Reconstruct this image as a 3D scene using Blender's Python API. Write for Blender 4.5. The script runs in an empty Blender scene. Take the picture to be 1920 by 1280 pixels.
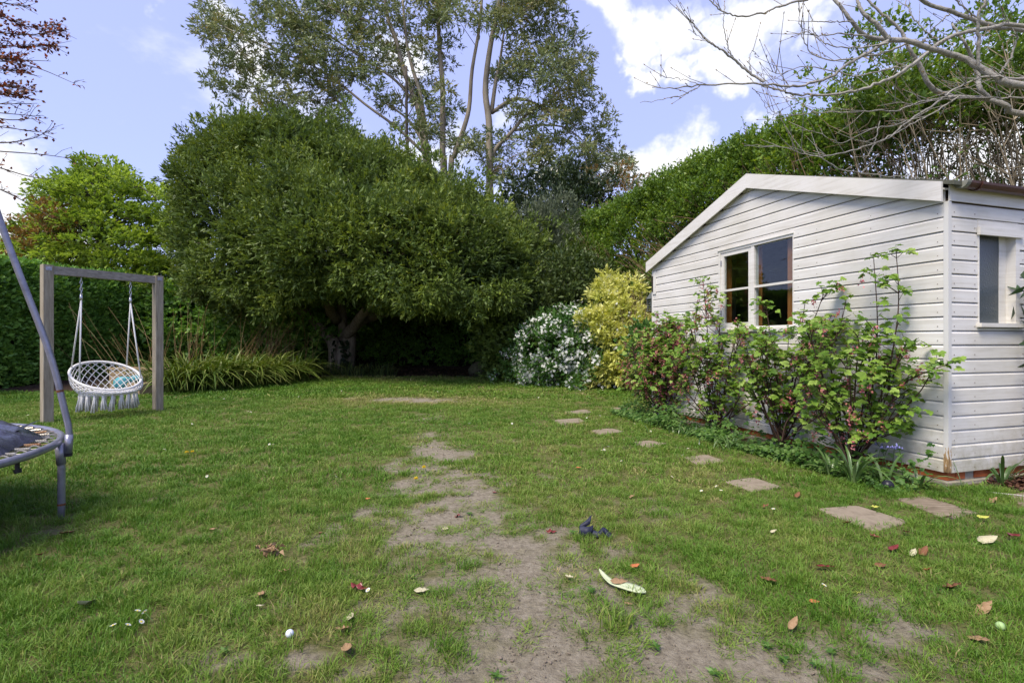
import bpy, math, random
import numpy as np
from mathutils import Vector, Matrix

random.seed(7)
RNG = np.random.default_rng(11)
SC = bpy.context.scene
COL = SC.collection
R = math.radians

# ------------------------------------------------------------------ camera
F = 960.0          # focal length in photograph pixels (18 mm on a 36 mm frame)
CH = 1.2           # camera height
cam = bpy.data.cameras.new('camera')
cam.sensor_width = 36.0
cam.lens = 18.0
cam.clip_end = 3000
cam_o = bpy.data.objects.new('camera', cam)
COL.objects.link(cam_o)
cam_o.location = (0, 0, CH)
cam_o.rotation_euler = (R(90), 0, 0)
SC.camera = cam_o

# ------------------------------------------------------------------ light
SUN_DIR = Vector((-0.42, -0.50, 0.98)).normalized()      # towards the sun
sun = bpy.data.lights.new('sun', 'SUN')
sun.energy = 2.9
sun.angle = R(26)
sun.color = (1.0, 0.91, 0.76)
sun_o = bpy.data.objects.new('sun', sun)
COL.objects.link(sun_o)
sun_o.rotation_euler = SUN_DIR.to_track_quat('Z', 'Y').to_euler()
sun_o.location = (-20, -15, 30)

SC.view_settings.view_transform = 'Standard'
SC.view_settings.look = 'None'
SC.view_settings.gamma = 1.0
SC.view_settings.exposure = 0.95
SC.view_settings.use_curve_mapping = False

world = bpy.data.worlds.new('World')
SC.world = world
world.use_nodes = True
nt = world.node_tree
nt.nodes.clear()

def N(tree, typ, **kw):
    n = tree.nodes.new(typ)
    for k, v in kw.items():
        setattr(n, k, v)
    return n

def setin(node, **kw):
    for k, v in kw.items():
        node.inputs[k.replace('_', ' ')].default_value = v

def build_world():
    L = nt.links.new
    out = N(nt, 'ShaderNodeOutputWorld')
    bg = N(nt, 'ShaderNodeBackground')
    bg.inputs['Strength'].default_value = 0.145
    sky = N(nt, 'ShaderNodeTexSky', sky_type='NISHITA', sun_disc=False)
    sky.sun_elevation = math.asin(SUN_DIR.z)
    sky.sun_rotation = math.atan2(SUN_DIR.x, SUN_DIR.y)
    sky.altitude = 60
    sky.air_density = 1.0
    sky.dust_density = 0.6
    sky.ozone_density = 2.5
    tc = N(nt, 'ShaderNodeTexCoord')
    # a thin veil of high haze lifts the blue towards a pale periwinkle
    veil = N(nt, 'ShaderNodeMixRGB', blend_type='MIX')
    veil.inputs['Fac'].default_value = 0.72
    veil.inputs['Color2'].default_value = (2.16, 2.34, 4.35, 1)
    L(sky.outputs['Color'], veil.inputs['Color1'])
    # clouds: noise on the sky direction, seen as a flat layer, with the banks in view
    sep = N(nt, 'ShaderNodeSeparateXYZ')
    L(tc.outputs['Generated'], sep.inputs[0])
    zz = N(nt, 'ShaderNodeMath', operation='ADD'); zz.inputs[1].default_value = 0.25
    L(sep.outputs['Z'], zz.inputs[0])
    zm = N(nt, 'ShaderNodeMath', operation='MAXIMUM'); zm.inputs[1].default_value = 0.08
    L(zz.outputs[0], zm.inputs[0])
    dv = N(nt, 'ShaderNodeVectorMath', operation='DIVIDE')
    cz = N(nt, 'ShaderNodeCombineXYZ')
    for k in 'XYZ':
        L(zm.outputs[0], cz.inputs[k])
    L(tc.outputs['Generated'], dv.inputs[0]); L(cz.outputs[0], dv.inputs[1])
    no = N(nt, 'ShaderNodeTexNoise'); setin(no, Scale=2.1, Detail=8.0, Roughness=0.56)
    off = N(nt, 'ShaderNodeVectorMath', operation='ADD'); off.inputs[1].default_value = (3.7, 1.2, 0.4)
    L(dv.outputs[0], off.inputs[0]); L(off.outputs[0], no.inputs['Vector'])
    fine = N(nt, 'ShaderNodeTexNoise'); setin(fine, Scale=9.0, Detail=8.0, Roughness=0.6)
    L(tc.outputs['Generated'], fine.inputs['Vector'])
    banks = [(1125, 20, .05, 1.0), (1200, 35, .055, 1.0), (1280, 45, .05, .85), (1390, 40, .06, 1.0), (1480, 20, .06, 1.0), (1540, 60, .045, .9), (1195, 125, .032, 1.0), (1225, 130, .035, 1.0),
             (1285, 140, .036, 1.0), (1335, 145, .032, .8), (1430, 208, .04, 1.0), (1210, 320, .055, 1.0), (1265, 310, .055, 1.0),
             (1300, 315, .05, 1.0), (25, 330, .07, 1.0), (60, 350, .055, .9), (420, 70, .05, .95), (460, 100, .05, .95), (330, 60, .028, .7),
             (345, 100, .03, .6), (740, 100, .045, .8), (800, 300, .09, .9), (990, 260, .05, .7), (40, 420, .1, .9), (1850, 300, .16, .95),
             (1720, 250, .07, .8), (330, 5, .03, .7), (860, 280, .05, .7)]
    wn = N(nt, 'ShaderNodeTexNoise'); setin(wn, Scale=7.0, Detail=5.0, Roughness=0.6)
    L(tc.outputs['Generated'], wn.inputs['Vector'])
    ws = N(nt, 'ShaderNodeVectorMath', operation='MULTIPLY_ADD')
    ws.inputs[1].default_value = (.26, .26, .20); L(wn.outputs['Color'], ws.inputs[0])
    wo = N(nt, 'ShaderNodeVectorMath', operation='SUBTRACT'); wo.inputs[1].default_value = (.13, .13, .10)
    L(tc.outputs['Generated'], wo.inputs[0]); L(wo.outputs[0], ws.inputs[2])
    acc = None
    for px, py, r, amp in banks:
        d = Vector(((px - 960) / F, 1, -(py - 640) / F)).normalized()
        vm = N(nt, 'ShaderNodeVectorMath', operation='DISTANCE')
        vm.inputs[1].default_value = d
        L(ws.outputs[0], vm.inputs[0])
        mr = N(nt, 'ShaderNodeMapRange', interpolation_type='SMOOTHSTEP')
        setin(mr, From_Min=0.0, From_Max=r * 1.8, To_Min=amp, To_Max=0.0)
        L(vm.outputs['Value'], mr.inputs['Value'])
        if acc is None:
            acc = mr.outputs[0]
        else:
            mx = N(nt, 'ShaderNodeMath', operation='MAXIMUM')
            L(acc, mx.inputs[0]); L(mr.outputs[0], mx.inputs[1]); acc = mx.outputs[0]
    # fine noise frays the banks
    fr = N(nt, 'ShaderNodeMapRange'); setin(fr, From_Min=0.25, From_Max=0.75, To_Min=-0.42, To_Max=0.42)
    L(fine.outputs['Fac'], fr.inputs['Value'])
    ad = N(nt, 'ShaderNodeMath', operation='ADD'); L(acc, ad.inputs[0]); L(fr.outputs[0], ad.inputs[1])
    b = N(nt, 'ShaderNodeMapRange', interpolation_type='SMOOTHSTEP'); setin(b, From_Min=0.30, From_Max=0.85)
    L(ad.outputs[0], b.inputs['Value'])
    g = N(nt, 'ShaderNodeMapRange', interpolation_type='SMOOTHSTEP'); setin(g, From_Min=0.56, From_Max=0.70, To_Max=0.85)
    L(no.outputs['Fac'], g.inputs['Value'])
    m = N(nt, 'ShaderNodeMath', operation='MAXIMUM'); L(b.outputs[0], m.inputs[0]); L(g.outputs[0], m.inputs[1])
    # shading inside the cloud
    cr = N(nt, 'ShaderNodeMixRGB'); cr.inputs['Color1'].default_value = (3.55, 3.7, 4.3, 1); cr.inputs['Color2'].default_value = (4.5, 4.45, 4.45, 1)
    cs = N(nt, 'ShaderNodeMapRange'); setin(cs, From_Min=0.5, From_Max=1.1)
    L(ad.outputs[0], cs.inputs['Value']); L(cs.outputs[0], cr.inputs['Fac'])
    mix = N(nt, 'ShaderNodeMixRGB')
    L(m.outputs[0], mix.inputs['Fac']); L(veil.outputs[0], mix.inputs['Color1']); L(cr.outputs[0], mix.inputs['Color2'])
    L(mix.outputs[0], bg.inputs['Color']); L(bg.outputs[0], out.inputs[0])
build_world()

# ------------------------------------------------------------------ helpers
def sstep(a, b, x):
    t = np.clip((np.asarray(x, float) - a) / (b - a), 0, 1)
    return t * t * (3 - 2 * t)

_TAB = np.random.default_rng(5).random((256, 256))
def vnoise(x, y, s=0):
    x = np.asarray(x, float) + s * 17.31; y = np.asarray(y, float) + s * 7.77
    xi = np.floor(x).astype(int); yi = np.floor(y).astype(int)
    fx = x - xi; fy = y - yi
    fx = fx * fx * (3 - 2 * fx); fy = fy * fy * (3 - 2 * fy)
    a = _TAB[xi & 255, yi & 255]; b = _TAB[(xi + 1) & 255, yi & 255]
    c = _TAB[xi & 255, (yi + 1) & 255]; d = _TAB[(xi + 1) & 255, (yi + 1) & 255]
    return (a * (1 - fx) + b * fx) * (1 - fy) + (c * (1 - fx) + d * fx) * fy
def fbm(x, y, s=0, o=4):
    t = 0; a = .5; n = 0
    for k in range(o):
        t = t + a * vnoise(x * 2 ** k, y * 2 ** k, s + k); n += a; a *= .5
    return t / n

def gz(x, y):
    """height of the lawn: level near the camera, a slight rise to the back"""
    x = np.asarray(x, float); y = np.asarray(y, float)
    und = (vnoise(x * .55, y * .55, 3) - .5) * .03 * sstep(2, 6, y) + (vnoise(x * 2.2, y * 2.2, 4) - .5) * .012
    return 0.15 * sstep(9, 22, y) + und
def G(x, y):
    return float(gz(x, y))

def P(px, py, Y):
    return np.array([(px - 960) / F * Y, Y, CH - (py - 640) / F * Y])
def PG(px, py):
    Y = CH * F / (py - 640)
    for _ in range(12):
        Y = (CH - G((px - 960) / F * Y, Y)) * F / (py - 640)
    X = (px - 960) / F * Y
    return np.array([X, Y, G(X, Y)])

BASE = {}
def tag(o, label=None, cat=None, group=None, kind=None):
    if label: o['label'] = label
    if cat: o['category'] = cat
    if group: o['group'] = group
    if kind: o['kind'] = kind
    return o
def thing(name, base, label, cat, group=None):
    o = bpy.data.objects.new(name, None)
    o.empty_display_size = .1
    COL.objects.link(o)
    o.location = base
    BASE[o.name] = np.array(base, float)
    return tag(o, label, cat, group)

def mesh_from(name, V, Fc, mat, smooth=False, attrs=None, mats=None, mat_idx=None):
    V = np.asarray(V, np.float32)
    me = bpy.data.meshes.new(name)
    if isinstance(Fc, np.ndarray):
        n, k = Fc.shape
        me.vertices.add(len(V)); me.vertices.foreach_set('co', V.ravel())
        me.loops.add(n * k); me.loops.foreach_set('vertex_index', Fc.astype(np.int32).ravel())
        me.polygons.add(n); me.polygons.foreach_set('loop_start', np.arange(0, n * k, k, dtype=np.int32))
        me.update(calc_edges=True)
    else:
        me.from_pydata([tuple(v) for v in V.tolist()], [], [tuple(int(i) for i in f) for f in Fc])
    for k, a in (attrs or {}).items():
        at = me.attributes.new(k, 'FLOAT', 'POINT'); at.data.foreach_set('value', np.asarray(a, np.float32))
    if mats:
        for m in mats: me.materials.append(m)
        me.polygons.foreach_set('material_index', np.asarray(mat_idx, np.int32))
    elif mat: me.materials.append(mat)
    if smooth:
        me.polygons.foreach_set('use_smooth', np.ones(len(me.polygons), bool))
    me.update()
    return me

def mk(name, VF, mat, parent=None, base=None, smooth=False, **kw):
    V, Fc = VF[0], VF[1]
    at = VF[2] if len(VF) > 2 else None
    b = BASE[parent.name] if parent is not None else np.array(base if base is not None else (0, 0, 0), float)
    me = mesh_from(name, np.asarray(V) - b, Fc, mat, smooth, at, **kw)
    o = bpy.data.objects.new(name, me)
    COL.objects.link(o)
    if parent is not None:
        o.parent = parent
    else:
        o.location = b
    BASE[o.name] = b
    return o

def join(parts):
    V = []; Fc = []; n = 0; same = all(isinstance(p[1], np.ndarray) for p in parts)
    ks = {p[1].shape[1] for p in parts} if same else set()
    at = {}
    for p in parts:
        V.append(np.asarray(p[0], float))
        if same and len(ks) == 1: Fc.append(p[1] + n)
        else: Fc += [tuple(int(i) + n for i in f) for f in p[1]]
        n += len(p[0])
        if len(p) > 2:
            for k, a in p[2].items(): at.setdefault(k, []).append(a)
    V = np.concatenate(V)
    if same and len(ks) == 1: Fc = np.concatenate(Fc)
    if at: return V, Fc, {k: np.concatenate(a) for k, a in at.items()}
    return V, Fc

BOXF = [(0, 3, 2, 1), (4, 5, 6, 7), (0, 1, 5, 4), (1, 2, 6, 5), (2, 3, 7, 6), (3, 0, 4, 7)]
def frame_box(o, ax, ay, az, lo, hi):
    """box from lo to hi in the frame (o; ax, ay, az)"""
    V = []
    for z in (lo[2], hi[2]):
        for x, y in ((lo[0], lo[1]), (hi[0], lo[1]), (hi[0], hi[1]), (lo[0], hi[1])):
            V.append(np.asarray(o) + np.asarray(ax) * x + np.asarray(ay) * y + np.asarray(az) * z)
    return np.array(V), list(BOXF)
def box(lo, hi):
    return frame_box((0, 0, 0), (1, 0, 0), (0, 1, 0), (0, 0, 1), lo, hi)

def extrude(poly, vec):
    """closed polygon (n,3) swept along vec"""
    p = np.asarray(poly, float); n = len(p)
    V = np.concatenate([p, p + np.asarray(vec, float)])
    Fc = [tuple(range(n))[::-1], tuple(range(n, 2 * n))] + [(i, (i + 1) % n, n + (i + 1) % n, n + i) for i in range(n)]
    return V, Fc

def tube(pts, rad, n=6, cap=True):
    p = np.asarray(pts, float); m = len(p)
    r = np.broadcast_to(np.asarray(rad, float), (m,)) if np.ndim(rad) < 1 else np.asarray(rad, float)
    t = np.gradient(p, axis=0) if m > 2 else np.repeat((p[1] - p[0])[None], m, 0)
    t = t / (np.linalg.norm(t, axis=1, keepdims=True) + 1e-12)
    ref = np.array([0, 0, 1.]) if abs(t[0][2]) < .9 else np.array([1., 0, 0])
    us = []
    u = np.cross(t[0], ref); u /= np.linalg.norm(u)
    for k in range(m):
        u = u - t[k] * np.dot(u, t[k]); u /= (np.linalg.norm(u) + 1e-12); us.append(u)
    us = np.array(us); vs = np.cross(t, us)
    a = np.arange(n) * 2 * np.pi / n
    V = (p[:, None, :] + r[:, None, None] * (np.cos(a)[None, :, None] * us[:, None, :] + np.sin(a)[None, :, None] * vs[:, None, :])).reshape(-1, 3)
    i = np.arange(m - 1)[:, None] * n; j = np.arange(n)[None, :]
    q = np.stack([i + j, i + (j + 1) % n, i + n + (j + 1) % n, i + n + j], -1).reshape(-1, 4)
    if not cap: return V, q
    Fc = [tuple(x) for x in q.tolist()] + [tuple(range(n))[::-1], tuple(range((m - 1) * n, m * n))]
    return V, Fc

def smooth_line(pts, n=24):
    """Catmull-Rom through the points"""
    p = np.asarray(pts, float)
    if len(p) < 3:
        t = np.linspace(0, 1, n)[:, None]; return p[0] * (1 - t) + p[-1] * t
    q = np.concatenate([[2 * p[0] - p[1]], p, [2 * p[-1] - p[-2]]])
    out = []
    m = len(p) - 1
    for s in np.linspace(0, m, n):
        k = min(int(s), m - 1); t = s - k
        a, b, c, d = q[k:k + 4]
        out.append(.5 * (2 * b + (c - a) * t + (2 * a - 5 * b + 4 * c - d) * t * t + (3 * b - a - 3 * c + d) * t ** 3))
    return np.array(out)

def lathe(profile, centre, n=16, axis=None):
    """profile (r,z) turned about z at centre"""
    a = np.arange(n) * 2 * np.pi / n
    V = []
    for r, z in profile:
        for t in a: V.append((centre[0] + r * math.cos(t), centre[1] + r * math.sin(t), centre[2] + z))
    Fc = []
    for k in range(len(profile) - 1):
        for j in range(n):
            Fc.append((k * n + j, k * n + (j + 1) % n, (k + 1) * n + (j + 1) % n, (k + 1) * n + j))
    Fc.append(tuple(range(n))[::-1]); Fc.append(tuple(range((len(profile) - 1) * n, len(profile) * n)))
    return np.array(V), Fc

def unit(v):
    return v / (np.linalg.norm(v, axis=-1, keepdims=True) + 1e-9)
def rdir(n):
    return unit(RNG.normal(size=(n, 3)))

def leaves(pos, d, L, W, fold=.12, droop=.1, up=None, tone=None):
    """diamond leaves with a folded midrib, one quad each; attribute tone per leaf"""
    n = len(pos)
    d = unit(d); L = np.broadcast_to(np.asarray(L, float), (n,))[:, None]; W = np.broadcast_to(np.asarray(W, float), (n,))[:, None]
    ref = rdir(n) if up is None else unit(np.asarray(up) + RNG.normal(size=(n, 3)) * .35)
    s = unit(np.cross(d, ref)); nn = np.cross(s, d)
    v0 = pos; v1 = pos + d * L * .42 + s * W * .5 + nn * W * fold
    v2 = pos + d * L - nn * L * droop; v3 = pos + d * L * .42 - s * W * .5 + nn * W * fold
    V = np.stack([v0, v1, v2, v3], 1).reshape(-1, 3)
    Fc = np.arange(n * 4).reshape(n, 4)
    if tone is None: tone = RNG.random(n)
    return V, Fc, {'tone': np.repeat(np.clip(tone, 0, 1), 4)}

def template(T, TF, pos, X, Y, Z, scale, tone=None):
    """copies of a small mesh, joined"""
    T = np.asarray(T, float); k = len(T); n = len(pos)
    sc = np.broadcast_to(np.asarray(scale, float), (n,))[:, None, None]
    V = pos[:, None, :] + sc * (T[None, :, 0:1] * X[:, None, :] + T[None, :, 1:2] * Y[:, None, :] + T[None, :, 2:3] * Z[:, None, :])
    Fc = (np.asarray(TF)[None] + (np.arange(n) * k)[:, None, None]).reshape(-1, np.asarray(TF).shape[1])
    if tone is None: tone = RNG.random(n)
    return V.reshape(-1, 3), Fc, {'tone': np.repeat(tone, k)}

def ell_surface(ells, n, inner=.88, depth=0.0):
    """points and outward normals on a union of ellipsoids [(cx,cy,cz,rx,ry,rz)]"""
    e = np.array(ells, float)
    area = (e[:, 3] * e[:, 4] + e[:, 4] * e[:, 5] + e[:, 3] * e[:, 5]); pr = area / area.sum()
    out_p = []; out_n = []; got = 0
    while got < n:
        m = n * 2
        k = RNG.choice(len(e), m, p=pr)
        u = rdir(m)
        p = e[k, :3] + u * e[k, 3:] * (1 - depth * RNG.random((m, 1)) ** 1.0)
        nn = unit(u / e[k, 3:])
        ok = np.ones(m, bool)
        for j in range(len(e)):
            q = (((p - e[j, :3]) / e[j, 3:]) ** 2).sum(1)
            ok &= (q > inner * inner * (1 - depth) ** 2) | (k == j)
        out_p.append(p[ok]); out_n.append(nn[ok]); got += ok.sum()
    return np.concatenate(out_p)[:n], np.concatenate(out_n)[:n]

def sprigs(cent, nrm, r, per, k, L, W, bias=(0, 0, .35), spread=.9, droop=.1, flat=1.0, fold=.12, tone_lo=0., tone_hi=1., up=None, lenvar=.35):
    """lumps of foliage: round each centre `per` sprigs, each of `k` leaves"""
    n = len(cent)
    r = np.broadcast_to(np.asarray(r, float), (n,))
    c = np.repeat(cent, per, 0); nn = np.repeat(nrm, per, 0); rr = np.repeat(r, per)[:, None]
    lt = np.repeat(RNG.random(n), per)
    m = len(c)
    u = rdir(m); flip = (u * nn).sum(1) < -.25
    u[flip] *= -1
    rad = (.55 + .45 * RNG.random((m, 1)))
    off = u * rr * rad; off[:, 2] *= flat
    sp = c + off
    sd = unit(u * .7 + nn * .5 + np.asarray(bias) + RNG.normal(size=(m, 3)) * .3)
    p = np.repeat(sp, k, 0); d = np.repeat(sd, k, 0)
    q = len(p)
    along = RNG.random((q, 1))
    ld = unit(d + RNG.normal(size=(q, 3)) * spread * (1.15 - .6 * along))
    LL = np.broadcast_to(np.asarray(L, float), (q,)) * (1 + lenvar * RNG.normal(size=q)).clip(.45, 1.7)
    p = p + d * along * (2.0 * np.asarray(L))
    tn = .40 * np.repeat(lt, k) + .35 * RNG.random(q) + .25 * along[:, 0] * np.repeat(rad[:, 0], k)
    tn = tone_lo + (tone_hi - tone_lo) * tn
    return leaves(p, ld, LL, LL * (W / L), fold, droop, up, tn)
# ------------------------------------------------------------------ materials
def new_mat(name):
    m = bpy.data.materials.new(name); m.use_nodes = True
    t = m.node_tree; t.nodes.clear()
    o = N(t, 'ShaderNodeOutputMaterial'); b = N(t, 'ShaderNodeBsdfPrincipled')
    t.links.new(b.outputs[0], o.inputs[0])
    return m, t, b, o
def ramp(t, stops):
    r = N(t, 'ShaderNodeValToRGB')
    e = r.color_ramp.elements
    while len(e) < len(stops): e.new(.5)
    for k, (p, c) in enumerate(stops):
        e[k].position = p; e[k].color = (*c, 1)
    return r
def m_leaf(name, cols, rough=.5, trans=.3, tcol=None, spec=.35):
    """foliage: colour by the leaf's own tone, partly see-through to light"""
    m, t, b, o = new_mat(name); L = t.links.new
    a = N(t, 'ShaderNodeAttribute', attribute_name='tone')
    k = len(cols)
    r = ramp(t, [(i / (k - 1), c) for i, c in enumerate(cols)])
    L(a.outputs['Fac'], r.inputs[0]); L(r.outputs[0], b.inputs['Base Color'])
    setin(b, Roughness=rough); b.inputs['Specular IOR Level'].default_value = spec
    if trans > 0:
        tr = N(t, 'ShaderNodeBsdfTranslucent')
        hs = N(t, 'ShaderNodeHueSaturation'); setin(hs, Saturation=1.12, Value=1.35); hs.inputs['Hue'].default_value = .488
        L(r.outputs[0], hs.inputs['Color']); L(hs.outputs[0], tr.inputs['Color'])
        mx = N(t, 'ShaderNodeMixShader'); mx.inputs[0].default_value = trans
        L(b.outputs[0], mx.inputs[1]); L(tr.outputs[0], mx.inputs[2]); L(mx.outputs[0], o.inputs[0])
    return m
def m_noise(name, c1, c2, scale=8, detail=6, rough=.7, bump=0., bscale=40, stretch=(1, 1, 1), spec=.3, metal=0., c3=None, coord='Object'):
    m, t, b, o = new_mat(name); L = t.links.new
    tc = N(t, 'ShaderNodeTexCoord'); mp = N(t, 'ShaderNodeMapping'); mp.inputs['Scale'].default_value = stretch
    L(tc.outputs[coord], mp.inputs[0])
    n = N(t, 'ShaderNodeTexNoise'); setin(n, Scale=scale, Detail=detail, Roughness=.6); L(mp.outputs[0], n.inputs['Vector'])
    st = [(.3, c1), (.7, c2)] if c3 is None else [(.28, c1), (.52, c2), (.72, c3)]
    r = ramp(t, st); L(n.outputs['Fac'], r.inputs[0]); L(r.outputs[0], b.inputs['Base Color'])
    setin(b, Roughness=rough, Metallic=metal); b.inputs['Specular IOR Level'].default_value = spec
    if bump:
        n2 = N(t, 'ShaderNodeTexNoise'); setin(n2, Scale=bscale, Detail=5, Roughness=.65); L(mp.outputs[0], n2.inputs['Vector'])
        bp = N(t, 'ShaderNodeBump'); bp.inputs['Strength'].default_value = bump; bp.inputs['Distance'].default_value = .01
        L(n2.outputs['Fac'], bp.inputs['Height']); L(bp.outputs[0], b.inputs['Normal'])
    return m

def m_paint():
    """weathered off-white paint on boards: faint grain, grime specks, bare wood where it has peeled low down"""
    m, t, b, o = new_mat('weathered_white_paint'); L = t.links.new
    g = N(t, 'ShaderNodeNewGeometry')
    mp = N(t, 'ShaderNodeMapping'); mp.inputs['Rotation'].default_value = (0, 0, -R(107.08)); mp.inputs['Scale'].default_value = (.9, .9, 16)
    L(g.outputs['Position'], mp.inputs[0])
    n = N(t, 'ShaderNodeTexNoise'); setin(n, Scale=2.2, Detail=7, Roughness=.65); L(mp.outputs[0], n.inputs['Vector'])
    r = ramp(t, [(.25, (.56, .53, .48)), (.5, (.69, .668, .63)), (.75, (.74, .722, .69))]); L(n.outputs['Fac'], r.inputs[0])
    # blotchy dirt
    n3 = N(t, 'ShaderNodeTexNoise'); setin(n3, Scale=1.7, Detail=5, Roughness=.6); L(g.outputs['Position'], n3.inputs['Vector'])
    r3 = ramp(t, [(.35, (.86, .85, .80)), (.6, (1, 1, 1))]); L(n3.outputs['Fac'], r3.inputs[0])
    mu = N(t, 'ShaderNodeMixRGB', blend_type='MULTIPLY'); mu.inputs[0].default_value = .8
    L(r.outputs[0], mu.inputs[1]); L(r3.outputs[0], mu.inputs[2])
    # green-brown splash and algae low on the boards
    sz = N(t, 'ShaderNodeSeparateXYZ'); L(g.outputs['Position'], sz.inputs[0])
    lo = N(t, 'ShaderNodeMapRange'); setin(lo, From_Min=.1, From_Max=.75, To_Min=.30, To_Max=-.25); L(sz.outputs['Z'], lo.inputs['Value'])
    n4 = N(t, 'ShaderNodeTexNoise'); setin(n4, Scale=9, Detail=7, Roughness=.7); L(g.outputs['Position'], n4.inputs['Vector'])
    a4 = N(t, 'ShaderNodeMath', operation='ADD'); L(lo.outputs[0], a4.inputs[0]); L(n4.outputs['Fac'], a4.inputs[1])
    r4 = ramp(t, [(.55, (1, 1, 1)), (.95, (.60, .58, .46))]); L(a4.outputs[0], r4.inputs[0])
    mu2 = N(t, 'ShaderNodeMixRGB', blend_type='MULTIPLY'); mu2.inputs[0].default_value = 1.0
    L(mu.outputs[0], mu2.inputs[1]); L(r4.outputs[0], mu2.inputs[2]); mu = mu2
    # specks
    n2 = N(t, 'ShaderNodeTexNoise'); setin(n2, Scale=38, Detail=3, Roughness=.6); L(g.outputs['Position'], n2.inputs['Vector'])
    r2 = ramp(t, [(.72, (0, 0, 0)), (.78, (1, 1, 1))]); L(n2.outputs['Fac'], r2.inputs[0])
    mx = N(t, 'ShaderNodeMixRGB'); mx.inputs[2].default_value = (.25, .19, .12, 1)
    s = N(t, 'ShaderNodeMath', operation='MULTIPLY'); s.inputs[1].default_value = .5
    L(r2.outputs[0], s.inputs[0]); L(s.outputs[0], mx.inputs[0]); L(mu.outputs[0], mx.inputs[1])
    L(mx.outputs[0], b.inputs['Base Color']); setin(b, Roughness=.5); b.inputs['Specular IOR Level'].default_value = .3
    bp = N(t, 'ShaderNodeBump'); bp.inputs['Strength'].default_value = .10; bp.inputs['Distance'].default_value = .003
    L(n.outputs['Fac'], bp.inputs['Height']); L(bp.outputs[0], b.inputs['Normal'])
    return m
def m_peeling():
    m, t, b, o = new_mat('peeling_trim_paint'); L = t.links.new
    g = N(t, 'ShaderNodeNewGeometry'); sp = N(t, 'ShaderNodeSeparateXYZ'); L(g.outputs['Position'], sp.inputs[0])
    mr = N(t, 'ShaderNodeMapRange'); setin(mr, From_Min=.12, From_Max=.5, To_Min=.32, To_Max=-.25); L(sp.outputs['Z'], mr.inputs['Value'])
    mp = N(t, 'ShaderNodeMapping'); mp.inputs['Scale'].default_value = (1, 1, .25); L(g.outputs['Position'], mp.inputs[0])
    n = N(t, 'ShaderNodeTexNoise'); setin(n, Scale=60, Detail=5, Roughness=.6); L(mp.outputs[0], n.inputs['Vector'])
    a = N(t, 'ShaderNodeMath', operation='ADD'); L(mr.outputs[0], a.inputs[0]); L(n.outputs['Fac'], a.inputs[1])
    r = ramp(t, [(.60, (.60, .59, .565)), (.64, (.42, .27, .12)), (.85, (.16, .10, .05))]); L(a.outputs[0], r.inputs[0])
    L(r.outputs[0], b.inputs['Base Color']); setin(b, Roughness=.6)
    return m
def m_glass(name, tint=(.9, .93, .93), rough=0.0, frost=None):
    m, t, b, o = new_mat(name); L = t.links.new
    gl = N(t, 'ShaderNodeBsdfGlossy'); gl.inputs['Roughness'].default_value = rough
    tr = N(t, 'ShaderNodeBsdfTransparent'); tr.inputs['Color'].default_value = (*tint, 1)
    lw = N(t, 'ShaderNodeLayerWeight'); lw.inputs['Blend'].default_value = .5
    pw = N(t, 'ShaderNodeMath', operation='POWER'); pw.inputs[1].default_value = 4.0; L(lw.outputs['Facing'], pw.inputs[0])
    fr = N(t, 'ShaderNodeMath', operation='MULTIPLY_ADD'); fr.inputs[1].default_value = .6; fr.inputs[2].default_value = .05; L(pw.outputs[0], fr.inputs[0])
    mx = N(t, 'ShaderNodeMixShader'); L(fr.outputs[0], mx.inputs[0]); L(tr.outputs[0], mx.inputs[1]); L(gl.outputs[0], mx.inputs[2])
    L(mx.outputs[0], o.inputs[0])
    if frost:
        setin(b, Roughness=.28); b.inputs['Base Color'].default_value = (*frost, 1); b.inputs['Specular IOR Level'].default_value = .6
        tc = N(t, 'ShaderNodeTexCoord'); v = N(t, 'ShaderNodeTexVoronoi'); v.inputs['Scale'].default_value = 95
        L(tc.outputs['Object'], v.inputs['Vector'])
        bp = N(t, 'ShaderNodeBump'); bp.inputs['Strength'].default_value = .5; bp.inputs['Distance'].default_value = .004
        L(v.outputs['Distance'], bp.inputs['Height']); L(bp.outputs[0], b.inputs['Normal'])
        L(b.outputs[0], o.inputs[0])
    return m

M = {}
M['paint'] = m_paint()
M['peel'] = m_peeling()
M['wood_in'] = m_noise('varnished_pine', (.22, .08, .02), (.34, .14, .04), 3, stretch=(8, 8, 1), rough=.4)
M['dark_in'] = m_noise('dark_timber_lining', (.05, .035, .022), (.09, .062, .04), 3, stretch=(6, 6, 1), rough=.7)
M['glass'] = m_glass('window_glass')
M['frost'] = m_glass('obscured_glass', frost=(.055, .07, .08))
M['felt'] = m_noise('mossy_roofing_felt', (.06, .065, .05), (.13, .13, .10), 9, bump=.4, bscale=80, rough=.95)
M['gutter'] = m_noise('brown_plastic', (.06, .026, .02), (.105, .045, .035), 12, rough=.35, bump=.05)
M['cap'] = m_noise('lichened_plastic', (.16, .165, .14), (.26, .26, .22), 25, rough=.8)
M['brick'] = m_noise('orange_brick', (.24, .062, .018), (.38, .11, .035), 14, bump=.4, rough=.85)
M['mortar'] = m_noise('mortar', (.22, .20, .17), (.30, .28, .24), 30, bump=.4, rough=.95)
M['concrete'] = m_noise('mossy_concrete', (.16, .15, .11), (.30, .27, .22), 13, bump=.6, rough=.95, c3=(.13, .15, .06))
M['slab'] = m_noise('weathered_paving', (.14, .11, .075), (.255, .21, .152), 7, detail=9, bump=.5, bscale=45, rough=.9, c3=(.19, .155, .11))
M['slab2'] = m_noise('riven_paving', (.095, .07, .044), (.215, .17, .118), 6, detail=9, bump=.6, bscale=30, rough=.9, stretch=(1, 5, 1), c3=(.285, .235, .175))
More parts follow.
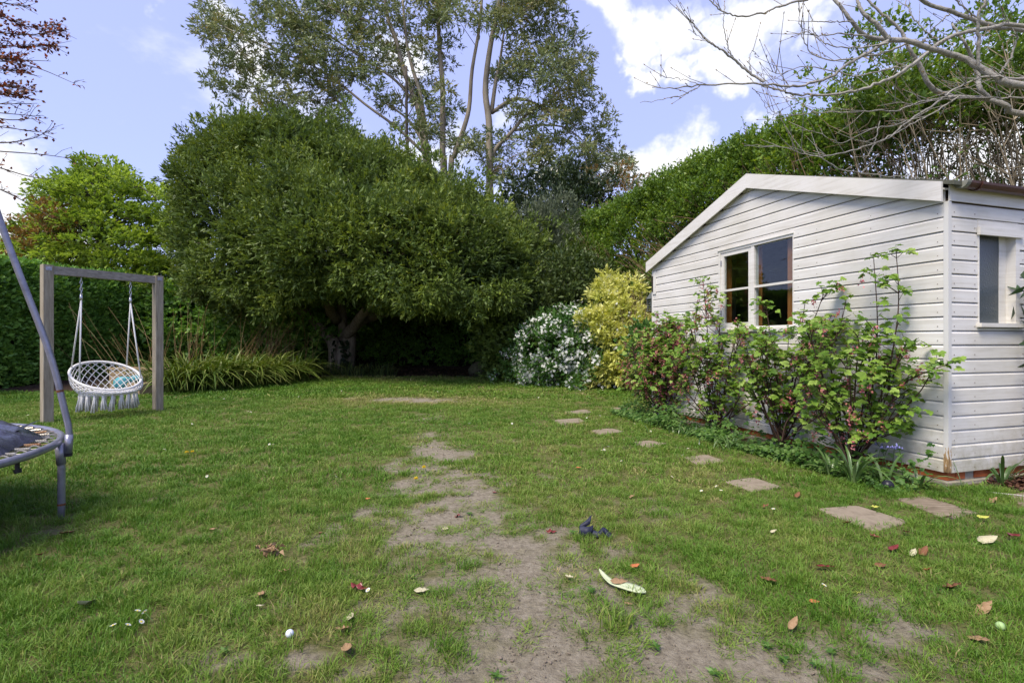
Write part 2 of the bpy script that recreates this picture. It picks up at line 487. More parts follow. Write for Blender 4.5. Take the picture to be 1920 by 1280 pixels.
M['post'] = m_noise('weathered_timber', (.20, .165, .115), (.37, .325, .25), 5, detail=9, bump=.35, bscale=12, stretch=(9, 9, .7), rough=.85)
M['beam'] = m_noise('weathered_beam', (.17, .15, .13), (.33, .30, .26), 4, detail=9, bump=.35, bscale=12, stretch=(3, 3, 9), rough=.85)
M['galv'] = m_noise('galvanised_steel', (.24, .24, .30), (.36, .36, .44), 30, rough=.38, metal=.55, bump=.04, c3=(.30, .29, .34))
M['galv_tube'] = m_noise('galvanised_tube', (.15, .15, .195), (.27, .27, .33), 9, detail=9, rough=.30, metal=.5, bump=.12, c3=(.24, .235, .28))
M['rust'] = m_noise('rust', (.10, .04, .02), (.2, .08, .03), 40, rough=.8)
M['spring'] = m_noise('spring_steel', (.30, .27, .21), (.5, .47, .4), 30, rough=.4, metal=.5)
M['spring_rust'] = m_noise('rusty_spring', (.22, .09, .03), (.42, .30, .18), 25, rough=.6, metal=.2)
M['pad'] = m_noise('navy_vinyl', (.018, .018, .042), (.07, .07, .12), 6, detail=8, rough=.20, bump=1.0, bscale=7, spec=.8)
M['mat'] = m_noise('black_mesh', (.012, .012, .015), (.025, .025, .03), 60, rough=.7)
M['plastic_black'] = m_noise('black_plastic', (.008, .008, .012), (.02, .02, .028), 30, rough=.35)
M['rope'] = m_noise('cream_cotton', (.62, .60, .57), (.80, .79, .76), 70, rough=.9, bump=.5, bscale=120, stretch=(1, 1, .4))
M['chain'] = m_noise('zinc_plated', (.45, .45, .46), (.62, .62, .63), 30, rough=.3, metal=.7)
M['lantern'] = m_noise('verdigris_metal', (.07, .08, .075), (.14, .155, .145), 25, rough=.6, metal=.3)
M['bracket'] = m_noise('iron_bracket', (.018, .015, .014), (.04, .032, .028), 30, rough=.6)
M['bark'] = m_noise('grey_brown_bark', (.14, .11, .08), (.32, .27, .20), 6, detail=9, bump=.8, bscale=14, stretch=(2, 2, .5), rough=.9)
M['bark_dark'] = m_noise('dark_bark', (.03, .024, .018), (.075, .06, .045), 8, bump=.6, bscale=20, rough=.9)
M['bark_euc'] = m_noise('eucalyptus_bark', (.12, .095, .065), (.30, .26, .20), 1.6, detail=7, bump=.25, bscale=9, stretch=(1.5, 1.5, .35), rough=.75, c3=(.22, .17, .12))
M['bark_pale'] = m_noise('silver_grey_bark', (.12, .11, .09), (.34, .32, .285), 22, detail=9, bump=.9, bscale=70, rough=.75, c3=(.22, .21, .15))
M['twig'] = m_noise('dry_twigs', (.15, .095, .05), (.33, .235, .13), 5, rough=.85)
M['twig_dark'] = m_noise('dark_twigs', (.05, .035, .025), (.11, .075, .05), 5, rough=.85)
M['cane'] = m_noise('currant_stems', (.035, .020, .014), (.08, .043, .03), 9, rough=.7)
M['straw'] = m_leaf('dry_stalk', [(.16, .09, .035), (.30, .19, .07), (.42, .31, .15)], .8, .1)
M['core'] = m_noise('filler_core', (.012, .014, .006), (.03, .032, .014), 9, rough=.95)  # near-black colour standing for the dark inside of a hedge
M['l_oak'] = m_leaf('evergreen_leaf', [(0.048, 0.079, 0.023), (0.095, 0.149, 0.030), (0.165, 0.229, 0.040), (0.278, 0.312, 0.047)], .5, .25, spec=.3)
M['l_euc'] = m_leaf('eucalyptus_leaf', [(0.081, 0.117, 0.038), (0.153, 0.206, 0.076), (0.241, 0.265, 0.103), (0.359, 0.245, 0.073)], .45, .22, spec=.45)
M['l_lime'] = m_leaf('young_beech_leaf', [(0.089, 0.160, 0.033), (0.178, 0.278, 0.047), (0.276, 0.391, 0.070), (0.406, 0.502, 0.128)], .5, .42)
M['l_copper'] = m_leaf('copper_beech_leaf', [(0.052, 0.023, 0.023), (0.130, 0.044, 0.026), (0.221, 0.072, 0.033), (0.286, 0.111, 0.039)], .5, .3)
M['l_hedge'] = m_leaf('clipped_hedge_leaf', [(0.057, 0.132, 0.028), (0.119, 0.250, 0.045), (0.198, 0.382, 0.062), (0.353, 0.537, 0.088)], .5, .25)
M['l_privet'] = m_leaf('privet_leaf', [(0.048, 0.092, 0.017), (0.101, 0.185, 0.031), (0.174, 0.277, 0.037), (0.320, 0.389, 0.064)], .45, .32)
M['l_shrub'] = m_leaf('dull_shrub_leaf', [(0.029, 0.055, 0.019), (0.064, 0.100, 0.028), (0.111, 0.152, 0.037), (0.222, 0.222, 0.055)], .5, .22)
M['l_silver'] = m_leaf('silvery_shrub_leaf', [(0.055, 0.077, 0.039), (0.094, 0.121, 0.066), (0.143, 0.171, 0.099), (0.209, 0.242, 0.154)], .5, .25)
M['l_choisya'] = m_leaf('choisya_leaf', [(0.025, 0.078, 0.017), (0.053, 0.133, 0.026), (0.101, 0.211, 0.043), (0.203, 0.312, 0.086)], .35, .25, spec=.5)
M['l_gold'] = m_leaf('golden_choisya_leaf', [(.13, .21, .035), (.48, .51, .10), (.70, .70, .22), (.82, .82, .55)], .42, .35)
M['white_petal'] = m_leaf('white_petal', [(.68, .70, .60), (.78, .79, .74), (.82, .82, .80)], .6, .2)
M['pink_petal'] = m_leaf('currant_flower', [(0.260, 0.067, 0.086), (0.494, 0.120, 0.157), (0.676, 0.284, 0.286), (0.546, 0.239, 0.143)], .6, .25)
M['l_currant'] = m_leaf('currant_leaf', [(0.069, 0.155, 0.021), (0.140, 0.258, 0.033), (0.221, 0.354, 0.053), (0.329, 0.450, 0.106)], .5, .35)
M['l_strap'] = m_leaf('strap_leaf', [(0.035, 0.075, 0.010), (0.074, 0.126, 0.016), (0.130, 0.176, 0.029), (0.211, 0.236, 0.067)], .45, .2)
M['l_strap_green'] = m_leaf('broad_strap_leaf', [(.035, .075, .018), (.06, .12, .03), (.10, .17, .05), (.17, .23, .09)], .3, .2, spec=.6)
M['l_cover'] = m_leaf('ground_cover_leaf', [(0.033, 0.094, 0.015), (0.061, 0.143, 0.022), (0.099, 0.198, 0.033), (0.154, 0.253, 0.066)], .5, .3)
M['l_ivy'] = m_leaf('ivy_leaf', [(.010, .022, .008), (.020, .038, .012), (.036, .058, .016), (.05, .08, .03)], .35, .15, spec=.5)
M['l_photinia'] = m_leaf('glossy_shrub_leaf', [(.016, .045, .018), (.03, .07, .028), (.05, .1, .04)], .28, .2, spec=.6)
M['bluebell'] = m_leaf('bluebell_petal', [(.20, .20, .48), (.30, .30, .62)], .6, .25)
M['yellow_petal'] = m_leaf('yellow_petal', [(.72, .55, .02), (.85, .68, .04)], .6, .2)
def flat(name, c, rough=.6, trans=0.):
    return m_leaf(name, [tuple(x * .75 for x in c), c, tuple(min(.9, x * 1.25) for x in c)], rough, trans)
M['fl_red'] = m_noise('red_fallen_leaf', (.12, .014, .014), (.22, .035, .03), 20, rough=.35, spec=.5)
M['fl_brown'] = m_noise('brown_fallen_leaf', (.11, .045, .02), (.24, .11, .05), 30, rough=.6)
M['fl_tan'] = m_noise('tan_fallen_leaf', (.21, .125, .06), (.33, .215, .115), 30, rough=.6)
M['fl_pale'] = m_noise('pale_fallen_leaf', (.38, .34, .20), (.50, .47, .31), 30, rough=.6)
M['fl_orange'] = m_noise('orange_fallen_leaf', (.38, .10, .035), (.52, .19, .07), 30, rough=.5)
M['fl_yellow'] = m_noise('yellow_green_fallen_leaf', (.38, .40, .06), (.55, .55, .12), 30, rough=.55)
M['insole'] = m_noise('pale_green_foam', (.40, .45, .27), (.50, .55, .36), 60, rough=.75, bump=.1)
M['rubber'] = m_noise('navy_rubber', (.010, .012, .028), (.028, .032, .06), 25, rough=.55, bump=.3)
M['ball_white'] = m_noise('white_ball', (.55, .58, .68), (.72, .74, .8), 9, rough=.5)
M['turquoise'] = m_noise('turquoise_plastic', (.06, .27, .33), (.10, .36, .42), 9, rough=.4)
M['bag'] = m_noise('grey_white_sack', (.30, .30, .33), (.48, .48, .52), 6, rough=.5, bump=.5, bscale=12)
M['moss_stone'] = m_noise('mossy_stone', (.06, .065, .03), (.13, .12, .07), 9, rough=.9, bump=.6, bscale=20)
M['tarp'] = m_noise('dark_tarpaulin', (.012, .012, .022), (.03, .03, .045), 9, rough=.5, bump=.4, bscale=10)
M['terracotta'] = m_noise('terracotta', (.32, .09, .035), (.44, .14, .06), 12, rough=.8)
M['stone_wall'] = m_noise('tan_walling', (.24, .165, .09), (.38, .285, .18), 10, rough=.9, bump=.5, bscale=30)
M['hose'] = m_noise('grey_cane', (.3, .28, .24), (.42, .4, .36), 30, rough=.7)
M['clod'] = m_noise('soil_clod', (.12, .095, .07), (.24, .20, .155), 300, rough=.95)
M['nail'] = m_noise('rusty_nail', (.10, .06, .04), (.2, .14, .1), 60, rough=.7)
M['pale_twig'] = m_noise('pale_bare_stems', (.22, .17, .10), (.42, .35, .24), 6, rough=.85)
M['l_brown'] = m_leaf('brown_young_leaf', [(.10, .09, .025), (.19, .13, .04), (.26, .16, .05), (.24, .22, .06)], .5, .35)
# ------------------------------------------------------------------ lawn
WEAR = [(812, 815, .26, .70), (828, 845, .36, .92), (845, 890, .44, 1.0), (850, 940, .50, .98), (885, 1000, .56, .92), (950, 1070, .55, .84),
        (1050, 1150, .62, .92), (1140, 1230, .68, .97), (1190, 1300, .75, 1.0), (1000, 1250, .40, .85)]
WEAR = [(*PG(a, b)[:2], w, s) for a, b, w, s in WEAR]
SPOTS = [(792, 785, .28, .7, .52), (775, 750, 1.0, .42, 1.05), (700, 752, .5, .2, .55), (1330, 1125, .22, .18, .8), (1700, 1195, .2, .14, .75), (1480, 1250, .3, .2, .7), (1000, 915, .3, .3, .42), (700, 968, .25, .3, .5),
         (618, 1012, .14, .1, .5), (560, 1240, .08, .1, .9), (1215, 955, .2, .2, .40), (755, 1180, .25, .2, .6), (1260, 1100, .2, .2, .7), (1550, 1200, .2, .12, .6),
         (660, 1270, .1, .08, .9), (1850, 1250, .2, .1, .6), (1130, 1065, .2, .2, .7), (960, 830, .3, .4, .45), (1400, 1180, .35, .2, .7), (1230, 1190, .3, .2, .8), (1640, 1120, .12, .08, .6)]
SPOTS = [(*PG(a, b)[:2], w, h, s) for a, b, w, h, s in SPOTS]
def wear(x, y):
    """0 = thick turf, 1 = trodden bare"""
    x = np.asarray(x, float); y = np.asarray(y, float)
    d = np.zeros(np.broadcast(x, y).shape)
    for (x0, y0, w0, s0), (x1, y1, w1, s1) in zip(WEAR[:-2], WEAR[1:-1]):
        vx, vy = x1 - x0, y1 - y0
        t = np.clip(((x - x0) * vx + (y - y0) * vy) / (vx * vx + vy * vy), 0, 1)
        q = np.hypot(x - x0 - vx * t, y - y0 - vy * t) / (w0 + (w1 - w0) * t)
        d = np.maximum(d, (s0 + (s1 - s0) * t) * np.exp(-.62 * q ** 2.4))
    x0, y0, w0, s0 = WEAR[-1]
    d = np.maximum(d, s0 * np.exp(-.62 * (np.hypot(x - x0, y - y0) / w0) ** 2.4))
    for x0, y0, w, h, s in SPOTS:
        q = np.hypot((x - x0) / w, (y - y0) / h)
        d = np.maximum(d, s * np.exp(-.62 * q ** 2.2))
    d = np.maximum(d, .25 * sstep(2.6, 1.9, y))
    n = fbm(x * 3.1, y * 3.1, 9, 4) - .5; n2 = fbm(x * 10, y * 10, 14, 3) - .5
    return np.clip(sstep(.30, 1.02, d + 1.15 * n + 1.2 * n2), 0, 1)

# the garden's beds: bare soil under the tree and along the shed
TREE_X, TREE_Y = P(640, 640, 18.4)[0], 18.4
SH_C = np.array([3.655, 4.30]); SH_D = np.array([-.2937, .9559]); SH_E = np.array([.9559, .2937])
SH_LEN, SH_DEP = 4.41, 3.0
def shed_tu(x, y):
    dx = np.asarray(x) - SH_C[0]; dy = np.asarray(y) - SH_C[1]
    return dx * SH_D[0] + dy * SH_D[1], dx * SH_E[0] + dy * SH_E[1]
def lawn_back(x):
    """distance at which the lawn gives way to beds, by x"""
    return np.interp(x, [-30, -13.5, -12, -8.0, -6.4, -5.6, -4, -1.2, .2, 1.5, 3, 30], [11.6, 11.8, 12.0, 11.8, 15.0, 16.2, 15.9, 15.7, 15.6, 14.6, 13.4, 13.0])
def bed(x, y):
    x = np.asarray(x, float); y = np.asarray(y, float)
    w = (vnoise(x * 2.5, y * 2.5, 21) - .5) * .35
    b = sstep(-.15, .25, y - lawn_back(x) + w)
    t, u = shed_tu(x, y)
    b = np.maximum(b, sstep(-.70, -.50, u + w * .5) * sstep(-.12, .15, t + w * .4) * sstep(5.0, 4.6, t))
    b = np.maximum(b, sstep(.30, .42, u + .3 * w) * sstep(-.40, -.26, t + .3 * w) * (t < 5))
    return b

SLABS = [  # corners in the photograph, on the lawn
    ([(1528, 955), (1606, 949), (1708, 980), (1640, 998)], 'large square paving slab set in the lawn, foremost of the stepping stones', 1),
    ([(1680, 936), (1730, 930), (1837, 962), (1778, 976)], 'brown riven paving slab in the lawn in front of the shed corner', 2),
    ([(1355, 903), (1412, 896), (1468, 914), (1410, 923)], 'stepping stone in the lawn just left of the large square paving slab', 1),
    ([(1279, 857), (1325, 853), (1362, 865), (1309, 873)], 'stepping stone fourth from the front in the curving line of slabs', 1),
    ([(1181, 830), (1215, 826), (1252, 832), (1215, 840)], 'stepping stone fifth from the front in the curving line of slabs', 1),
    ([(1106, 807), (1147, 803), (1171, 810), (1123, 816)], 'stepping stone sixth from the front in the curving line of slabs', 1),
    ([(1036, 789), (1087, 786), (1098, 792), (1053, 798)], 'leftmost stepping stone, where the curving line of slabs turns back', 1),
    ([(1057, 772), (1100, 769), (1111, 774), (1073, 779)], 'small stepping stone behind the leftmost slab in the lawn', 1),
    ([(1143, 766), (1180, 763), (1188, 767), (1153, 771)], 'farthest stepping stone, by the low strappy plants at the bed edge', 1),
    ([(1880, 930), (1935, 922), (1990, 940), (1925, 953)], 'paving slab cut off by the right edge beside the mulch', 2)]
SLAB_W = [np.array([PG(*c)[:2] for c in q]) for q, _, _ in SLABS]
def in_poly(x, y, poly, grow=0.0):
    c = poly.mean(0); p = c + (poly - c) * (1 + grow)
    ins = np.ones(np.shape(x), bool); n = len(p)
    sgn = np.sign(np.cross(p[1] - p[0], p[2] - p[1]))
    for i in range(n):
        a = p[i]; e = p[(i + 1) % n] - a
        ins &= (e[0] * (y - a[1]) - e[1] * (x - a[0])) * sgn > 0
    return ins

def axis(stops):
    out = []
    for (a, b, st) in stops: out.append(np.arange(a, b, st))
    return np.concatenate(out)
def build_ground():
    gx = np.concatenate([-np.geomspace(400, 15, 16)[:-1], np.arange(-15, -4, .12), np.arange(-4, 4.6, .045), np.arange(4.6, 12, .12), np.geomspace(12, 400, 16)])
    gy = np.concatenate([-np.geomspace(300, 2, 12)[:-1], np.arange(-2, 1.5, .12), np.arange(1.5, 6, .045), np.arange(6, 24, .09), np.geomspace(24, 900, 18)])
    X, Y = np.meshgrid(gx, gy)
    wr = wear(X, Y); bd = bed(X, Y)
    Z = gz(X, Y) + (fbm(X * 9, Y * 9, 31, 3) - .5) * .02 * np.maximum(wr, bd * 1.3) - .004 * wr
    near = (Y > 1) & (Y < 24) & (abs(X) < 15)
    Z = np.where(near, Z, gz(X, Y))
    V = np.stack([X, Y, Z], -1).reshape(-1, 3)
    nx, ny = len(gx), len(gy)
    i = (np.arange(ny - 1)[:, None] * nx + np.arange(nx - 1)[None]).ravel()
    Fc = np.stack([i, i + 1, i + nx + 1, i + nx], 1)
    m, t, b, o = new_mat('turf_and_soil'); L = t.links.new
    g = N(t, 'ShaderNodeNewGeometry')
    aw = N(t, 'ShaderNodeAttribute', attribute_name='wear'); ab = N(t, 'ShaderNodeAttribute', attribute_name='bed')
    n1 = N(t, 'ShaderNodeTexNoise'); setin(n1, Scale=26, Detail=8, Roughness=.7); L(g.outputs['Position'], n1.inputs['Vector'])
    n2 = N(t, 'ShaderNodeTexNoise'); setin(n2, Scale=1.3, Detail=5, Roughness=.6); L(g.outputs['Position'], n2.inputs['Vector'])
    turf = ramp(t, [(.3, (.075, .085, .026)), (.5, (.125, .125, .042)), (.72, (.20, .17, .08))]); L(n1.outputs['Fac'], turf.inputs[0])
    soil = ramp(t, [(.25, (.10, .083, .058)), (.48, (.235, .203, .148)), (.75, (.35, .31, .237))]); L(n1.outputs['Fac'], soil.inputs[0])
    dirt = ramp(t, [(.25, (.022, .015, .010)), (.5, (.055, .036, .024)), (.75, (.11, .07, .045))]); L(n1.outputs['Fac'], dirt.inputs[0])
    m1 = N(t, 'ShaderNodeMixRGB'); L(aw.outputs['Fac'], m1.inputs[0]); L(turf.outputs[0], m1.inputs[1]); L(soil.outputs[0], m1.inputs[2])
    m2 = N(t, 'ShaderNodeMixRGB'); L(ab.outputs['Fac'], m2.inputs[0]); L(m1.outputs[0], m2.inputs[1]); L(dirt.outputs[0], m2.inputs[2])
    L(m2.outputs[0], b.inputs['Base Color']); setin(b, Roughness=.95); b.inputs['Specular IOR Level'].default_value = .15
    bp = N(t, 'ShaderNodeBump'); bp.inputs['Strength'].default_value = 1.0; bp.inputs['Distance'].default_value = .022
    n3 = N(t, 'ShaderNodeTexNoise'); setin(n3, Scale=55, Detail=6, Roughness=.7); L(g.outputs['Position'], n3.inputs['Vector'])
    L(n3.outputs['Fac'], bp.inputs['Height']); L(bp.outputs[0], b.inputs['Normal'])
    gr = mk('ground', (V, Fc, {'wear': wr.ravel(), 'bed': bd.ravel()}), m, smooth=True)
    tag(gr, 'trodden garden lawn ground with worn soil and planting beds', 'ground', kind='structure')
build_ground()

def grass_material(name, stops, trans=.3):
    m, t, b, o = new_mat(name); L = t.links.new
    a = N(t, 'ShaderNodeAttribute', attribute_name='tone'); ti = N(t, 'ShaderNodeAttribute', attribute_name='tint', attribute_type='INSTANCER')
    ad = N(t, 'ShaderNodeMath', operation='MULTIPLY_ADD'); ad.inputs[1].default_value = .38
    L(a.outputs['Fac'], ad.inputs[0]); L(ti.outputs['Fac'], ad.inputs[2])
    r = ramp(t, stops); L(ad.outputs[0], r.inputs[0]); L(r.outputs[0], b.inputs['Base Color'])
    setin(b, Roughness=.5); b.inputs['Specular IOR Level'].default_value = .3
    tr = N(t, 'ShaderNodeBsdfTranslucent'); L(r.outputs[0], tr.inputs[0])
    mx = N(t, 'ShaderNodeMixShader'); mx.inputs[0].default_value = trans
    L(b.outputs[0], mx.inputs[1]); L(tr.outputs[0], mx.inputs[2]); L(mx.outputs[0], o.inputs[0])
    return m
M['grass'] = grass_material('lawn_grass', [(.0, (.042, .112, .010)), (.28, (.098, .208, .018)), (.55, (.165, .262, .036)), (.78, (.255, .275, .068)), (1.0, (.38, .32, .14))])

def tuft(nb, rad, h, w, lean, seed):
    g = np.random.default_rng(seed)
    V = []; Fc = []; tn = []
    for k in range(nb):
        a = g.random() * 6.283; r = rad * math.sqrt(g.random())
        p = np.array([r * math.cos(a), r * math.sin(a), -.004])
        b = a + g.normal() * .9
        d = np.array([math.cos(b), math.sin(b), 0]); s = np.array([-math.sin(b + g.normal() * .8), math.cos(b + g.normal() * .8), 0])
        H = h * (.55 + .75 * g.random()); ln = lean * (.3 + g.random()) ; ww = w * (.7 + .6 * g.random())
        c1 = p + d * ln * H * .28 + np.array([0, 0, H * .52]); c2 = p + d * ln * H * .95 + np.array([0, 0, H * (.98 - .22 * ln)])
        n = len(V)
        V += [p - s * ww * .5, p + s * ww * .5, c1 + s * ww * .42, c1 - s * ww * .42, c2]
        Fc += [(n, n + 1, n + 2, n + 3), (n + 3, n + 2, n + 4)]
        t0 = g.random(); t0 = 1.0 if t0 > .965 else t0 * .8
        tn += [t0] * 5
    return np.array(V), Fc, {'tone': np.array(tn)}

def scatter_nodes(name, coll):
    ng = bpy.data.node_groups.new(name, 'GeometryNodeTree')
    ng.interface.new_socket('Geometry', in_out='INPUT', socket_type='NodeSocketGeometry')
    ng.interface.new_socket('Geometry', in_out='OUTPUT', socket_type='NodeSocketGeometry')
    i = N(ng, 'NodeGroupInput'); o = N(ng, 'NodeGroupOutput')
    ip = N(ng, 'GeometryNodeInstanceOnPoints'); ci = N(ng, 'GeometryNodeCollectionInfo')
    ci.inputs['Collection'].default_value = coll
    ci.inputs['Separate Children'].default_value = True; ci.inputs['Reset Children'].default_value = True
    ip.inputs['Pick Instance'].default_value = True
    def at(nm, ty):
        n = N(ng, 'GeometryNodeInputNamedAttribute', data_type=ty); n.inputs['Name'].default_value = nm
        return n.outputs[0]
    L = ng.links.new
    L(i.outputs[0], ip.inputs['Points']); L(ci.outputs[0], ip.inputs['Instance'])
    L(at('idx', 'INT'), ip.inputs['Instance Index']); L(at('rot', 'FLOAT_VECTOR'), ip.inputs['Rotation']); L(at('scl', 'FLOAT_VECTOR'), ip.inputs['Scale'])
    L(ip.outputs[0], o.inputs[0])
    return ng

def build_crumbs():
    """small clods and grit on the trodden soil"""
    coll = bpy.data.collections.new('soil_clods')
    for k in range(4):
        g = np.random.default_rng(80 + k)
        V, Fc = lathe([(.35, 0), (.9, .25), (1, .55), (.7, .9), (.25, 1.05)], (0, 0, -.3), 7)
        V = V * (1 + g.normal(size=V.shape) * .16)
        me = mesh_from('clod_mesh', V, Fc, M['clod'], True); coll.objects.link(bpy.data.objects.new('clod_%d' % k, me))
    n = 60000
    y = RNG.uniform(1.5, 6.5, n); x = RNG.uniform(-1.1, 1.1, n) * y
    w = wear(x, y); cl = fbm(x * 7, y * 7, 44, 2)
    ok = RNG.random(n) < w * .45 * sstep(.35, .7, cl) + .02 * w; x, y = x[ok], y[ok]; n = len(x)
    me = bpy.data.meshes.new('soil_crumbs'); me.vertices.add(n); me.vertices.foreach_set('co', np.stack([x, y, gz(x, y)], 1).astype(np.float32).ravel())
    s = .0022 + .0055 * RNG.random(n) ** 3
    for nm, ty, arr, f in (('idx', 'INT', RNG.integers(0, 4, n).astype(np.int32), 'value'), ('rot', 'FLOAT_VECTOR', (RNG.random((n, 3)) * 6).astype(np.float32).ravel(), 'vector'), ('scl', 'FLOAT_VECTOR', np.stack([s * 1.2, s, s * .8], 1).astype(np.float32).ravel(), 'vector')):
        a = me.attributes.new(nm, ty, 'POINT'); a.data.foreach_set(f, arr)
    o = bpy.data.objects.new('soil_crumbs', me); COL.objects.link(o)
    md = o.modifiers.new('scatter', 'NODES'); md.node_group = scatter_nodes('crumb_scatter', coll)
    tag(o, 'small clods and grit on the worn soil', 'soil crumbs', kind='stuff')

def build_grass():
    coll = bpy.data.collections.new('grass_tufts')
    specs = [(30, .045, .045, .0036, .9), (30, .05, .040, .0036, 1.0), (26, .045, .058, .0036, .8), (34, .055, .036, .0040, 1.1), (22, .05, .078, .0034, .9),
             (26, .09, .05, .007, .9), (26, .10, .045, .008, 1.0), (24, .17, .055, .016, .9), (24, .19, .05, .018, 1.0)]
    for k, (nb, r, h, w, le) in enumerate(specs):
        me = mesh_from('tuft_mesh', *tuft(nb, r, h, w, le, 50 + k)[:2], M['grass'], attrs=tuft(nb, r, h, w, le, 50 + k)[2])
        coll.objects.link(bpy.data.objects.new('tuft_%02d' % k, me))
    bands = [(1.45, 2.6, 620, (0, 1, 2, 3)), (2.6, 4.2, 470, (0, 1, 2, 3)), (4.2, 7.0, 250, (0, 1, 5, 6)), (7.0, 10.5, 150, (5, 6)), (10.5, 17.5, 62, (7, 8))]
    XY = []; IDX = []; SCL = []
    for y0, y1, dens, ids in bands:
        hw = 1.06 * y1 + 1.3
        n = int(dens * (y1 - y0) * 2 * hw)
        x = RNG.uniform(-hw, hw, n); y = RNG.uniform(y0, y1, n)
        ok = abs(x) < 1.06 * y + 1.2
        x, y = x[ok], y[ok]
        w = wear(x, y); bd = bed(x, y)
        keep = (1 - .84 * w) * (1 - sstep(.35, .75, bd))
        patch = fbm(x * 1.7, y * 1.7, 41, 3)
        clump = fbm(x * 6.5, y * 6.5, 66, 2)
        keep *= .62 + .75 * patch
        keep = keep + .75 * w * sstep(.60, .72, clump) - .22 * w * sstep(.55, .40, clump)
        ok = RNG.random(len(x)) < keep
        for q in SLAB_W: ok &= ~in_poly(x, y, q, -.13)
        t, u = shed_tu(x, y); ok &= ~((t > -.12) & (t < 4.6) & (u > -.1) & (u < 3.2))
        x, y, w, patch = x[ok], y[ok], w[ok], patch[ok]
        n = len(x)
        idx = RNG.choice(ids, n)
        long = (RNG.random(n) < .05 * sstep(.45, .7, patch)) & (y < 6)
        idx = np.where(long, 4, idx)
        # lusher on the left, lower and thinner where it is trodden
        s = (.46 + .60 * RNG.random(n)) * (1 - .60 * w) * (.40 + 1.25 * fbm(x * 5, y * 5, 57, 3)) * (1 + .22 * sstep(0, -2.5, x))
        XY.append(np.stack([x, y], 1)); IDX.append(idx); SCL.append(np.stack([.8 + .4 * RNG.random(n), np.ones(n), s], 1))
    XY = np.concatenate(XY); IDX = np.concatenate(IDX); SCL = np.concatenate(SCL); SCL[:, 1] = SCL[:, 0]
    n = len(XY); x, y = XY[:, 0], XY[:, 1]
    V = np.stack([x, y, gz(x, y)], 1)
    me = bpy.data.meshes.new('grass'); me.vertices.add(n); me.vertices.foreach_set('co', V.astype(np.float32).ravel())
    w = wear(x, y)
    tint = .02 + .46 * fbm(x * .8, y * .8, 51, 4) + .55 * (fbm(x * 4.5, y * 4.5, 52, 3) - .5) + .14 * w + .10 * RNG.normal(size=n) * .6
    tint += .16 * sstep(-4.5, 0, x) * sstep(9, 4, y) * .5 + .10 * np.exp(-((y - 9.8) / 1.6) ** 2) + .34 * sstep(1.6, .2, lawn_back(x) - y) * sstep(-9, -6, x) * sstep(1.5, -1, x)
    fx, fy = PG(770, 752)[:2]; tint += .38 * np.exp(-(((x - fx) / 1.7) ** 2 + ((y - fy) / .8) ** 2))
    tint -= .10 * sstep(-4.5, -6.5, x) * sstep(8.5, 10.5, y)
    tint = np.where(RNG.random(n) < .03, tint + .35, tint)
    a = me.attributes.new('tint', 'FLOAT', 'POINT'); a.data.foreach_set('value', np.clip(tint, 0, .95).astype(np.float32))
    a = me.attributes.new('idx', 'INT', 'POINT'); a.data.foreach_set('value', IDX.astype(np.int32))
    rot = np.stack([RNG.normal(size=n) * .12, RNG.normal(size=n) * .12, RNG.random(n) * 6.283], 1)
    a = me.attributes.new('rot', 'FLOAT_VECTOR', 'POINT'); a.data.foreach_set('vector', rot.astype(np.float32).ravel())
    a = me.attributes.new('scl', 'FLOAT_VECTOR', 'POINT'); a.data.foreach_set('vector', SCL.astype(np.float32).ravel())
    o = bpy.data.objects.new('grass', me); COL.objects.link(o)
    md = o.modifiers.new('scatter', 'NODES'); md.node_group = scatter_nodes('grass_scatter', coll)
    tag(o, 'short green lawn grass thinning out round the worn soil', 'grass', kind='stuff')
    print('grass tufts', n)
build_grass()
build_crumbs()

# ------------------------------------------------------------------ stepping stones
def build_slabs():
    for k, ((_, lab, mt), poly) in enumerate(zip(SLABS, SLAB_W)):
        c = poly.mean(0); z = max(G(*p) for p in poly) + .001
        pts = []
        n = len(poly)
        for i in range(n):                                      # slightly worn edges
            a, b2 = poly[i], poly[(i + 1) % n]
            for s in np.linspace(0.04, .96, 7):
                p = a + (b2 - a) * s
                pts.append(p + (c - p) * (.012 + .035 * RNG.random() * (1 if .1 < s < .9 else 1.6)))
        top = np.array([[p[0], p[1], z + RNG.normal() * .0015] for p in pts]); inn = np.array([[*(c + (p - c) * .965), z + .007] for p in pts])
        low = np.array([[*p, z - .06] for p in pts])
        m = len(pts)
        cen = np.array([[c[0], c[1], z + .009]])
        V = np.concatenate([low, top, inn, cen])
        Fc = []
        for i in range(m):
            j = (i + 1) % m
            Fc += [(i, j, m + j, m + i), (m + i, m + j, 2 * m + j, 2 * m + i), (2 * m + i, 2 * m + j, 3 * m)]
        o = mk('stepping_stone', (V, Fc), M['slab' if mt == 1 else 'slab2'], base=(c[0], c[1], z))
        tag(o, lab, 'paving slab', 'stepping stones across the lawn')
build_slabs()
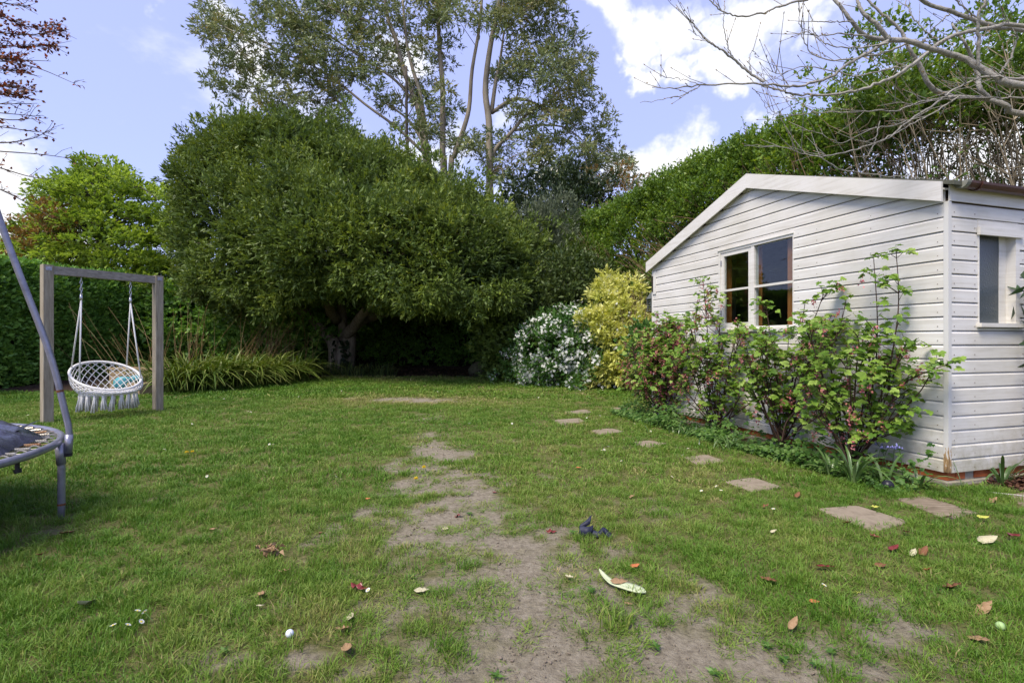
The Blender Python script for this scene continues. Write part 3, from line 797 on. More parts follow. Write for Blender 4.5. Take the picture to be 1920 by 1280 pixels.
# ------------------------------------------------------------------ shed
def build_shed():
    Z3 = np.array([0, 0, 1.])
    d3 = np.array([*SH_D, 0]); e3 = np.array([*SH_E, 0]); C3 = np.array([*SH_C, 0.])
    def q(t, u, z): return C3 + d3 * t + e3 * u + Z3 * z
    T, U = SH_LEN, SH_DEP
    shed = thing('garden_shed', (*SH_C, 0), 'off-white weatherboard garden shed with pitched roof, behind the flowering currants', 'shed')
    def part(name, VF, mat, parent=None, **kw): return mk(name, VF, mat, parent or shed, **kw)
    def bx(lo, hi): return frame_box(C3, d3, e3, Z3, lo, hi)
    Z0, PITCH, EAVE, RIDGE = .10, .1195, 2.55, 3.285
    def roof_z(t): return EAVE + (RIDGE - EAVE) * (1 - abs(t - T / 2) / (T / 2))
    win = (1.555, 2.80, 1.36, 2.42)          # t0 t1 z0 z1 on the gable
    sw = (.343, .868, 1.345, 2.165)          # s0 s1 z0 z1 on the side wall
    # --- boards of the gable: scooped shiplap, each its own piece
    def board_profile(h, thick=.021):
        return [(0, 0), (thick, 0), (thick, h * .79), (thick * .72, h * .85), (thick * .34, h * .955), (.001, h * .965), (0, h * .965)]
    def gable_board(t0, t1, z, h):
        jit = RNG.normal() * .0012
        poly = [q(t0, -(o + jit), z + zz) for o, zz in board_profile(h)]
        return extrude(poly, d3 * (t1 - t0))
    def side_board(s0, s1, z, h):
        jit = RNG.normal() * .0012
        poly = [q(-(o + jit), s0, z + zz) for o, zz in board_profile(h)]
        return extrude(poly, e3 * (s1 - s0))
    k = 0
    while True:
        z = Z0 + k * PITCH; k += 1
        z1 = z + PITCH
        if z1 > RIDGE - .06: break
        half = T / 2 if z1 < EAVE - .03 else max(0, (RIDGE - .03 - z1) / (RIDGE - EAVE) * T / 2)
        a, b = max(.012, T / 2 - half), min(T - .012, T / 2 + half)
        if b - a < .1: continue
        h = PITCH
        segs = [(a, b)]
        if z1 > win[2] and z < win[3] + .016:
            segs = [(a, win[0] - .001), (win[1] + .001, b)]
            for lo, hi in ((z, min(z1, win[2] - .045)), (max(z, win[3] + .016), z1)):    # pieces cut to fit below and above the window
                if hi - lo > .02: part('board', gable_board(win[0], win[1], lo, hi - lo), M['paint'])
        for s0, s1 in segs: part('board', gable_board(s0, s1, z, h), M['paint'])
    for k in range(20):
        z = Z0 + k * PITCH; z1 = z + PITCH
        if z1 > 2.40: break
        segs = [(.012, U)]
        if k == 0: segs = [(.012, .50), (.504, U)]
        if z1 > sw[2] - .025 and z < sw[3] + .014:
            segs = [(.012, sw[0] - .002), (sw[1] + .002, U)]
            for lo, hi in ((z, min(z1, sw[2] - .024)), (max(z, sw[3] + .014), z1)):
                if hi - lo > .02: part('board', side_board(sw[0] - .001, sw[1] + .001, lo, hi - lo), M['paint'])
        for s0, s1 in segs: part('board', side_board(s0, s1, z, PITCH), M['paint'])
    # --- hidden frame and lining: gable wall with its opening, side wall with its opening, the far walls, floor
    def wall_with_hole(mkbox, L_, hole, top):
        a0, a1, z0, z1 = hole
        return [mkbox(0, a0, .1, top), mkbox(a1, L_, .1, top), mkbox(a0, a1, .1, z0), mkbox(a0, a1, z1, top)]
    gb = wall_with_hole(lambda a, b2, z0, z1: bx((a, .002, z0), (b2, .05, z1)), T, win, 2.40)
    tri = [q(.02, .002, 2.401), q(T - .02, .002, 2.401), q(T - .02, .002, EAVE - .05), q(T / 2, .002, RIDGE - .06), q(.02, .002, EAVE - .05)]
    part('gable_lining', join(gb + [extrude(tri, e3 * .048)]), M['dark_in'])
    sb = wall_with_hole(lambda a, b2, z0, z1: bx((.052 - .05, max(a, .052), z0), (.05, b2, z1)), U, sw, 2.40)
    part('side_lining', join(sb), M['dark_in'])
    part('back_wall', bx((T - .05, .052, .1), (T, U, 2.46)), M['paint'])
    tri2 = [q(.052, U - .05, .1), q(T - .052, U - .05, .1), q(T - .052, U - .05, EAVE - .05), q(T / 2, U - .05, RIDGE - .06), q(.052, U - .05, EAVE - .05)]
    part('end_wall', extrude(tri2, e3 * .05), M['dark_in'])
    part('floor', bx((.052, .052, .09), (T - .052, U - .052, .12)), M['dark_in'])
    part('partition', bx((.06, 1.6, .13), (T - .06, 1.64, 2.3)), M['dark_in'])
    # --- roof slabs, barge boards
    def roof_slab(ta, tb, za, zb, name):
        n = np.array([0, 0, 1.])
        poly = [q(ta, -.075, za), q(tb, -.075, zb), q(tb, -.075, zb - .035), q(ta, -.075, za - .035)]
        part(name, extrude(poly, e3 * (U + .15)), M['felt'])
    sl = (RIDGE - EAVE) / (T / 2)
    roof_slab(-.10, T / 2, EAVE - .10 * sl + .002, RIDGE + .002, 'roof')
    roof_slab(T + .10, T / 2, EAVE - .10 * sl + .002, RIDGE + .002, 'roof')
    dz = .165
    ov = .095
    part('barge_board', extrude([q(-.016, -ov, EAVE - .02), q(T / 2, -ov, RIDGE + .004), q(T / 2, -ov, RIDGE + .004 - dz - .012), q(-.016, -ov, EAVE - .02 - dz)], e3 * .019), M['paint'])
    part('barge_board', extrude([q(T + .095, -ov, EAVE - .03), q(T / 2 + .001, -ov, RIDGE + .004), q(T / 2 + .001, -ov, RIDGE + .004 - dz - .012), q(T + .095, -ov, EAVE - .03 - dz)], e3 * .019), M['paint'])
    part('soffit', extrude([q(-.016, -.0745, EAVE - .07), q(T / 2, -.0745, RIDGE - .046), q(T + .09, -.0745, EAVE - .08), q(T + .09, -.0745, EAVE - .095), q(T / 2, -.0745, RIDGE - .061), q(-.016, -.0745, EAVE - .085)], e3 * .07), M['paint'])
    # --- eaves: fascia and gutter on the side wall
    part('fascia', bx((-.030, -.012, 2.375), (-.016 + .0, U, 2.515)), M['paint'])
    part('soffit', bx((-.0155, .012, 2.405), (-.001, U, 2.42)), M['paint'])
    gut = []
    prof = [(-.105 + .052 * math.cos(a), .052 * math.sin(a)) for a in np.linspace(math.pi, 2 * math.pi, 9)]
    outer = [q(-.036 - .052 + .052 * math.cos(a), .03, 2.52 + .055 * math.sin(a)) for a in np.linspace(math.pi, 2 * math.pi, 10)]
    inner = [q(-.036 - .052 + .047 * math.cos(a), .03, 2.52 + .05 * math.sin(a)) for a in np.linspace(2 * math.pi, math.pi, 10)]
    g = part('gutter', extrude(outer + inner, e3 * (U - .03)), M['gutter'])
    capp = [q(-.036 - .052 + .056 * math.cos(a), .018, 2.522 + .058 * math.sin(a)) for a in np.linspace(math.pi, 2 * math.pi, 10)]
    mk('end_cap', extrude(capp, e3 * .045), M['cap'], g)
    for s in (.19, 1.0, 1.8):
        br = [q(-.036 - .052 + .062 * math.cos(a), s, 2.52 + .065 * math.sin(a)) for a in np.linspace(math.pi, 2 * math.pi, 10)]
        br2 = [q(-.036 - .052 + .055 * math.cos(a), s, 2.52 + .058 * math.sin(a)) for a in np.linspace(2 * math.pi, math.pi, 10)]
        mk('bracket', extrude(br + br2, e3 * .022), M['gutter'], g)
    # --- corner trims
    part('corner_trim', bx((-.026, -.026, .105), (.0115, .0115, 2.372)), M['peel'])
    part('corner_trim', bx((T - .0115, -.024, .105), (T + .024, .0, 2.50)), M['paint'])
    pl = part('end_batten', bx((T - .10, -.036, 1.98), (T - .012, -.022, 2.36)), M['paint'])
    mk('iron_strap', bx((T - .035, -.052, 2.02), (T - .012, -.0365, 2.28)), M['bracket'], pl)
    # --- gable window: outer frame, casement, fixed light, glazing bars, panes
    t0, t1, z0, z1 = win
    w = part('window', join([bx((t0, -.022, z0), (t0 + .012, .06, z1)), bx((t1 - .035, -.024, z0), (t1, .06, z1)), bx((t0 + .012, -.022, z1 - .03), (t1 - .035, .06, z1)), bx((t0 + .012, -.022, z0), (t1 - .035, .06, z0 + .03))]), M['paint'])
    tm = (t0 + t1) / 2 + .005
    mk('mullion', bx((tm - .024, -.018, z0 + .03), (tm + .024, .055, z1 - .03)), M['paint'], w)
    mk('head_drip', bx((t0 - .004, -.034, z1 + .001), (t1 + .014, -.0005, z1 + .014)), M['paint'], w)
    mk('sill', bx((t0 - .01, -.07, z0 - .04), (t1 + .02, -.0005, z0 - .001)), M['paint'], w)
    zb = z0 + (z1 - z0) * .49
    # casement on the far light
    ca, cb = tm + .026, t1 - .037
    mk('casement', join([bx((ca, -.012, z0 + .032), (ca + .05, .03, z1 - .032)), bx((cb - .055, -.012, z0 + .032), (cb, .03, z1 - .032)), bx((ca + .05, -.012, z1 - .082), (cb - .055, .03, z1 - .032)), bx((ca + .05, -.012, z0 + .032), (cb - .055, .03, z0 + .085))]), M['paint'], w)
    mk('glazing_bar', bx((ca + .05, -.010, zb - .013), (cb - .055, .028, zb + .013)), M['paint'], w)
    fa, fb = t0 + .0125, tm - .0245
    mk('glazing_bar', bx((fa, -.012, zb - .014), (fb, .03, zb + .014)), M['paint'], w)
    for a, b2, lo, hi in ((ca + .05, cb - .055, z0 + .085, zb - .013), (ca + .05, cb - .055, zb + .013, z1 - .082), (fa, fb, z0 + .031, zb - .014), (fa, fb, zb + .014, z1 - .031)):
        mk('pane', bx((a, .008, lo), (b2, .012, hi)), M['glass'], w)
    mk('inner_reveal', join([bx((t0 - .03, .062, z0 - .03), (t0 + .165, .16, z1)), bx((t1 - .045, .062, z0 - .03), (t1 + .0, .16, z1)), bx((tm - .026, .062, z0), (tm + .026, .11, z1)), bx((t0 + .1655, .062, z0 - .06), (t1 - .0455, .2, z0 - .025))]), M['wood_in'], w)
    # --- side window with obscured glass
    s0, s1, z0, z1 = sw
    def sx(lo, hi): return frame_box(C3, e3, -d3, Z3, lo, hi)     # (s, outwards, z)
    w = part('window', join([sx((s0, -.05, z0), (s0 + .012, .024, z1)), sx((s1 - .052, -.05, z0), (s1, .026, z1)), sx((s0 + .012, -.05, z1 - .02), (s1 - .052, .022, z1))]), M['paint'])
    mk('head_board', sx((s0 - .016, .0225, z1 - .055), (s1 + .02, .048, z1 + .012)), M['paint'], w)
    mk('sill', sx((s0 - .02, -.05, z0 - .022), (s1 + .022, .058, z0 + .012)), M['paint'], w)
    mk('jamb', sx((s1 - .145, -.06, z0 + .012), (s1 - .0525, -.045, z1 - .02)), M['paint'], w)
    mk('pane', sx((s0 + .012, -.052, z0 + .0125), (s1 - .146, -.048, z1 - .0205)), M['frost'], w)
    mk('inner_post', sx((s1 - .20, -.12, z0), (s1 - .15, -.056, z1)), M['wood_in'], w)
    # --- ironmongery on the casement, nail heads on the boards
    for zz in (1.55, 2.22): mk('hinge', bx((win[1] - .052, -.020, zz), (win[1] - .030, -.0125, zz + .07)), M['galv'], shed)
    nails = []
    for k in range(28):
        z = Z0 + k * PITCH + .03
        if z < 2.5:
            for t_ in (.06, .65, 1.25, 1.49, 2.87, 3.3, 3.9, T - .05):
                nails.append(bx((t_ - .003, -.0235, z), (t_ + .003, -.0205, z + .006)))
            if z < 2.3:
                for s_ in (.05, .30, .92, 1.5): nails.append(bx((-.0235, s_ - .003, z), (-.0205, s_ + .003, z + .006)))
    o_ = part('nail_heads', join(nails), M['nail']); o_['kind'] = 'stuff'
    # --- brick plinth on a concrete footing
    pl = part('plinth', join([bx((.012, .012, -.02), (T, .09, .098)), bx((.012, .0905, -.02), (.09, U, .098))]), M['mortar'])
    L_ = .215
    n = int(T / (L_ + .01))
    bm = None
    for k in range(n):
        a = .0 + k * (L_ + .01)
        mk('brick', bx((a, .004, .032), (min(a + L_, T), .1, .0965)), M['brick'], pl)
    for k in range(int(U / (L_ + .01))):
        a = .1005 + .012 + k * (L_ + .01)
        mk('brick', bx((.004, a, .032), (.1, min(a + (L_ if k else .11), U), .0965)), M['brick'], pl)
    V, Fc = join([bx((-.05, -.06, -.15), (T, .1, .028)), bx((-.06, .101, -.15), (.1, U, .024))])
    V = V + RNG.normal(size=V.shape) * .006
    part('footing', (V, Fc), M['concrete'])
    # --- lantern hung from a bracket on the far side of the shed
    lp = q(T + .17, .08, 0)
    lz = 1.70
    la = thing('hanging_lantern', (lp[0], lp[1], lz), 'grey metal lantern hanging at the far corner of the shed', 'lantern')
    mk('roof', lathe([(.115, .22), (.10, .235), (.02, .34), (.012, .36)], (lp[0], lp[1], lz), 6), M['lantern'], la)
    mk('cage', join([box((lp[0] + r1 * math.cos(a) - .006, lp[1] + r1 * math.sin(a) - .006, lz + .02), (lp[0] + r1 * math.cos(a) + .006, lp[1] + r1 * math.sin(a) + .006, lz + .221)) for r1 in (.09,) for a in np.arange(6) * math.pi / 3]
                    + [tube([(lp[0] + .09 * math.cos(a), lp[1] + .09 * math.sin(a), lz + h) for a in np.linspace(0, 2 * math.pi, 13)], .005, 5) for h in (.06, .1, .14, .18)]), M['lantern'], la)
    mk('base', lathe([(.05, 0), (.10, .012), (.10, .022)], (lp[0], lp[1], lz), 6), M['lantern'], la)
    mk('globe', lathe([(.05, .03), (.065, .08), (.065, .16), (.05, .215)], (lp[0], lp[1], lz), 10), M['glass'], la, smooth=True)
    mk('hook', tube(smooth_line([(lp[0], lp[1], lz + .355), (lp[0], lp[1], lz + .42), tuple(q(T + .10, .06, lz + .52)), tuple(q(T + .026, .04, lz + .50))], 10), .007, 6), M['bracket'], la)
build_shed()
# ------------------------------------------------------------------ swing frame and hanging chair
def build_swing():
    A = PG(88, 793); B = PG(296, 770)
    bd = unit(np.array([B[0] - A[0], B[1] - A[1], 0])); pd = np.array([bd[1], -bd[0], 0]); Z3 = np.array([0, 0, 1.])
    top = 2.33
    L_ = float(np.dot(B - A, bd)); O = np.array([A[0], A[1], 0.])
    fr = thing('swing_frame', (A[0], A[1], G(A[0], A[1])), 'weathered timber post-and-beam swing frame standing on the lawn', 'swing frame')
    w = .063
    def bx(lo, hi): return frame_box(O, bd, pd, Z3, lo, hi)
    def chamfer_post(x):
        c = .008
        poly = [(x - w + c, -w), (x + w - c, -w), (x + w, -w + c), (x + w, w - c), (x + w - c, w), (x - w + c, w), (x - w, w - c), (x - w, -w + c)]
        return extrude([O + bd * a + pd * b for a, b in poly] + np.array([0, 0, -.1]), Z3 * (top + .1))
    for x in (0, L_): mk('post', chamfer_post(x), M['post'], fr)
    mk('beam', bx((w + .001, -.052, top - .135), (L_ - w - .001, .052, top - .012)), M['beam'], fr)
    for x, s in ((0, 1), (L_, 1)):
        pt = mk('bolt_plate', bx((x - .035, w + .001, top - .085), (x + .035, w + .007, top - .03)), M['galv'], fr)
        mk('bolt', bx((x - .012, w + .0075, top - .068), (x + .012, w + .02, top - .046)), M['galv'], pt)
    # chair
    c0 = L_ * .5
    Cx = O + bd * (c0 - .02) + pd * .05
    ch = thing('hanging_chair', (Cx[0], Cx[1], .1), 'white macrame hanging chair with tassel fringe, hung from the timber frame', 'hanging chair')
    RR = .455
    zc = .66
    tilt = .46
    vax = unit(-pd * math.sqrt(1 - tilt ** 2) + Z3 * tilt)
    RC = Cx + Z3 * zc
    a = np.linspace(0, 2 * np.pi, 57)
    ring = RC[None] + RR * (np.cos(a)[:, None] * bd + np.sin(a)[:, None] * vax)
    mk('back_ring', tube(ring, .020, 9, cap=False), M['rope'], ch, smooth=True)
    SC_ = Cx + pd * .08 + Z3 * .385
    SR = .335
    sring = SC_[None] + SR * (np.cos(a)[:, None] * bd * 1.06 - np.sin(a)[:, None] * pd)
    mk('seat_ring', tube(sring, .019, 8, cap=False), M['rope'], ch, smooth=True)
    # diamond netting between the rings and across the seat
    net = []
    n = 26
    def onsurf(th, s):
        p = RC + RR * (math.cos(th) * bd + math.sin(th) * vax)
        q2 = SC_ + SR * (math.cos(th) * bd * 1.06 - math.sin(th) * pd)
        r = p * (1 - s) + q2 * s
        return r + (unit(r - (RC + SC_) / 2)) * .05 * math.sin(math.pi * s)
    for k in range(n):
        for sg in (1, -1):
            th0 = 2 * math.pi * k / n
            net.append(tube([onsurf(th0 + sg * s * 1.05, s) for s in np.linspace(0, 1, 9)], .0065, 4, cap=False))
    m2 = 10
    for k in range(-m2, m2 + 1):
        for sg in (1, -1):
            off = k / m2 * SR * 1.35
            ln = []
            for s in np.linspace(-1, 1, 9):
                x_ = s * SR * 1.35; y_ = off
                px_ = (x_ + sg * y_) * .707; py_ = (y_ - sg * x_) * .707
                if math.hypot(px_, py_) < SR: ln.append(SC_ + bd * px_ * 1.04 + pd * py_ - Z3 * .05 * (1 - (px_ ** 2 + py_ ** 2) / SR ** 2))
            if len(ln) > 2: net.append(tube(ln, .0065, 4, cap=False))
    mk('netting', join(net), M['rope'], ch, smooth=True)
    # tassels hanging from the seat ring
    for k in range(20):
        th = 2 * math.pi * k / 20 + .1
        p = SC_ + SR * (math.cos(th) * bd * 1.06 - math.sin(th) * pd)
        h = .20 + .05 * RNG.random()
        sway = RNG.normal(size=2) * .015
        strands = []
        for j in range(7):
            b0 = j / 7 * 6.283; r0 = .012 if j else 0; r1 = .034 + .008 * RNG.random()
            if not j: r1 = .008
            strands.append(tube([p + Z3 * .0 + np.array([r0 * math.cos(b0), r0 * math.sin(b0), -.012]), p + np.array([r0 * 1.2 * math.cos(b0), r0 * 1.2 * math.sin(b0), -.07]),
                                 p + np.array([sway[0] + r1 * math.cos(b0), sway[1] + r1 * math.sin(b0), -h - .02 * RNG.random()])], [.012, .010, .0125], 5))
        mk('tassel', join(strands), M['rope'], ch, smooth=True)
    # suspension: four ropes to two hooks on short chains
    for sx, th_b, th_f in ((-1, math.pi - .62, math.pi + .45), (1, .62, -.45)):
        hk = O + bd * (c0 + sx * .33) + Z3 * (top - .135)
        kn = hk - Z3 * .36
        for th in (th_b, th_f):
            p = RC + RR * (math.cos(th) * bd + math.sin(th) * vax)
            mk('rope', tube([kn, (kn + p) / 2, p], .011, 6), M['rope'], ch, smooth=True)
        links = []
        for j in range(6):
            c = hk - Z3 * (.035 + j * .052)
            ax = bd if j % 2 else pd
            links.append(tube([c + ax * .014 * math.cos(b) + Z3 * .034 * math.sin(b) for b in np.linspace(0, 2 * np.pi, 11)], .006, 5, cap=False))
        links.append(tube([kn + Z3 * .09, kn + Z3 * .03, kn], [.016, .022, .012], 7))
        mk('chain', join(links), M['chain'], ch, smooth=True)
build_swing()

# ------------------------------------------------------------------ trampoline
def build_trampoline():
    C = np.array([-4.33, 2.65, 0.]); RR = 1.5; HZ = .52
    Z3 = np.array([0, 0, 1.])
    tr = thing('trampoline', (C[0], C[1], G(C[0], C[1])), 'round garden trampoline with grey steel frame, cut off by the left edge', 'trampoline')
    def rim(a, r=RR, z=HZ): return np.array([C[0] + r * math.cos(a), C[1] + r * math.sin(a), z])
    mk('rim', tube([rim(a) for a in np.linspace(0, 2 * math.pi, 97)], .024, 10, cap=False), M['galv_tube'], tr, smooth=True)
    A0 = math.atan2(3.47 - C[1], -3.08 - C[0])
    for k in range(4):
        a = A0 + k * math.pi / 2
        out = np.array([math.cos(a), math.sin(a), 0])
        foot = rim(a, RR + .015, G(*rim(a)[:2]) - .02)
        lg = mk('leg', tube([foot, foot + Z3 * .115, foot + Z3 * .12, foot + Z3 * .36, foot + Z3 * .40, rim(a, RR, HZ - .02)], [.021, .021, .022, .022, .022, .022], 10), M['galv_tube'], tr, smooth=True)
        mk('leg_socket', tube([foot + Z3 * .385, rim(a, RR + .004, HZ - .01)], .027, 10), M['galv_tube'], lg, smooth=True)
        mk('joint_band', tube([foot + Z3 * .108, foot + Z3 * .122], .0235, 10), M['rust'], lg)
        # enclosure pole: clamp outside the rim, then bending inwards as it rises
        p0 = rim(a, RR + .05, HZ - .085)
        line = smooth_line([p0, rim(a, RR + .055, HZ + .06), rim(a, RR + .03, HZ + .22), rim(a, RR - .05, HZ + .62), rim(a, RR - .23, HZ + 1.25), rim(a, RR - .40, HZ + 1.9)], 22)
        up = mk('enclosure_pole', tube(line, .0195, 10), M['galv_tube'], tr, smooth=True)
        mk('pole_sleeve', tube([p0, rim(a, RR + .055, HZ + .045)], .0235, 10), M['galv_tube'], up, smooth=True)
        mk('end_plug', tube([p0 - Z3 * .018, p0 + Z3 * .004], .0245, 10), M['plastic_black'], up)
        j = line[10]; t_ = unit(line[11] - line[9])
        mk('joint_band', tube([j - t_ * .008, j + t_ * .008], .0205, 10), M['rust'], up)
    # springs
    ns = 60
    for k in range(ns):
        a = A0 - .05 + 2 * math.pi * (k + .5) / ns
        rel = (a - A0 + math.pi) % (2 * math.pi) - math.pi
        if abs(rel) > 1.25: continue
        d = -np.array([math.cos(a), math.sin(a), 0])
        p0 = rim(a, RR - .02, HZ + .012); m_ = 27
        pts = [p0, p0 + d * .035]; rad = [.003, .003]
        for j in range(m_):
            pts.append(p0 + d * (.04 + j * .0042)); rad.append(.0135 if j % 2 else .0105)
        pts += [p0 + d * .16, p0 + d * .20]; rad += [.003, .003]
        mk('spring', tube(pts, rad, 7), M['spring_rust' if k % 7 == 3 else 'spring'], tr)
        hk = rim(a + .035, RR - .03, HZ + .012)
        mk('hook', tube(smooth_line([hk + d * .0, hk + d * .03 + Z3 * .012, hk + d * .055], 6), .0045, 5), M['spring'], tr)
    mk('jumping_mat', lathe([(1.30, HZ - .004), (1.30, HZ + .002)], (C[0], C[1], 0), 64), M['mat'], tr)
    # crumpled pad lying loose on the mat
    n, mm = 150, 46
    V = []; 
    for i in range(mm):
        r = i / (mm - 1)
        for j in range(n):
            a = 2 * math.pi * j / n
            rr = r * (1.29 + .05 * math.sin(3 * a + 1) + .03 * math.sin(11 * a) + .10 * max(0, math.sin(a)) ** .5)
            x, y = C[0] + rr * math.cos(a), C[1] + rr * math.sin(a)
            z = HZ + .02 + .10 * (1 - r ** 12) * (.45 + .9 * (fbm(x * 2.4, y * 2.4, 61, 3))) + .11 * (.5 - abs(vnoise(x * 6, y * 6, 62) - .5)) ** 3 * 8 * .5 * (1 - r ** 8) + .03 * (.5 - abs(vnoise(x * 14, y * 14, 63) - .5)) ** 2 * 4 * .6 * (1 - r ** 10)
            V.append((x, y, float(z)))
    Fc = [(i * n + j, i * n + (j + 1) % n, (i + 1) * n + (j + 1) % n, (i + 1) * n + j) for i in range(mm - 1) for j in range(n)]
    pad = thing_mesh('trampoline_cover', (np.array(V), Fc), M['pad'], (C[0], C[1], HZ), 'crumpled navy vinyl cover lying on the trampoline', 'cover')
    a = A0 + .10
    fl = [rim(a - .06, 1.22, HZ + .055), rim(a + .10, 1.20, HZ + .06), rim(a - .01, 1.40, HZ + .145)]
    mk('loose_flap', (np.array(fl + [f - np.array([.004, .004, .004]) for f in fl]), [(0, 1, 2), (5, 4, 3), (0, 3, 4, 1), (1, 4, 5, 2), (2, 5, 3, 0)]), M['plastic_black'], pad)
    s = rim(A0 - .36, RR - .01, HZ - .03)
    mk('strap', join([tube([s + Z3 * .02, s - Z3 * .03], .012, 6), tube([s - Z3 * .03, s - Z3 * .055 + np.array([.006, 0, 0])], [.021, .017], 6)]), M['plastic_black'], tr)
def thing_mesh(name, VF, mat, base, label, cat, group=None, smooth=True):
    o = mk(name, VF, mat, base=base, smooth=smooth)
    return tag(o, label, cat, group)
build_trampoline()
# ------------------------------------------------------------------ trees
def limb(pts, r0, r1, n=8, res=14, wob=.0):
    l = smooth_line(pts, res)
    if wob: l[1:-1] += RNG.normal(size=(res - 2, 3)) * wob
    return tube(l, np.linspace(r0, r1, res), n)

def twigs_to(targets, src, r=.02, sag=.0, n=5):
    """thin branches from the nearest of the source points to each target"""
    out = []
    src = np.asarray(src)
    for t in targets:
        d = np.linalg.norm(src - t, axis=1) + .6 * np.maximum(0, src[:, 2] - t[2])
        s = src[int(np.argmin(d))]
        mid = s * .5 + t * .5 + np.array([0, 0, .12 * np.linalg.norm(t - s) - sag]) + RNG.normal(size=3) * .06 * np.linalg.norm(t - s)
        out.append(tube(smooth_line([s, mid, t], 6), np.linspace(r, r * .3, 6), n, cap=False))
    return out

def build_big_tree():
    """the broad evergreen that fills the back of the garden"""
    Y0 = TREE_Y
    b = np.array([TREE_X, Y0, G(TREE_X, Y0)])
    tr = thing('evergreen_tree', b, 'huge spreading dark evergreen tree with a dark hollow beneath its crown', 'tree')
    def E(px, py, Y, rx, ry, rz):
        p = P(px, py, Y); return (p[0], p[1], p[2], rx, ry, rz)
    ells = [E(545, 365, 17.6, 2.4, 1.9, 2.15), E(450, 440, 17.2, 1.6, 1.5, 2.2), E(650, 428, 17.2, 2.7, 2.4, 2.1), E(765, 462, 16.8, 2.4, 2.4, 1.7), E(865, 502, 16.4, 1.8, 2.2, 1.3),
            E(565, 448, 16.6, 2.8, 2.3, 1.35), E(690, 470, 15.9, 2.7, 2.8, 1.3), E(810, 488, 15.6, 2.2, 2.6, 1.1), E(470, 510, 16.6, 1.2, 1.4, .8), E(925, 525, 16.0, 1.0, 1.8, .95),
            E(420, 380, 18.0, 1.0, 1.2, 1.6), E(490, 322, 18.2, 1.2, 1.2, 1.15), E(605, 332, 18.0, 1.75, 1.5, 1.35), E(700, 395, 17.6, 1.6, 1.6, 1.35), E(400, 470, 17.4, .7, 1.0, 1.2),
            E(600, 410, 20.0, 3.2, 1.8, 2.6), E(770, 475, 19.8, 2.8, 1.6, 1.7)]
    # the crown in lumps of foliage, dense outside, sparser within
    c, n = ell_surface(ells, 1250, .93)
    front = (c[:, 1] < 19.5)
    c, n = c[front], n[front]
    lr = .34 + .55 * RNG.random(len(c)) ** 1.5
    big = vnoise(c[:, 0] * .9 + c[:, 1] * .4, c[:, 2] * .9 - c[:, 1] * .5, 33)[:, None] - .5
    c = c + n * (RNG.normal(size=(len(c), 1)) * .20 + 1.0 * big)
    def clear(p, r):                                            # the underside stays open above trunk and hollow
        px_ = 960 + p[:, 0] / p[:, 1] * F; py_ = 640 - (p[:, 2] - CH) / p[:, 1] * F + r / p[:, 1] * F
        return py_ < np.interp(px_, [330, 400, 450, 540, 560, 700, 720, 950, 1000], [565, 585, 605, 600, 575, 575, 602, 604, 604])
    gaps = fbm(c[:, 0] * .8 + c[:, 1] * .3, c[:, 2] * .9 + c[:, 1] * .3, 36, 3) > .35 + .10 * sstep(-7.6, -9.2, c[:, 0])
    k = clear(c, lr + .12) & gaps
    c, n, lr = c[k], n[k], lr[k]
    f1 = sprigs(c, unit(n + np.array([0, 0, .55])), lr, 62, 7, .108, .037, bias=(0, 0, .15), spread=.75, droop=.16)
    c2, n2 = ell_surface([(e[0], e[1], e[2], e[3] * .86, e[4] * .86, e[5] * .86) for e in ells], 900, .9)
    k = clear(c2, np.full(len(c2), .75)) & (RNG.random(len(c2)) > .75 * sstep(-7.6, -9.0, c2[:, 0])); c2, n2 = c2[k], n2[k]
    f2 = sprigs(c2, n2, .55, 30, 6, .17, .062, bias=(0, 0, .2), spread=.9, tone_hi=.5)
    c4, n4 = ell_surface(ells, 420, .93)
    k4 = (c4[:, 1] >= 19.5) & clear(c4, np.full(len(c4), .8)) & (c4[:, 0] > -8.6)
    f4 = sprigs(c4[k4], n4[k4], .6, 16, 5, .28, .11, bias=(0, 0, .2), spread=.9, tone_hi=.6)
    # drooping skirts along the lower edge
    sk = []
    for px, py, Y in [(400, 545, 15.6), (430, 572, 15.2), (480, 585, 15.0), (505, 610, 15.2), (540, 595, 14.8), (580, 600, 14.6), (610, 590, 14.2), (650, 588, 13.6), (690, 585, 13.2), (740, 580, 13.0), (780, 585, 13), (820, 592, 13.0), (860, 598, 13.2),
                      (900, 600, 13.4), (935, 600, 13.8), (960, 580, 14), (560, 570, 14.2), (720, 560, 12.9), (850, 570, 12.9), (520, 570, 15), (455, 600, 15.5), (380, 560, 16), (430, 610, 16)]:
        for _ in range(5):
            p = P(px + RNG.normal() * 14, py - 40 - (34 if 540 < px < 715 else 0) + RNG.normal() * 10, Y + RNG.normal() * .3); sk.append(p)
    sk = np.array(sk)
    f3 = sprigs(sk, np.tile([0, -.7, -.3], (len(sk), 1)), .32, 40, 7, .108, .037, bias=(0, 0, -.25), spread=.7, droop=.16)
    # loose sprays that fray the left edge
    ed = np.array([P(RNG.uniform(340, 400) + max(0, 330 - y) * .5, y, 17.8 + RNG.normal() * .4) for y in RNG.uniform(270, 560, 95)])
    f5 = sprigs(ed, np.tile([-.5, -.3, .4], (len(ed), 1)), .30, 15, 7, .11, .038, bias=(-.3, 0, .15), spread=.7)
    # shoots standing out of the dome
    up_ = np.where(n[:, 2] > .05)[0]; up_ = RNG.choice(up_, 230)
    f6 = sprigs(c[up_] + n[up_] * (lr[up_] * .8 + .22)[:, None] + RNG.normal(size=(230, 3)) * .12, n[up_], .15 + .12 * RNG.random(230), 13, 7, .108, .037, bias=(0, 0, .5), spread=.6)
    mk('crown', join([f1, f2, f3, f4, f5, f6]), M['l_oak'], tr)
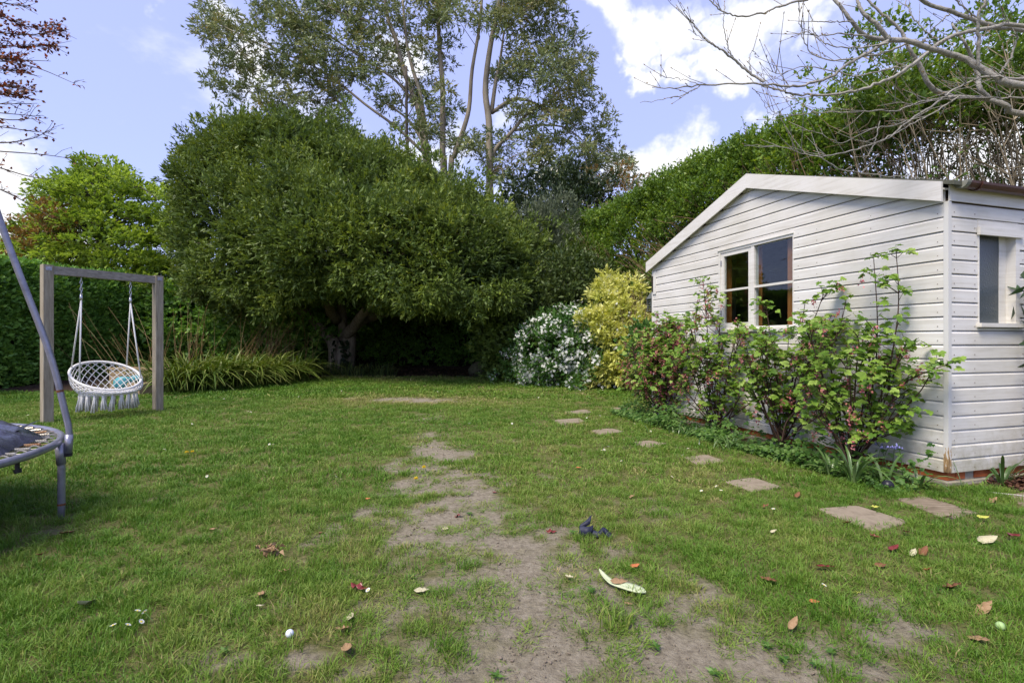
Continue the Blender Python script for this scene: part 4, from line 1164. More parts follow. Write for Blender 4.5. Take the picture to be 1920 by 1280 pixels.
    # trunk: short, forking low into three limbs, ivy-clad
    t0 = P(640, 700, Y0); t0[2] = b[2] - .1
    fork = P(640, 640, Y0)
    mk('trunk', join([limb([t0 + [.12, 0, 0], P(652, 660, Y0), P(655, 628, Y0)], .33, .24, 10), limb([t0 + [-.18, -.05, 0], P(630, 660, Y0 - .1), P(622, 635, Y0 - .1)], .30, .22, 10),
                      limb([t0 + [-.05, -.3, 0], P(638, 665, Y0 - .32), P(641, 640, Y0 - .25)], .16, .12, 8)]), M['bark'], tr, smooth=True)
    limbs = [[P(626, 640, Y0), P(600, 612, Y0 - .2), P(575, 588, Y0 - .4), P(540, 520, Y0 - .3), P(520, 420, Y0)], [P(652, 640, Y0), P(662, 618, Y0), P(690, 595, Y0 - .3), P(730, 540, Y0 - .6), P(770, 450, Y0 - .6)],
             [P(645, 640, Y0 + .2), P(640, 560, Y0 + .4), P(630, 450, Y0 + .3), P(600, 330, Y0)], [P(690, 595, Y0 - .3), P(780, 560, Y0 - 1.2), P(870, 500, Y0 - 1)], [P(575, 588, Y0 - .4), P(500, 540, Y0 - .8), P(440, 470, Y0 - .5)],
             [P(650, 630, Y0), P(700, 560, Y0 - 2), P(720, 500, Y0 - 3)], [P(630, 600, Y0), P(600, 540, Y0 - 2), P(590, 480, Y0 - 3)]]
    for l in limbs: mk('limb', limb(l, .20, .05, 8, 16, .02), M['bark'], tr, smooth=True)
    src = np.concatenate([smooth_line(l, 20)[6:] for l in limbs])
    pick = c[RNG.choice(len(c), 170, False)]
    mk('branches', join(twigs_to(pick, src, .045)), M['bark_dark'], tr, smooth=True)
    pick = c[RNG.choice(len(c), 150, False)] + RNG.normal(size=(150, 3)) * .2 + [0, -.35, .1]
    mk('dead_twigs', join(twigs_to(pick, src, .022)), M['bark'], tr, smooth=True)
    # ivy on the trunk
    m_ = 900
    th = RNG.uniform(0, 6.28, m_); hh = RNG.uniform(.02, 1.15, m_)
    base = np.stack([TREE_X + .05 + (.36 - .06 * hh) * np.cos(th), Y0 - .05 + (.42 - .08 * hh) * np.sin(th), b[2] + hh], 1)
    out = np.stack([np.cos(th), np.sin(th), np.full(m_, .1)], 1)
    keep = ~((abs(th - 4.6) < .35))
    mk('ivy', leaves(base[keep], out[keep] * .5 + np.array([0, 0, -.6]) + RNG.normal(size=(keep.sum(), 3)) * .4, .13, .11, up=out[keep]), M['l_ivy'], tr)
build_big_tree()

def build_eucalyptus():
    EY = 27.0
    left_b = [(375, 55, 34), (400, 28, 32), (440, 55, 38), (475, 35, 30), (420, 105, 32), (395, 150, 22), (425, 185, 22), (470, 100, 36), (500, 150, 40), (540, 115, 42), (560, 60, 38), (545, 20, 36), (600, 40, 42), (605, 100, 40), (560, 170, 42),
              (610, 160, 42), (640, 118, 34), (640, 60, 38), (655, 15, 38), (690, 30, 38), (690, 90, 36), (680, 150, 40), (700, 182, 26), (730, 40, 36), (735, 105, 34), (770, 60, 30), (790, 25, 36), (800, 110, 28), (812, 160, 28), (800, 212, 28),
              (822, 245, 24), (835, 40, 30), (850, 105, 26), (850, 25, 30), (775, 190, 20), (720, 140, 30), (620, 205, 38), (560, 220, 38), (500, 205, 32), (455, 232, 26), (470, 150, 30), (520, 60, 30), (745, 200, 26), (770, 240, 24), (835, 200, 22), (862, 272, 16), (800, 258, 26), (610, -30, 60), (720, -40, 60), (820, -40, 60), (500, -20, 40)]
    right_b = [(900, 25, 34), (940, 48, 30), (960, 18, 36), (1000, 25, 42), (1040, 30, 38), (1000, 85, 42), (965, 100, 32), (985, 150, 40), (1022, 130, 42), (1060, 100, 38), (1095, 112, 28), (1080, 160, 38), (1112, 172, 32), (1050, 190, 42), (1100, 220, 38), (1130, 252, 32),
               (1062, 250, 42), (1000, 220, 34), (962, 205, 24), (1090, 290, 42), (1042, 300, 42), (1003, 292, 36), (1148, 300, 32), (1165, 335, 26), (960, 270, 24), (902, 262, 18), (975, 325, 30), (1120, 335, 38), (1062, 345, 38), (890, 290, 16), (935, 150, 18), (1010, 350, 30), (1140, 350, 30), (1180, 345, 22), (930, 300, 15), (950, 332, 20), (950, -40, 60), (1040, -20, 50)]
    stems_l = [[(800, 330), (793, 270), (783, 200), (757, 133), (743, 77), (727, 33), (715, -60)], [(806, 330), (800, 277), (790, 187), (773, 127), (763, 83), (755, 0)], [(832, 330), (830, 287), (830, 167), (823, 67), (822, -80)], [(845, 330), (852, 293), (870, 240), (880, 200), (885, 133), (898, 57), (905, -20)]]
    stems_r = [[(918, 400), (918, 350), (917, 233), (910, 167), (920, 83), (937, 0), (945, -60)], [(921, 213), (930, 150), (937, 117), (945, 60)], [(919, 317), (927, 283), (960, 247), (990, 213), (1033, 187), (1060, 150)], [(922, 212), (960, 187), (993, 190), (1040, 215), (1080, 235)], [(965, 245), (1010, 235), (1060, 240), (1100, 270)]]
    side_l = [[(783, 200), (740, 150), (680, 110), (620, 70), (560, 40)], [(797, 290), (745, 240), (690, 200), (640, 160), (580, 120), (500, 90), (420, 50)], [(660, 215), (600, 160), (540, 110), (470, 60)], [(800, 280), (770, 230), (740, 205), (700, 180)], [(690, 40), (640, 25), (600, 5)]]
    def one(stems, sides, blobs, label, base_px, rs):
        bx_, by_ = P(base_px, 640, EY)[:2]
        b = np.array([bx_, by_, G(bx_, by_)])
        t = thing('eucalyptus_tree', b, label, 'tree', 'eucalyptus trees behind the evergreen')
        src = []
        for k, s in enumerate(stems):
            dY = RNG.normal() * .5
            pts = [P(x, y, EY + dY * i / len(s)) for i, (x, y) in enumerate(s)]
            if k == 0 or s[0][1] >= 330: pts = [b + np.array([(.3 * (k - 1)), 0, -.1])] + pts
            r0 = rs[k]
            l = smooth_line(pts, 26); src.append(l[8:])
            mk('trunk' if k == 0 or len(stems) == 4 else 'limb', tube(l, np.linspace(r0, r0 * .38, 26), 9), M['bark_euc'], t, smooth=True)
        for s in sides:
            pts = [P(x, y, EY + .4 * RNG.normal()) for x, y in s]; l = smooth_line(pts, 18); src.append(l)
            mk('limb', tube(l, np.linspace(.085, .025, 18), 7), M['bark_euc'], t, smooth=True)
        src = np.concatenate(src)
        cents = []; rad = []
        for x, y, r in blobs:
            k = max(3, int(r * r / 185))
            for _ in range(k):
                a = RNG.random() * 6.283; q = r * math.sqrt(RNG.random()) * .95
                cents.append(P(x + q * math.cos(a), y + q * math.sin(a), EY + RNG.normal() * 1.1)); rad.append(.22 + .30 * RNG.random())
        cents = np.array(cents); rad = np.array(rad)
        f = sprigs(cents, np.tile([0, 0, 1.], (len(cents), 1)), rad, 28, 8, .19, .055, bias=(0, 0, -.8), spread=.6, droop=.05, lenvar=.3)
        mk('crown', f, M['l_euc'], t)
        mk('branches', join(twigs_to(cents[RNG.choice(len(cents), min(150, len(cents)), False)], src, .02)), M['bark_euc'], t, smooth=True)
    one(stems_l, side_l, left_b, 'tall many-stemmed eucalyptus rising directly behind the evergreen dome', 820, [.20, .15, .22, .17])
    one(stems_r, [], right_b, 'tall pale-trunked eucalyptus to the right of the many-stemmed one', 918, [.24, .12, .13, .10, .07])
    # slim dark pole of a dead stem between them
    l = [P(764, 300, 25), P(763, 255, 25), P(762, 125, 25)]
    l = [np.array([l[0][0], 25, G(l[0][0], 25)])] + l
    o = thing('dead_stem', l[0], 'slim dark bare stem standing upright before the eucalyptus', 'tree')
    mk('trunk', tube(smooth_line(l, 12), np.linspace(.10, .06, 12), 7), M['bark_dark'], o, smooth=True)
    top = l[-1]
    mk('twigs', join([tube(smooth_line([P(762, 170 + k * 18, 25), P(762 + s * 14, 150 + k * 16, 25), P(762 + s * 24, 120 + k * 20, 25)], 6), np.linspace(.03, .01, 6), 5) for k, s in enumerate((-1, 1, -1, 1))]), M['bark_dark'], o, smooth=True)
    # dark evergreen low behind the hedge
    def dark(px, py, Y, ells, label, n, mat, L_):
        b = P(px, 640, Y); b[2] = G(b[0], Y)
        t = thing('background_tree', b, label, 'tree', 'trees beyond the garden')
        c, nn = ell_surface([(*P(a, q, Y), rx, rx, rz) for a, q, rx, rz in ells], n, .9)
        mk('crown', sprigs(c + RNG.normal(size=c.shape) * .25, nn, .25 + .4 * RNG.random(len(c)), 16, 6, L_, L_ * .4, spread=.8), mat, t)
        mk('trunk', limb([b - [0, 0, .1], b + [.1, 0, 1.5], P(px, py, Y)], .28, .1, 8), M['bark_dark'], t, smooth=True)
    dark(1045, 380, 23.5, [(1020, 385, 1.3, .9), (1075, 395, 1.2, .8), (985, 395, 1.0, .8), (1050, 360, .7, .5), (1110, 385, .8, .5), (1040, 440, 2.0, 1.6)], 'dark bushy tree low behind the privet hedge and eucalyptus', 300, M['l_ivy'], .17)
    dark(1130, 380, 25, [(1130, 345, 1.1, .8), (1165, 355, .9, .6), (1110, 370, 1.2, .8), (1170, 400, 1.6, .8)], 'thin reddish-brown tree between the eucalyptus and the hedge', 34, M['l_brown'], .13)
build_eucalyptus()

def build_lime_tree():
    Y = 21.0
    b = P(205, 640, Y); b[2] = G(b[0], Y)
    t = thing('lime_green_tree', b, 'bright lime-green tree behind the clipped hedge and swing frame', 'tree')
    rows = [(168, 305, 16, 10), (200, 325, 34, 18), (150, 340, 40, 18), (110, 365, 44, 18), (240, 355, 36, 16), (185, 365, 55, 20), (285, 370, 36, 15), (130, 400, 60, 20), (210, 405, 60, 20), (285, 410, 46, 18), (90, 425, 50, 18), (170, 440, 66, 20), (250, 450, 60, 20), (310, 455, 36, 16),
            (80, 465, 60, 18), (150, 485, 66, 20), (230, 495, 66, 20), (300, 500, 50, 18), (110, 520, 60, 18), (190, 530, 66, 18), (270, 535, 60, 18), (335, 520, 30, 14), (340, 545, 36, 14), (40, 480, 40, 16), (30, 510, 50, 18), (325, 430, 24, 12), (342, 475, 26, 12), (358, 520, 28, 12), (378, 546, 26, 9)]
    c = []; 
    for x, y, rx, ry in rows:
        for _ in range(int(rx * ry / 46)):
            a = RNG.random() * 6.28; q = math.sqrt(RNG.random())
            c.append(P(x + rx * q * math.cos(a), y + ry * q * math.sin(a), Y + RNG.normal() * 1.3))
    c = np.array(c); n = unit(np.stack([c[:, 0] - b[0], c[:, 1] - Y, np.full(len(c), 1.5)], 1))
    f = sprigs(c, n, .50, 26, 7, .125, .07, bias=(0, -.1, .05), spread=.5, flat=.26, up=np.array([0, 0, 1.]), droop=.12)
    mk('crown', f, M['l_lime'], t)
    top = P(175, 330, Y)
    tl = smooth_line([b - [0, 0, .1], b + [0, 0, 2.0], P(185, 450, Y), top], 20)
    mk('trunk', tube(tl, np.linspace(.22, .04, 20), 8), M['bark'], t, smooth=True)
    mk('branches', join(twigs_to(c[RNG.choice(len(c), 130, False)], tl[6:], .04)), M['bark_dark'], t, smooth=True)
    # brownish young growth on a neighbour
    Y = 19.5
    b = P(70, 640, Y); b[2] = G(b[0], Y)
    t = thing('young_copper_tree', b, 'small brown-leaved tree leaning into the lime-green tree', 'tree')
    c = []
    for x, y, rx, ry in [(85, 400, 36, 18), (60, 430, 44, 18), (100, 425, 30, 16), (40, 460, 40, 16), (85, 450, 40, 16), (20, 440, 26, 12), (30, 490, 40, 14), (125, 415, 18, 14)]:
        for _ in range(int(rx * ry / 85)):
            a = RNG.random() * 6.28; q = math.sqrt(RNG.random()); c.append(P(x + rx * q * math.cos(a), y + ry * q * math.sin(a), Y + RNG.normal() * .5))
    c = np.array(c)
    mk('crown', sprigs(c, np.tile([0, 0, 1.], (len(c), 1)), .38, 16, 5, .11, .06, spread=.6, flat=.35, up=np.array([0, 0, 1.])), M['l_brown'], t)
    tl = smooth_line([b - [0, 0, .1], b + [0, 0, 2.2], P(75, 400, Y)], 14)
    mk('trunk', tube(tl, np.linspace(.13, .03, 14), 7), M['bark_dark'], t, smooth=True)
    mk('branches', join(twigs_to(c[::2], tl[5:], .02)), M['bark_dark'], t, smooth=True)
build_lime_tree()

def build_copper_beech():
    Y = 14.5
    b = np.array([-17.6, Y, G(-17.6, Y)])
    t = thing('copper_beech', b, 'copper beech whose red-leaved branches reach in from the left edge', 'tree')
    tl = smooth_line([b - [0, 0, .1], b + [.1, 0, 4], b + [0, 0, 8], b + [.1, 0, 13]], 20)
    mk('trunk', tube(tl, np.linspace(.4, .1, 20), 10), M['bark'], t, smooth=True)
    br = [([(-60, 20), (0, 30), (50, 50), (112, 45)], 12, 1.0), ([(-60, 60), (0, 62), (60, 65), (108, 58)], 14, 1.0), ([(-60, 80), (0, 85), (50, 88), (98, 84)], 14, 1.0), ([(-60, 105), (0, 110), (40, 112)], 12, 1.), ([(-60, 128), (0, 130), (38, 134)], 12, 1.),
          ([(-60, 155), (0, 160), (50, 168)], 11, 1.0), ([(-60, 172), (0, 174), (30, 180)], 10, 1.0), ([(-60, 120), (0, 115), (70, 128), (138, 156)], 2.2, .7), ([(-60, 110), (20, 112), (95, 115)], 2.2, .7), ([(-60, 190), (0, 195), (70, 194)], 3, .7),
          ([(-60, 205), (0, 212), (75, 218)], 3.5, .7), ([(-60, 230), (0, 238), (90, 250)], 4, .7), ([(-60, 260), (0, 268), (60, 260), (90, 245)], 5, .8), ([(-60, 280), (0, 284), (80, 290), (150, 300)], 2.5, .7), ([(-60, 300), (0, 315), (60, 332), (110, 335)], 3, .7), ([(-60, 330), (0, 355), (50, 380), (100, 410)], 3, .7), ([(-60, 220), (20, 225), (60, 222)], 4, .8),
          ([(-60, 0), (0, 5), (60, 15)], 8, .9), ([(-60, -20), (10, -10), (60, -8)], 8, 1)]
    tw = []; pos = []; dirs = []
    for pts, dens, sz in br:
        w = [P(x, y, Y - .3 + RNG.normal() * .25) for x, y in pts]
        root = tl[int(np.argmin(np.abs(tl[:, 2] - w[0][2] + .6)))]
        l = smooth_line([root] + w, 30)
        tw.append(tube(l, np.linspace(.03, .006, 30), 5, cap=False))
        for _ in range(int(dens * 3.2)):
            k = RNG.integers(8, 30); p = l[k]
            d = unit(np.array([.7, RNG.normal() * .3, RNG.normal() * .28])); e = p + d * RNG.uniform(.15, .6)
            tw.append(tube(np.array([p, (p + e) / 2 + RNG.normal(size=3) * .03, e]), [.008, .006, .004], 4, cap=False))
            m_ = RNG.integers(2, 7) if sz > .9 else RNG.integers(1, 3)
            q = p + (e - p) * RNG.random((m_, 1)) + RNG.normal(size=(m_, 3)) * .035
            pos.append(q); dirs.append(np.tile(d, (m_, 1)) + RNG.normal(size=(m_, 3)) * .6)
    mk('branches', join(tw), M['twig_dark'], t, smooth=True)
    pos = np.concatenate(pos); dirs = np.concatenate(dirs)
    mk('crown', leaves(pos, dirs, .10 * (1 + .25 * RNG.normal(size=len(pos))).clip(.5, 1.5), .075), M['l_copper'], t)
build_copper_beech()

# ------------------------------------------------------------------ hedges
def strip_surface(line, h, n, lean=0., topw=1.0, thick=1.2, side=1, bulge=.25, seed=0, top_frac=.25, hvar=.25):
    """points and normals on the visible face and top of a hedge along a ground line"""
    l = np.asarray(line, float); seg = np.diff(l, axis=0); ln = np.hypot(seg[:, 0], seg[:, 1]); cum = np.concatenate([[0], np.cumsum(ln)])
    s = RNG.random(n) * cum[-1]; k = np.clip(np.searchsorted(cum, s) - 1, 0, len(seg) - 1)
    f = (s - cum[k]) / ln[k]
    x = l[k, 0] + seg[k, 0] * f; y = l[k, 1] + seg[k, 1] * f
    nx = seg[k, 1] / ln[k] * side; ny = -seg[k, 0] / ln[k] * side
    hh = (h if np.ndim(h) == 0 else np.interp(s, cum, h)) * np.ones(n)
    hh = hh + hvar * (fbm(s * .8, s * 0 + seed, seed + 70, 3) - .5) * 2
    top = RNG.random(n) < top_frac
    v = RNG.random(n) ** .85
    z = np.where(top, hh, v * hh)
    off = np.where(top, -RNG.random(n) * thick, -lean * z) + np.where(top, 0, bulge * (fbm(s * 1.1, z * 1.1, seed + 80, 4) - .5) * 2 - .25 * sstep(.82, 1, v))
    px = x + nx * off; py = y + ny * off
    nrm = np.stack([np.where(top, nx * .2, nx), np.where(top, ny * .2, ny), np.where(top, 1., .25 + .5 * sstep(.8, 1, v))], 1)
    return np.stack([px, py, gz(px, py) + z], 1), unit(nrm)
def core(line, h, thick, side=1, inset=.22):  # solid dark block added inside a hedge so nothing shows through it
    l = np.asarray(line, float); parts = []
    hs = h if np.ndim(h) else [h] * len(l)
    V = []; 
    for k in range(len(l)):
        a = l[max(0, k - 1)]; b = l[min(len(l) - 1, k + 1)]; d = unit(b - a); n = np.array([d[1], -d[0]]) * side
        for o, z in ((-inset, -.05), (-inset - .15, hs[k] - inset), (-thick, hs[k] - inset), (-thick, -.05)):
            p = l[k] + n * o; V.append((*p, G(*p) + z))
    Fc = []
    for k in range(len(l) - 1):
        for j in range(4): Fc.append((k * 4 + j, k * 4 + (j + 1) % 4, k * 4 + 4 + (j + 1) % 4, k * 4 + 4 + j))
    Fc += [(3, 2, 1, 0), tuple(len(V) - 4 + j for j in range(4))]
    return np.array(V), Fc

def build_hedges():
    # clipped hedge on the left, running to the back corner
    la = P(-160, 740, 10.6)[:2]; lb = P(0, 730, 12.9)[:2]; lc = P(180, 730, 16.6)[:2]; ld = P(330, 700, 22.4)[:2]
    line = [la, lb, lc, ld]
    line = [np.array([-12.6, 9.4]), np.array([-13.0, 12.7]), np.array([-13.7, 16.8]), np.array([-14.4, 21.4])]
    h = thing('clipped_hedge', (-13.2, 14, G(-13.2, 14)), 'tall dense clipped green hedge along the left side behind the swing', 'hedge')
    c, n = strip_surface(line, [3.05, 3.08, 3.12, 3.3], 1700, side=1, bulge=.16, seed=1, hvar=.12, top_frac=.28)
    mk('foliage', sprigs(c, n, .20, 13, 6, .10, .055, bias=(0, 0, .3), spread=.9), M['l_hedge'], h)
    mk('filler_core', core(line, [3.05, 3.08, 3.12, 3.3], 1.3), M['core'], h)
    # hedge across the back, behind the evergreen
    line = [np.array([-14.4, 21.6]), np.array([-10, 21.9]), np.array([-5, 22.3]), np.array([0, 22.2]), np.array([3.5, 21])]
    h = thing('back_hedge', (-7, 22, G(-7, 22)), 'untrimmed dark hedge closing the back of the garden behind the evergreen', 'hedge')
    c, n = strip_surface(line, [3.3, 3.4, 5.2, 5.6, 5.4], 1500, side=1, bulge=.35, seed=2, hvar=.25)
    mk('foliage', sprigs(c, n, .30, 12, 6, .16, .075, bias=(0, 0, .3), spread=.9), M['l_hedge'], h)
    mk('filler_core', core(line, [3.3, 3.4, 5.2, 5.6, 5.4], 1.6, inset=.3), M['core'], h)
    # tall privet hedge on the right, running behind the shed
    def hl(px, py_top, Y): p = P(px, 0, Y); return np.array([p[0], Y]), CH - (py_top - 640) / F * Y
    pts = [hl(1015, 425, 19.6), hl(1100, 395, 17.4), hl(1190, 350, 15.4), hl(1300, 293, 13.2), hl(1400, 250, 11.6), hl(1490, 215, 10.5), hl(1600, 185, 9.7), hl(1690, 160, 9.2)]
    line = [p for p, _ in pts]; hs = [z - G(*p) - .50 for p, z in pts]
    h = thing('privet_hedge', (*line[3], G(*line[3])), 'very tall shaggy bright green privet hedge rising behind the shed', 'hedge')
    c, n = strip_surface(line, hs, 1500, side=1, bulge=.62, seed=3, hvar=.22, top_frac=.22)
    low = c[:, 2] < .5 * np.interp(c[:, 1], [p[1] for p in line][::-1], hs[::-1])
    # near the shed roof the face is mostly bare brown twigs
    rel = c[:, 2] / np.interp(c[:, 1], [p[1] for p in line][::-1], hs[::-1])
    bare = (c[:, 1] < 12.8) & (rel < .86) & (RNG.random(len(c)) < .68 * sstep(12.0, 10.2, c[:, 1]))
    bc, bn = c[bare], n[bare]; c, n, low = c[~bare], n[~bare], low[~bare]
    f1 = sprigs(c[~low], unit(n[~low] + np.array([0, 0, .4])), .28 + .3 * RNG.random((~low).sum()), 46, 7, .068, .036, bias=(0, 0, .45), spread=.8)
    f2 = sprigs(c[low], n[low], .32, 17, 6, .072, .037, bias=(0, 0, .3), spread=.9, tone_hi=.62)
    # shoots breaking the top line
    top = c[(n[:, 2] > .75)]; sh = top[RNG.choice(len(top), 300, False)]
    sp = []; lv = []; ld_ = []
    for p in sh:
        e = p + np.array([RNG.normal() * .12, RNG.normal() * .12, RNG.uniform(.2, .85)])
        sp.append(tube(np.array([p - [0, 0, .1], (p + e) / 2, e]), [.007, .006, .004], 4, cap=False))
        for s in np.linspace(.1, 1, 13): lv.append(p + (e - p) * s); ld_.append(np.array([RNG.normal(), RNG.normal(), .5]))
    f3 = leaves(np.array(lv), np.array(ld_), .07, .036)
    mk('foliage', join([f1, f2, f3]), M['l_privet'], h)
    # bare twigs showing on its lower face
    tw = list(sp)
    for _ in range(2600):
        i = RNG.integers(len(c)); p = c[i] + n[i] * .22
        if p[2] > .78 * np.interp(p[1], [q[1] for q in line][::-1], hs[::-1]): continue
        d = unit(np.array([n[i][0] * .4 - .35, n[i][1] * .5, .75]) + RNG.normal(size=3) * .32); ln = RNG.uniform(.35, 1.1)
        tw.append(tube(np.array([p - d * .2, p + d * ln * .5 + RNG.normal(size=3) * .04, p + d * ln]), [.011, .008, .004], 4, cap=False))
    for i in range(len(bc)):
        for _ in range(7):
            p = bc[i] + RNG.normal(size=3) * .2
            d = unit(np.array([-.45, -.15, .8]) + RNG.normal(size=3) * .38); ln = RNG.uniform(.4, 1.2)
            tw.append(tube(np.array([p - d * .3, p + d * ln * .4 + RNG.normal(size=3) * .05, p + d * ln * .8]), [.010, .007, .003], 4, cap=False))
    mk('bare_twigs', join(tw), M['twig'], h, smooth=True)
    mk('filler_core', core(line[:5], [z * .78 for z in hs[:5]], 1.2, side=1, inset=.5), M['core'], h)
    # its open end at the right: bare stems with leaves only near the top
    y0, y1 = 9.1, 7.0
    h = thing('leggy_hedge', (8.4, 8.2, G(8.4, 8.2)), 'leggy bare-stemmed end of the hedge with sky showing through, above the gutter', 'hedge')
    st = []; lv = []; nn = []
    for k in range(190):
        f = RNG.random(); bx_ = 7.1 + 2.6 * f + RNG.normal() * .25; by_ = y0 + (y1 - y0) * f + RNG.normal() * .3 + .3
        b = np.array([bx_, by_, G(bx_, by_)])
        ht = 4.95 + .75 * RNG.random() - .2 * f
        d = np.array([RNG.normal() * .75, RNG.normal() * .35, 0])
        l = smooth_line([b, b + d * .3 + [0, 0, ht * .4], b + d * .8 + [RNG.normal() * .1, 0, ht * .75], b + d * 1.2 + [RNG.normal() * .2, 0, ht]], 12)
        st.append(tube(l, np.linspace(RNG.uniform(.008, .022), .005, 12), 5, cap=False))
        for _ in range(11):
            i = RNG.integers(3, 12); e = l[i] + np.array([RNG.normal() * .35, RNG.normal() * .25, RNG.uniform(.1, .7)])
            st.append(tube(np.array([l[i], (l[i] + e) / 2 + RNG.normal(size=3) * .05, e]), [.009, .007, .004], 4, cap=False))
            if RNG.random() < (.8 if e[2] > 4.8 else .13): lv.append(e); nn.append([RNG.normal() * .3, -.6, .5])
    mk('stems', join(st), M['pale_twig'], h, smooth=True)
    lv = np.array(lv); hi = lv[:, 2] > 4.7; nn = unit(np.array(nn))
    mk('foliage', join([sprigs(lv[hi], nn[hi], .30, 16, 6, .068, .036, bias=(0, 0, .3)), sprigs(lv[~hi], nn[~hi], .26, 8, 5, .055, .03, bias=(0, 0, .3), tone_hi=.6)]), M['l_privet'], h)
build_hedges()

# ------------------------------------------------------------------ the bare tree reaching in from the right
def build_bare_tree():
    def q(cx, cy, Y): return P(1200 + cx / 2.667, cy / 2.667, Y)
    b = np.array([7.0, 4.0, G(7.0, 4.0)])
    b = np.array([6.6, 3.6, 0.])
    t = thing('bare_tree', b, 'leafless grey-barked tree whose branches arch over the shed roof', 'tree')
    tl = smooth_line([b - [0, 0, .1], b + [-.05, 0, 1.3], b + [-.2, .1, 2.3], b + [-.5, .3, 2.9]], 14)
    mk('trunk', tube(tl, np.linspace(.16, .10, 14), 10), M['bark_pale'], t, smooth=True)
    A = [(2150, 500), (1920, 430), (1790, 390), (1700, 340), (1600, 285), (1440, 240), (1340, 205), (1240, 200), (1130, 180), (1060, 110), (1000, 30), (940, -30)]
    Bm = [(2150, 640), (1920, 572), (1830, 530), (1740, 497), (1600, 485), (1540, 485)]
    lines = []                                                    # (points, depth, r0, r1)
    lines.append((A, 4.0, .031, .011)); lines.append((Bm, 4.3, .029, .012))
    lines.append(([(1745, 495), (1700, 440), (1690, 370), (1650, 270), (1620, 210), (1560, 120)], 4.3, .020, .008))
    lines.append(([(1560, 485), (1460, 440), (1400, 330), (1350, 250), (1300, 150), (1200, 60), (1120, -20)], 4.6, .022, .008))
    lines.append(([(1250, 205), (1180, 120), (1110, 60), (1080, -20)], 4.0, .018, .010))
    lines.append(([(1920, 150), (1800, 140), (1700, 110), (1560, 60), (1440, 20), (1380, -20)], 4.4, .024, .014))
    lines.append(([(1920, 130), (1760, 140), (1600, 170), (1500, 215), (1440, 262)], 4.2, .018, .012))
    lines.append(([(1240, 205), (1150, 260), (1050, 315), (950, 385), (840, 420), (740, 432), (620, 425), (480, 418), (300, 425), (180, 440), (60, 437)], 3.9, .014, .0035))
    lines.append(([(620, 410), (540, 358), (470, 295), (400, 250), (340, 205), (270, 130), (230, 90), (180, 25)], 3.9, .010, .003))
    lines.append(([(300, 430), (240, 465), (150, 490), (0, 514)], 3.9, .004, .002))
    lines.append(([(1440, 262), (1300, 370), (1180, 420), (1060, 460), (900, 475), (760, 470), (690, 448), (610, 430)], 4.0, .013, .005))
    lines.append(([(840, 0), (720, 25), (600, 70), (480, 80), (400, 50), (345, -10)], 3.8, .008, .004))
    lines.append(([(1530, 485), (1400, 512), (1290, 552), (1200, 550), (1080, 560), (900, 562), (790, 575), (680, 570), (620, 500)], 4.3, .007, .002))
    lines.append(([(1510, 495), (1350, 600), (1250, 680), (1100, 742), (920, 782), (820, 768), (700, 735), (520, 730)], 4.2, .009, .002))
    lines.append(([(900, 785), (1000, 842), (1150, 872), (1420, 893)], 4.2, .005, .003))
    lines.append(([(1500, 500), (1430, 560), (1300, 620), (1150, 650), (1000, 715), (880, 660), (790, 650)], 4.4, .006, .002))
    lines.append(([(1200, 605), (1180, 690), (1150, 770), (1110, 790)], 4.2, .005, .002))
    lines.append(([(1600, 480), (1500, 545), (1380, 610), (1240, 690), (1160, 720)], 4.1, .007, .002))
    lines.append(([(1690, 330), (1695, 200), (1690, 90), (1730, 0), (1735, -40)], 4.0, .012, .009))
    lines.append(([(1800, 370), (1850, 290), (1880, 210), (1885, 170)], 4.2, .010, .005))
    lines.append(([(1920, 395), (1800, 385), (1720, 385), (1600, 435), (1520, 480)], 4.0, .010, .006))
    lines.append(([(1920, 490), (1820, 490), (1650, 492), (1500, 500), (1380, 520), (1260, 510)], 4.2, .009, .003))
    lines.append(([(1340, 215), (1240, 260), (1120, 285), (1000, 300), (900, 290), (830, 230), (800, 130), (790, 40)], 4.1, .008, .0025))
    lines.append(([(1240, 215), (1100, 240), (960, 230), (870, 180), (800, 130)], 3.9, .006, .002))
    lines.append(([(1130, 180), (1000, 170), (900, 180), (830, 160), (770, 190)], 3.9, .006, .002))
    lines.append(([(1060, 110), (960, 110), (880, 110), (860, 95)], 3.9, .005, .002))
    lines.append(([(1440, 262), (1340, 330), (1220, 350), (1080, 380), (940, 350), (800, 335), (700, 370), (630, 340)], 4.1, .007, .002))
    lines.append(([(470, 295), (440, 230), (415, 130), (425, 30)], 3.9, .004, .002))
    lines.append(([(550, 350), (545, 300), (565, 245)], 3.9, .004, .002))
    lines.append(([(430, 270), (350, 215), (240, 150)], 3.9, .003, .0015))
    lines.append(([(560, 440), (610, 500), (640, 560), (690, 580)], 3.9, .003, .0015))
    lines.append(([(300, 425), (200, 395), (110, 385), (100, 375)], 3.9, .003, .0015))
    lines.append(([(1560, 60), (1480, 130), (1420, 200), (1380, 230)], 4.4, .006, .003))
    lines.append(([(1700, 110), (1600, 20), (1560, -20)], 4.4, .008, .004))
    lines.append(([(1500, 215), (1400, 130), (1340, 40), (1330, -10)], 4.2, .006, .003))
    tw = []; src = []
    for k, (pts, Y, r0, r1) in enumerate(lines):
        yy = Y + np.cumsum(RNG.normal(size=len(pts)) * .035)
        w = [q(x, y, yy[i]) for i, (x, y) in enumerate(pts)]
        if k == 0: w = [tl[-1], tl[-1] * .5 + w[1] * .5 + [0, 0, .05]] + w[1:]
        if k == 1: w = [tl[-3], tl[-3] * .5 + w[1] * .5] + w[1:]
        if pts[0][0] == 1920: w = [tl[-1], (tl[-1] + w[0]) / 2 + [0, 0, .12]] + w
        m_ = 10 + len(w) * 4
        l = smooth_line(w, m_)
        l[2:-1] += RNG.normal(size=(m_ - 3, 3)) * (.002 if k < 7 else .004)
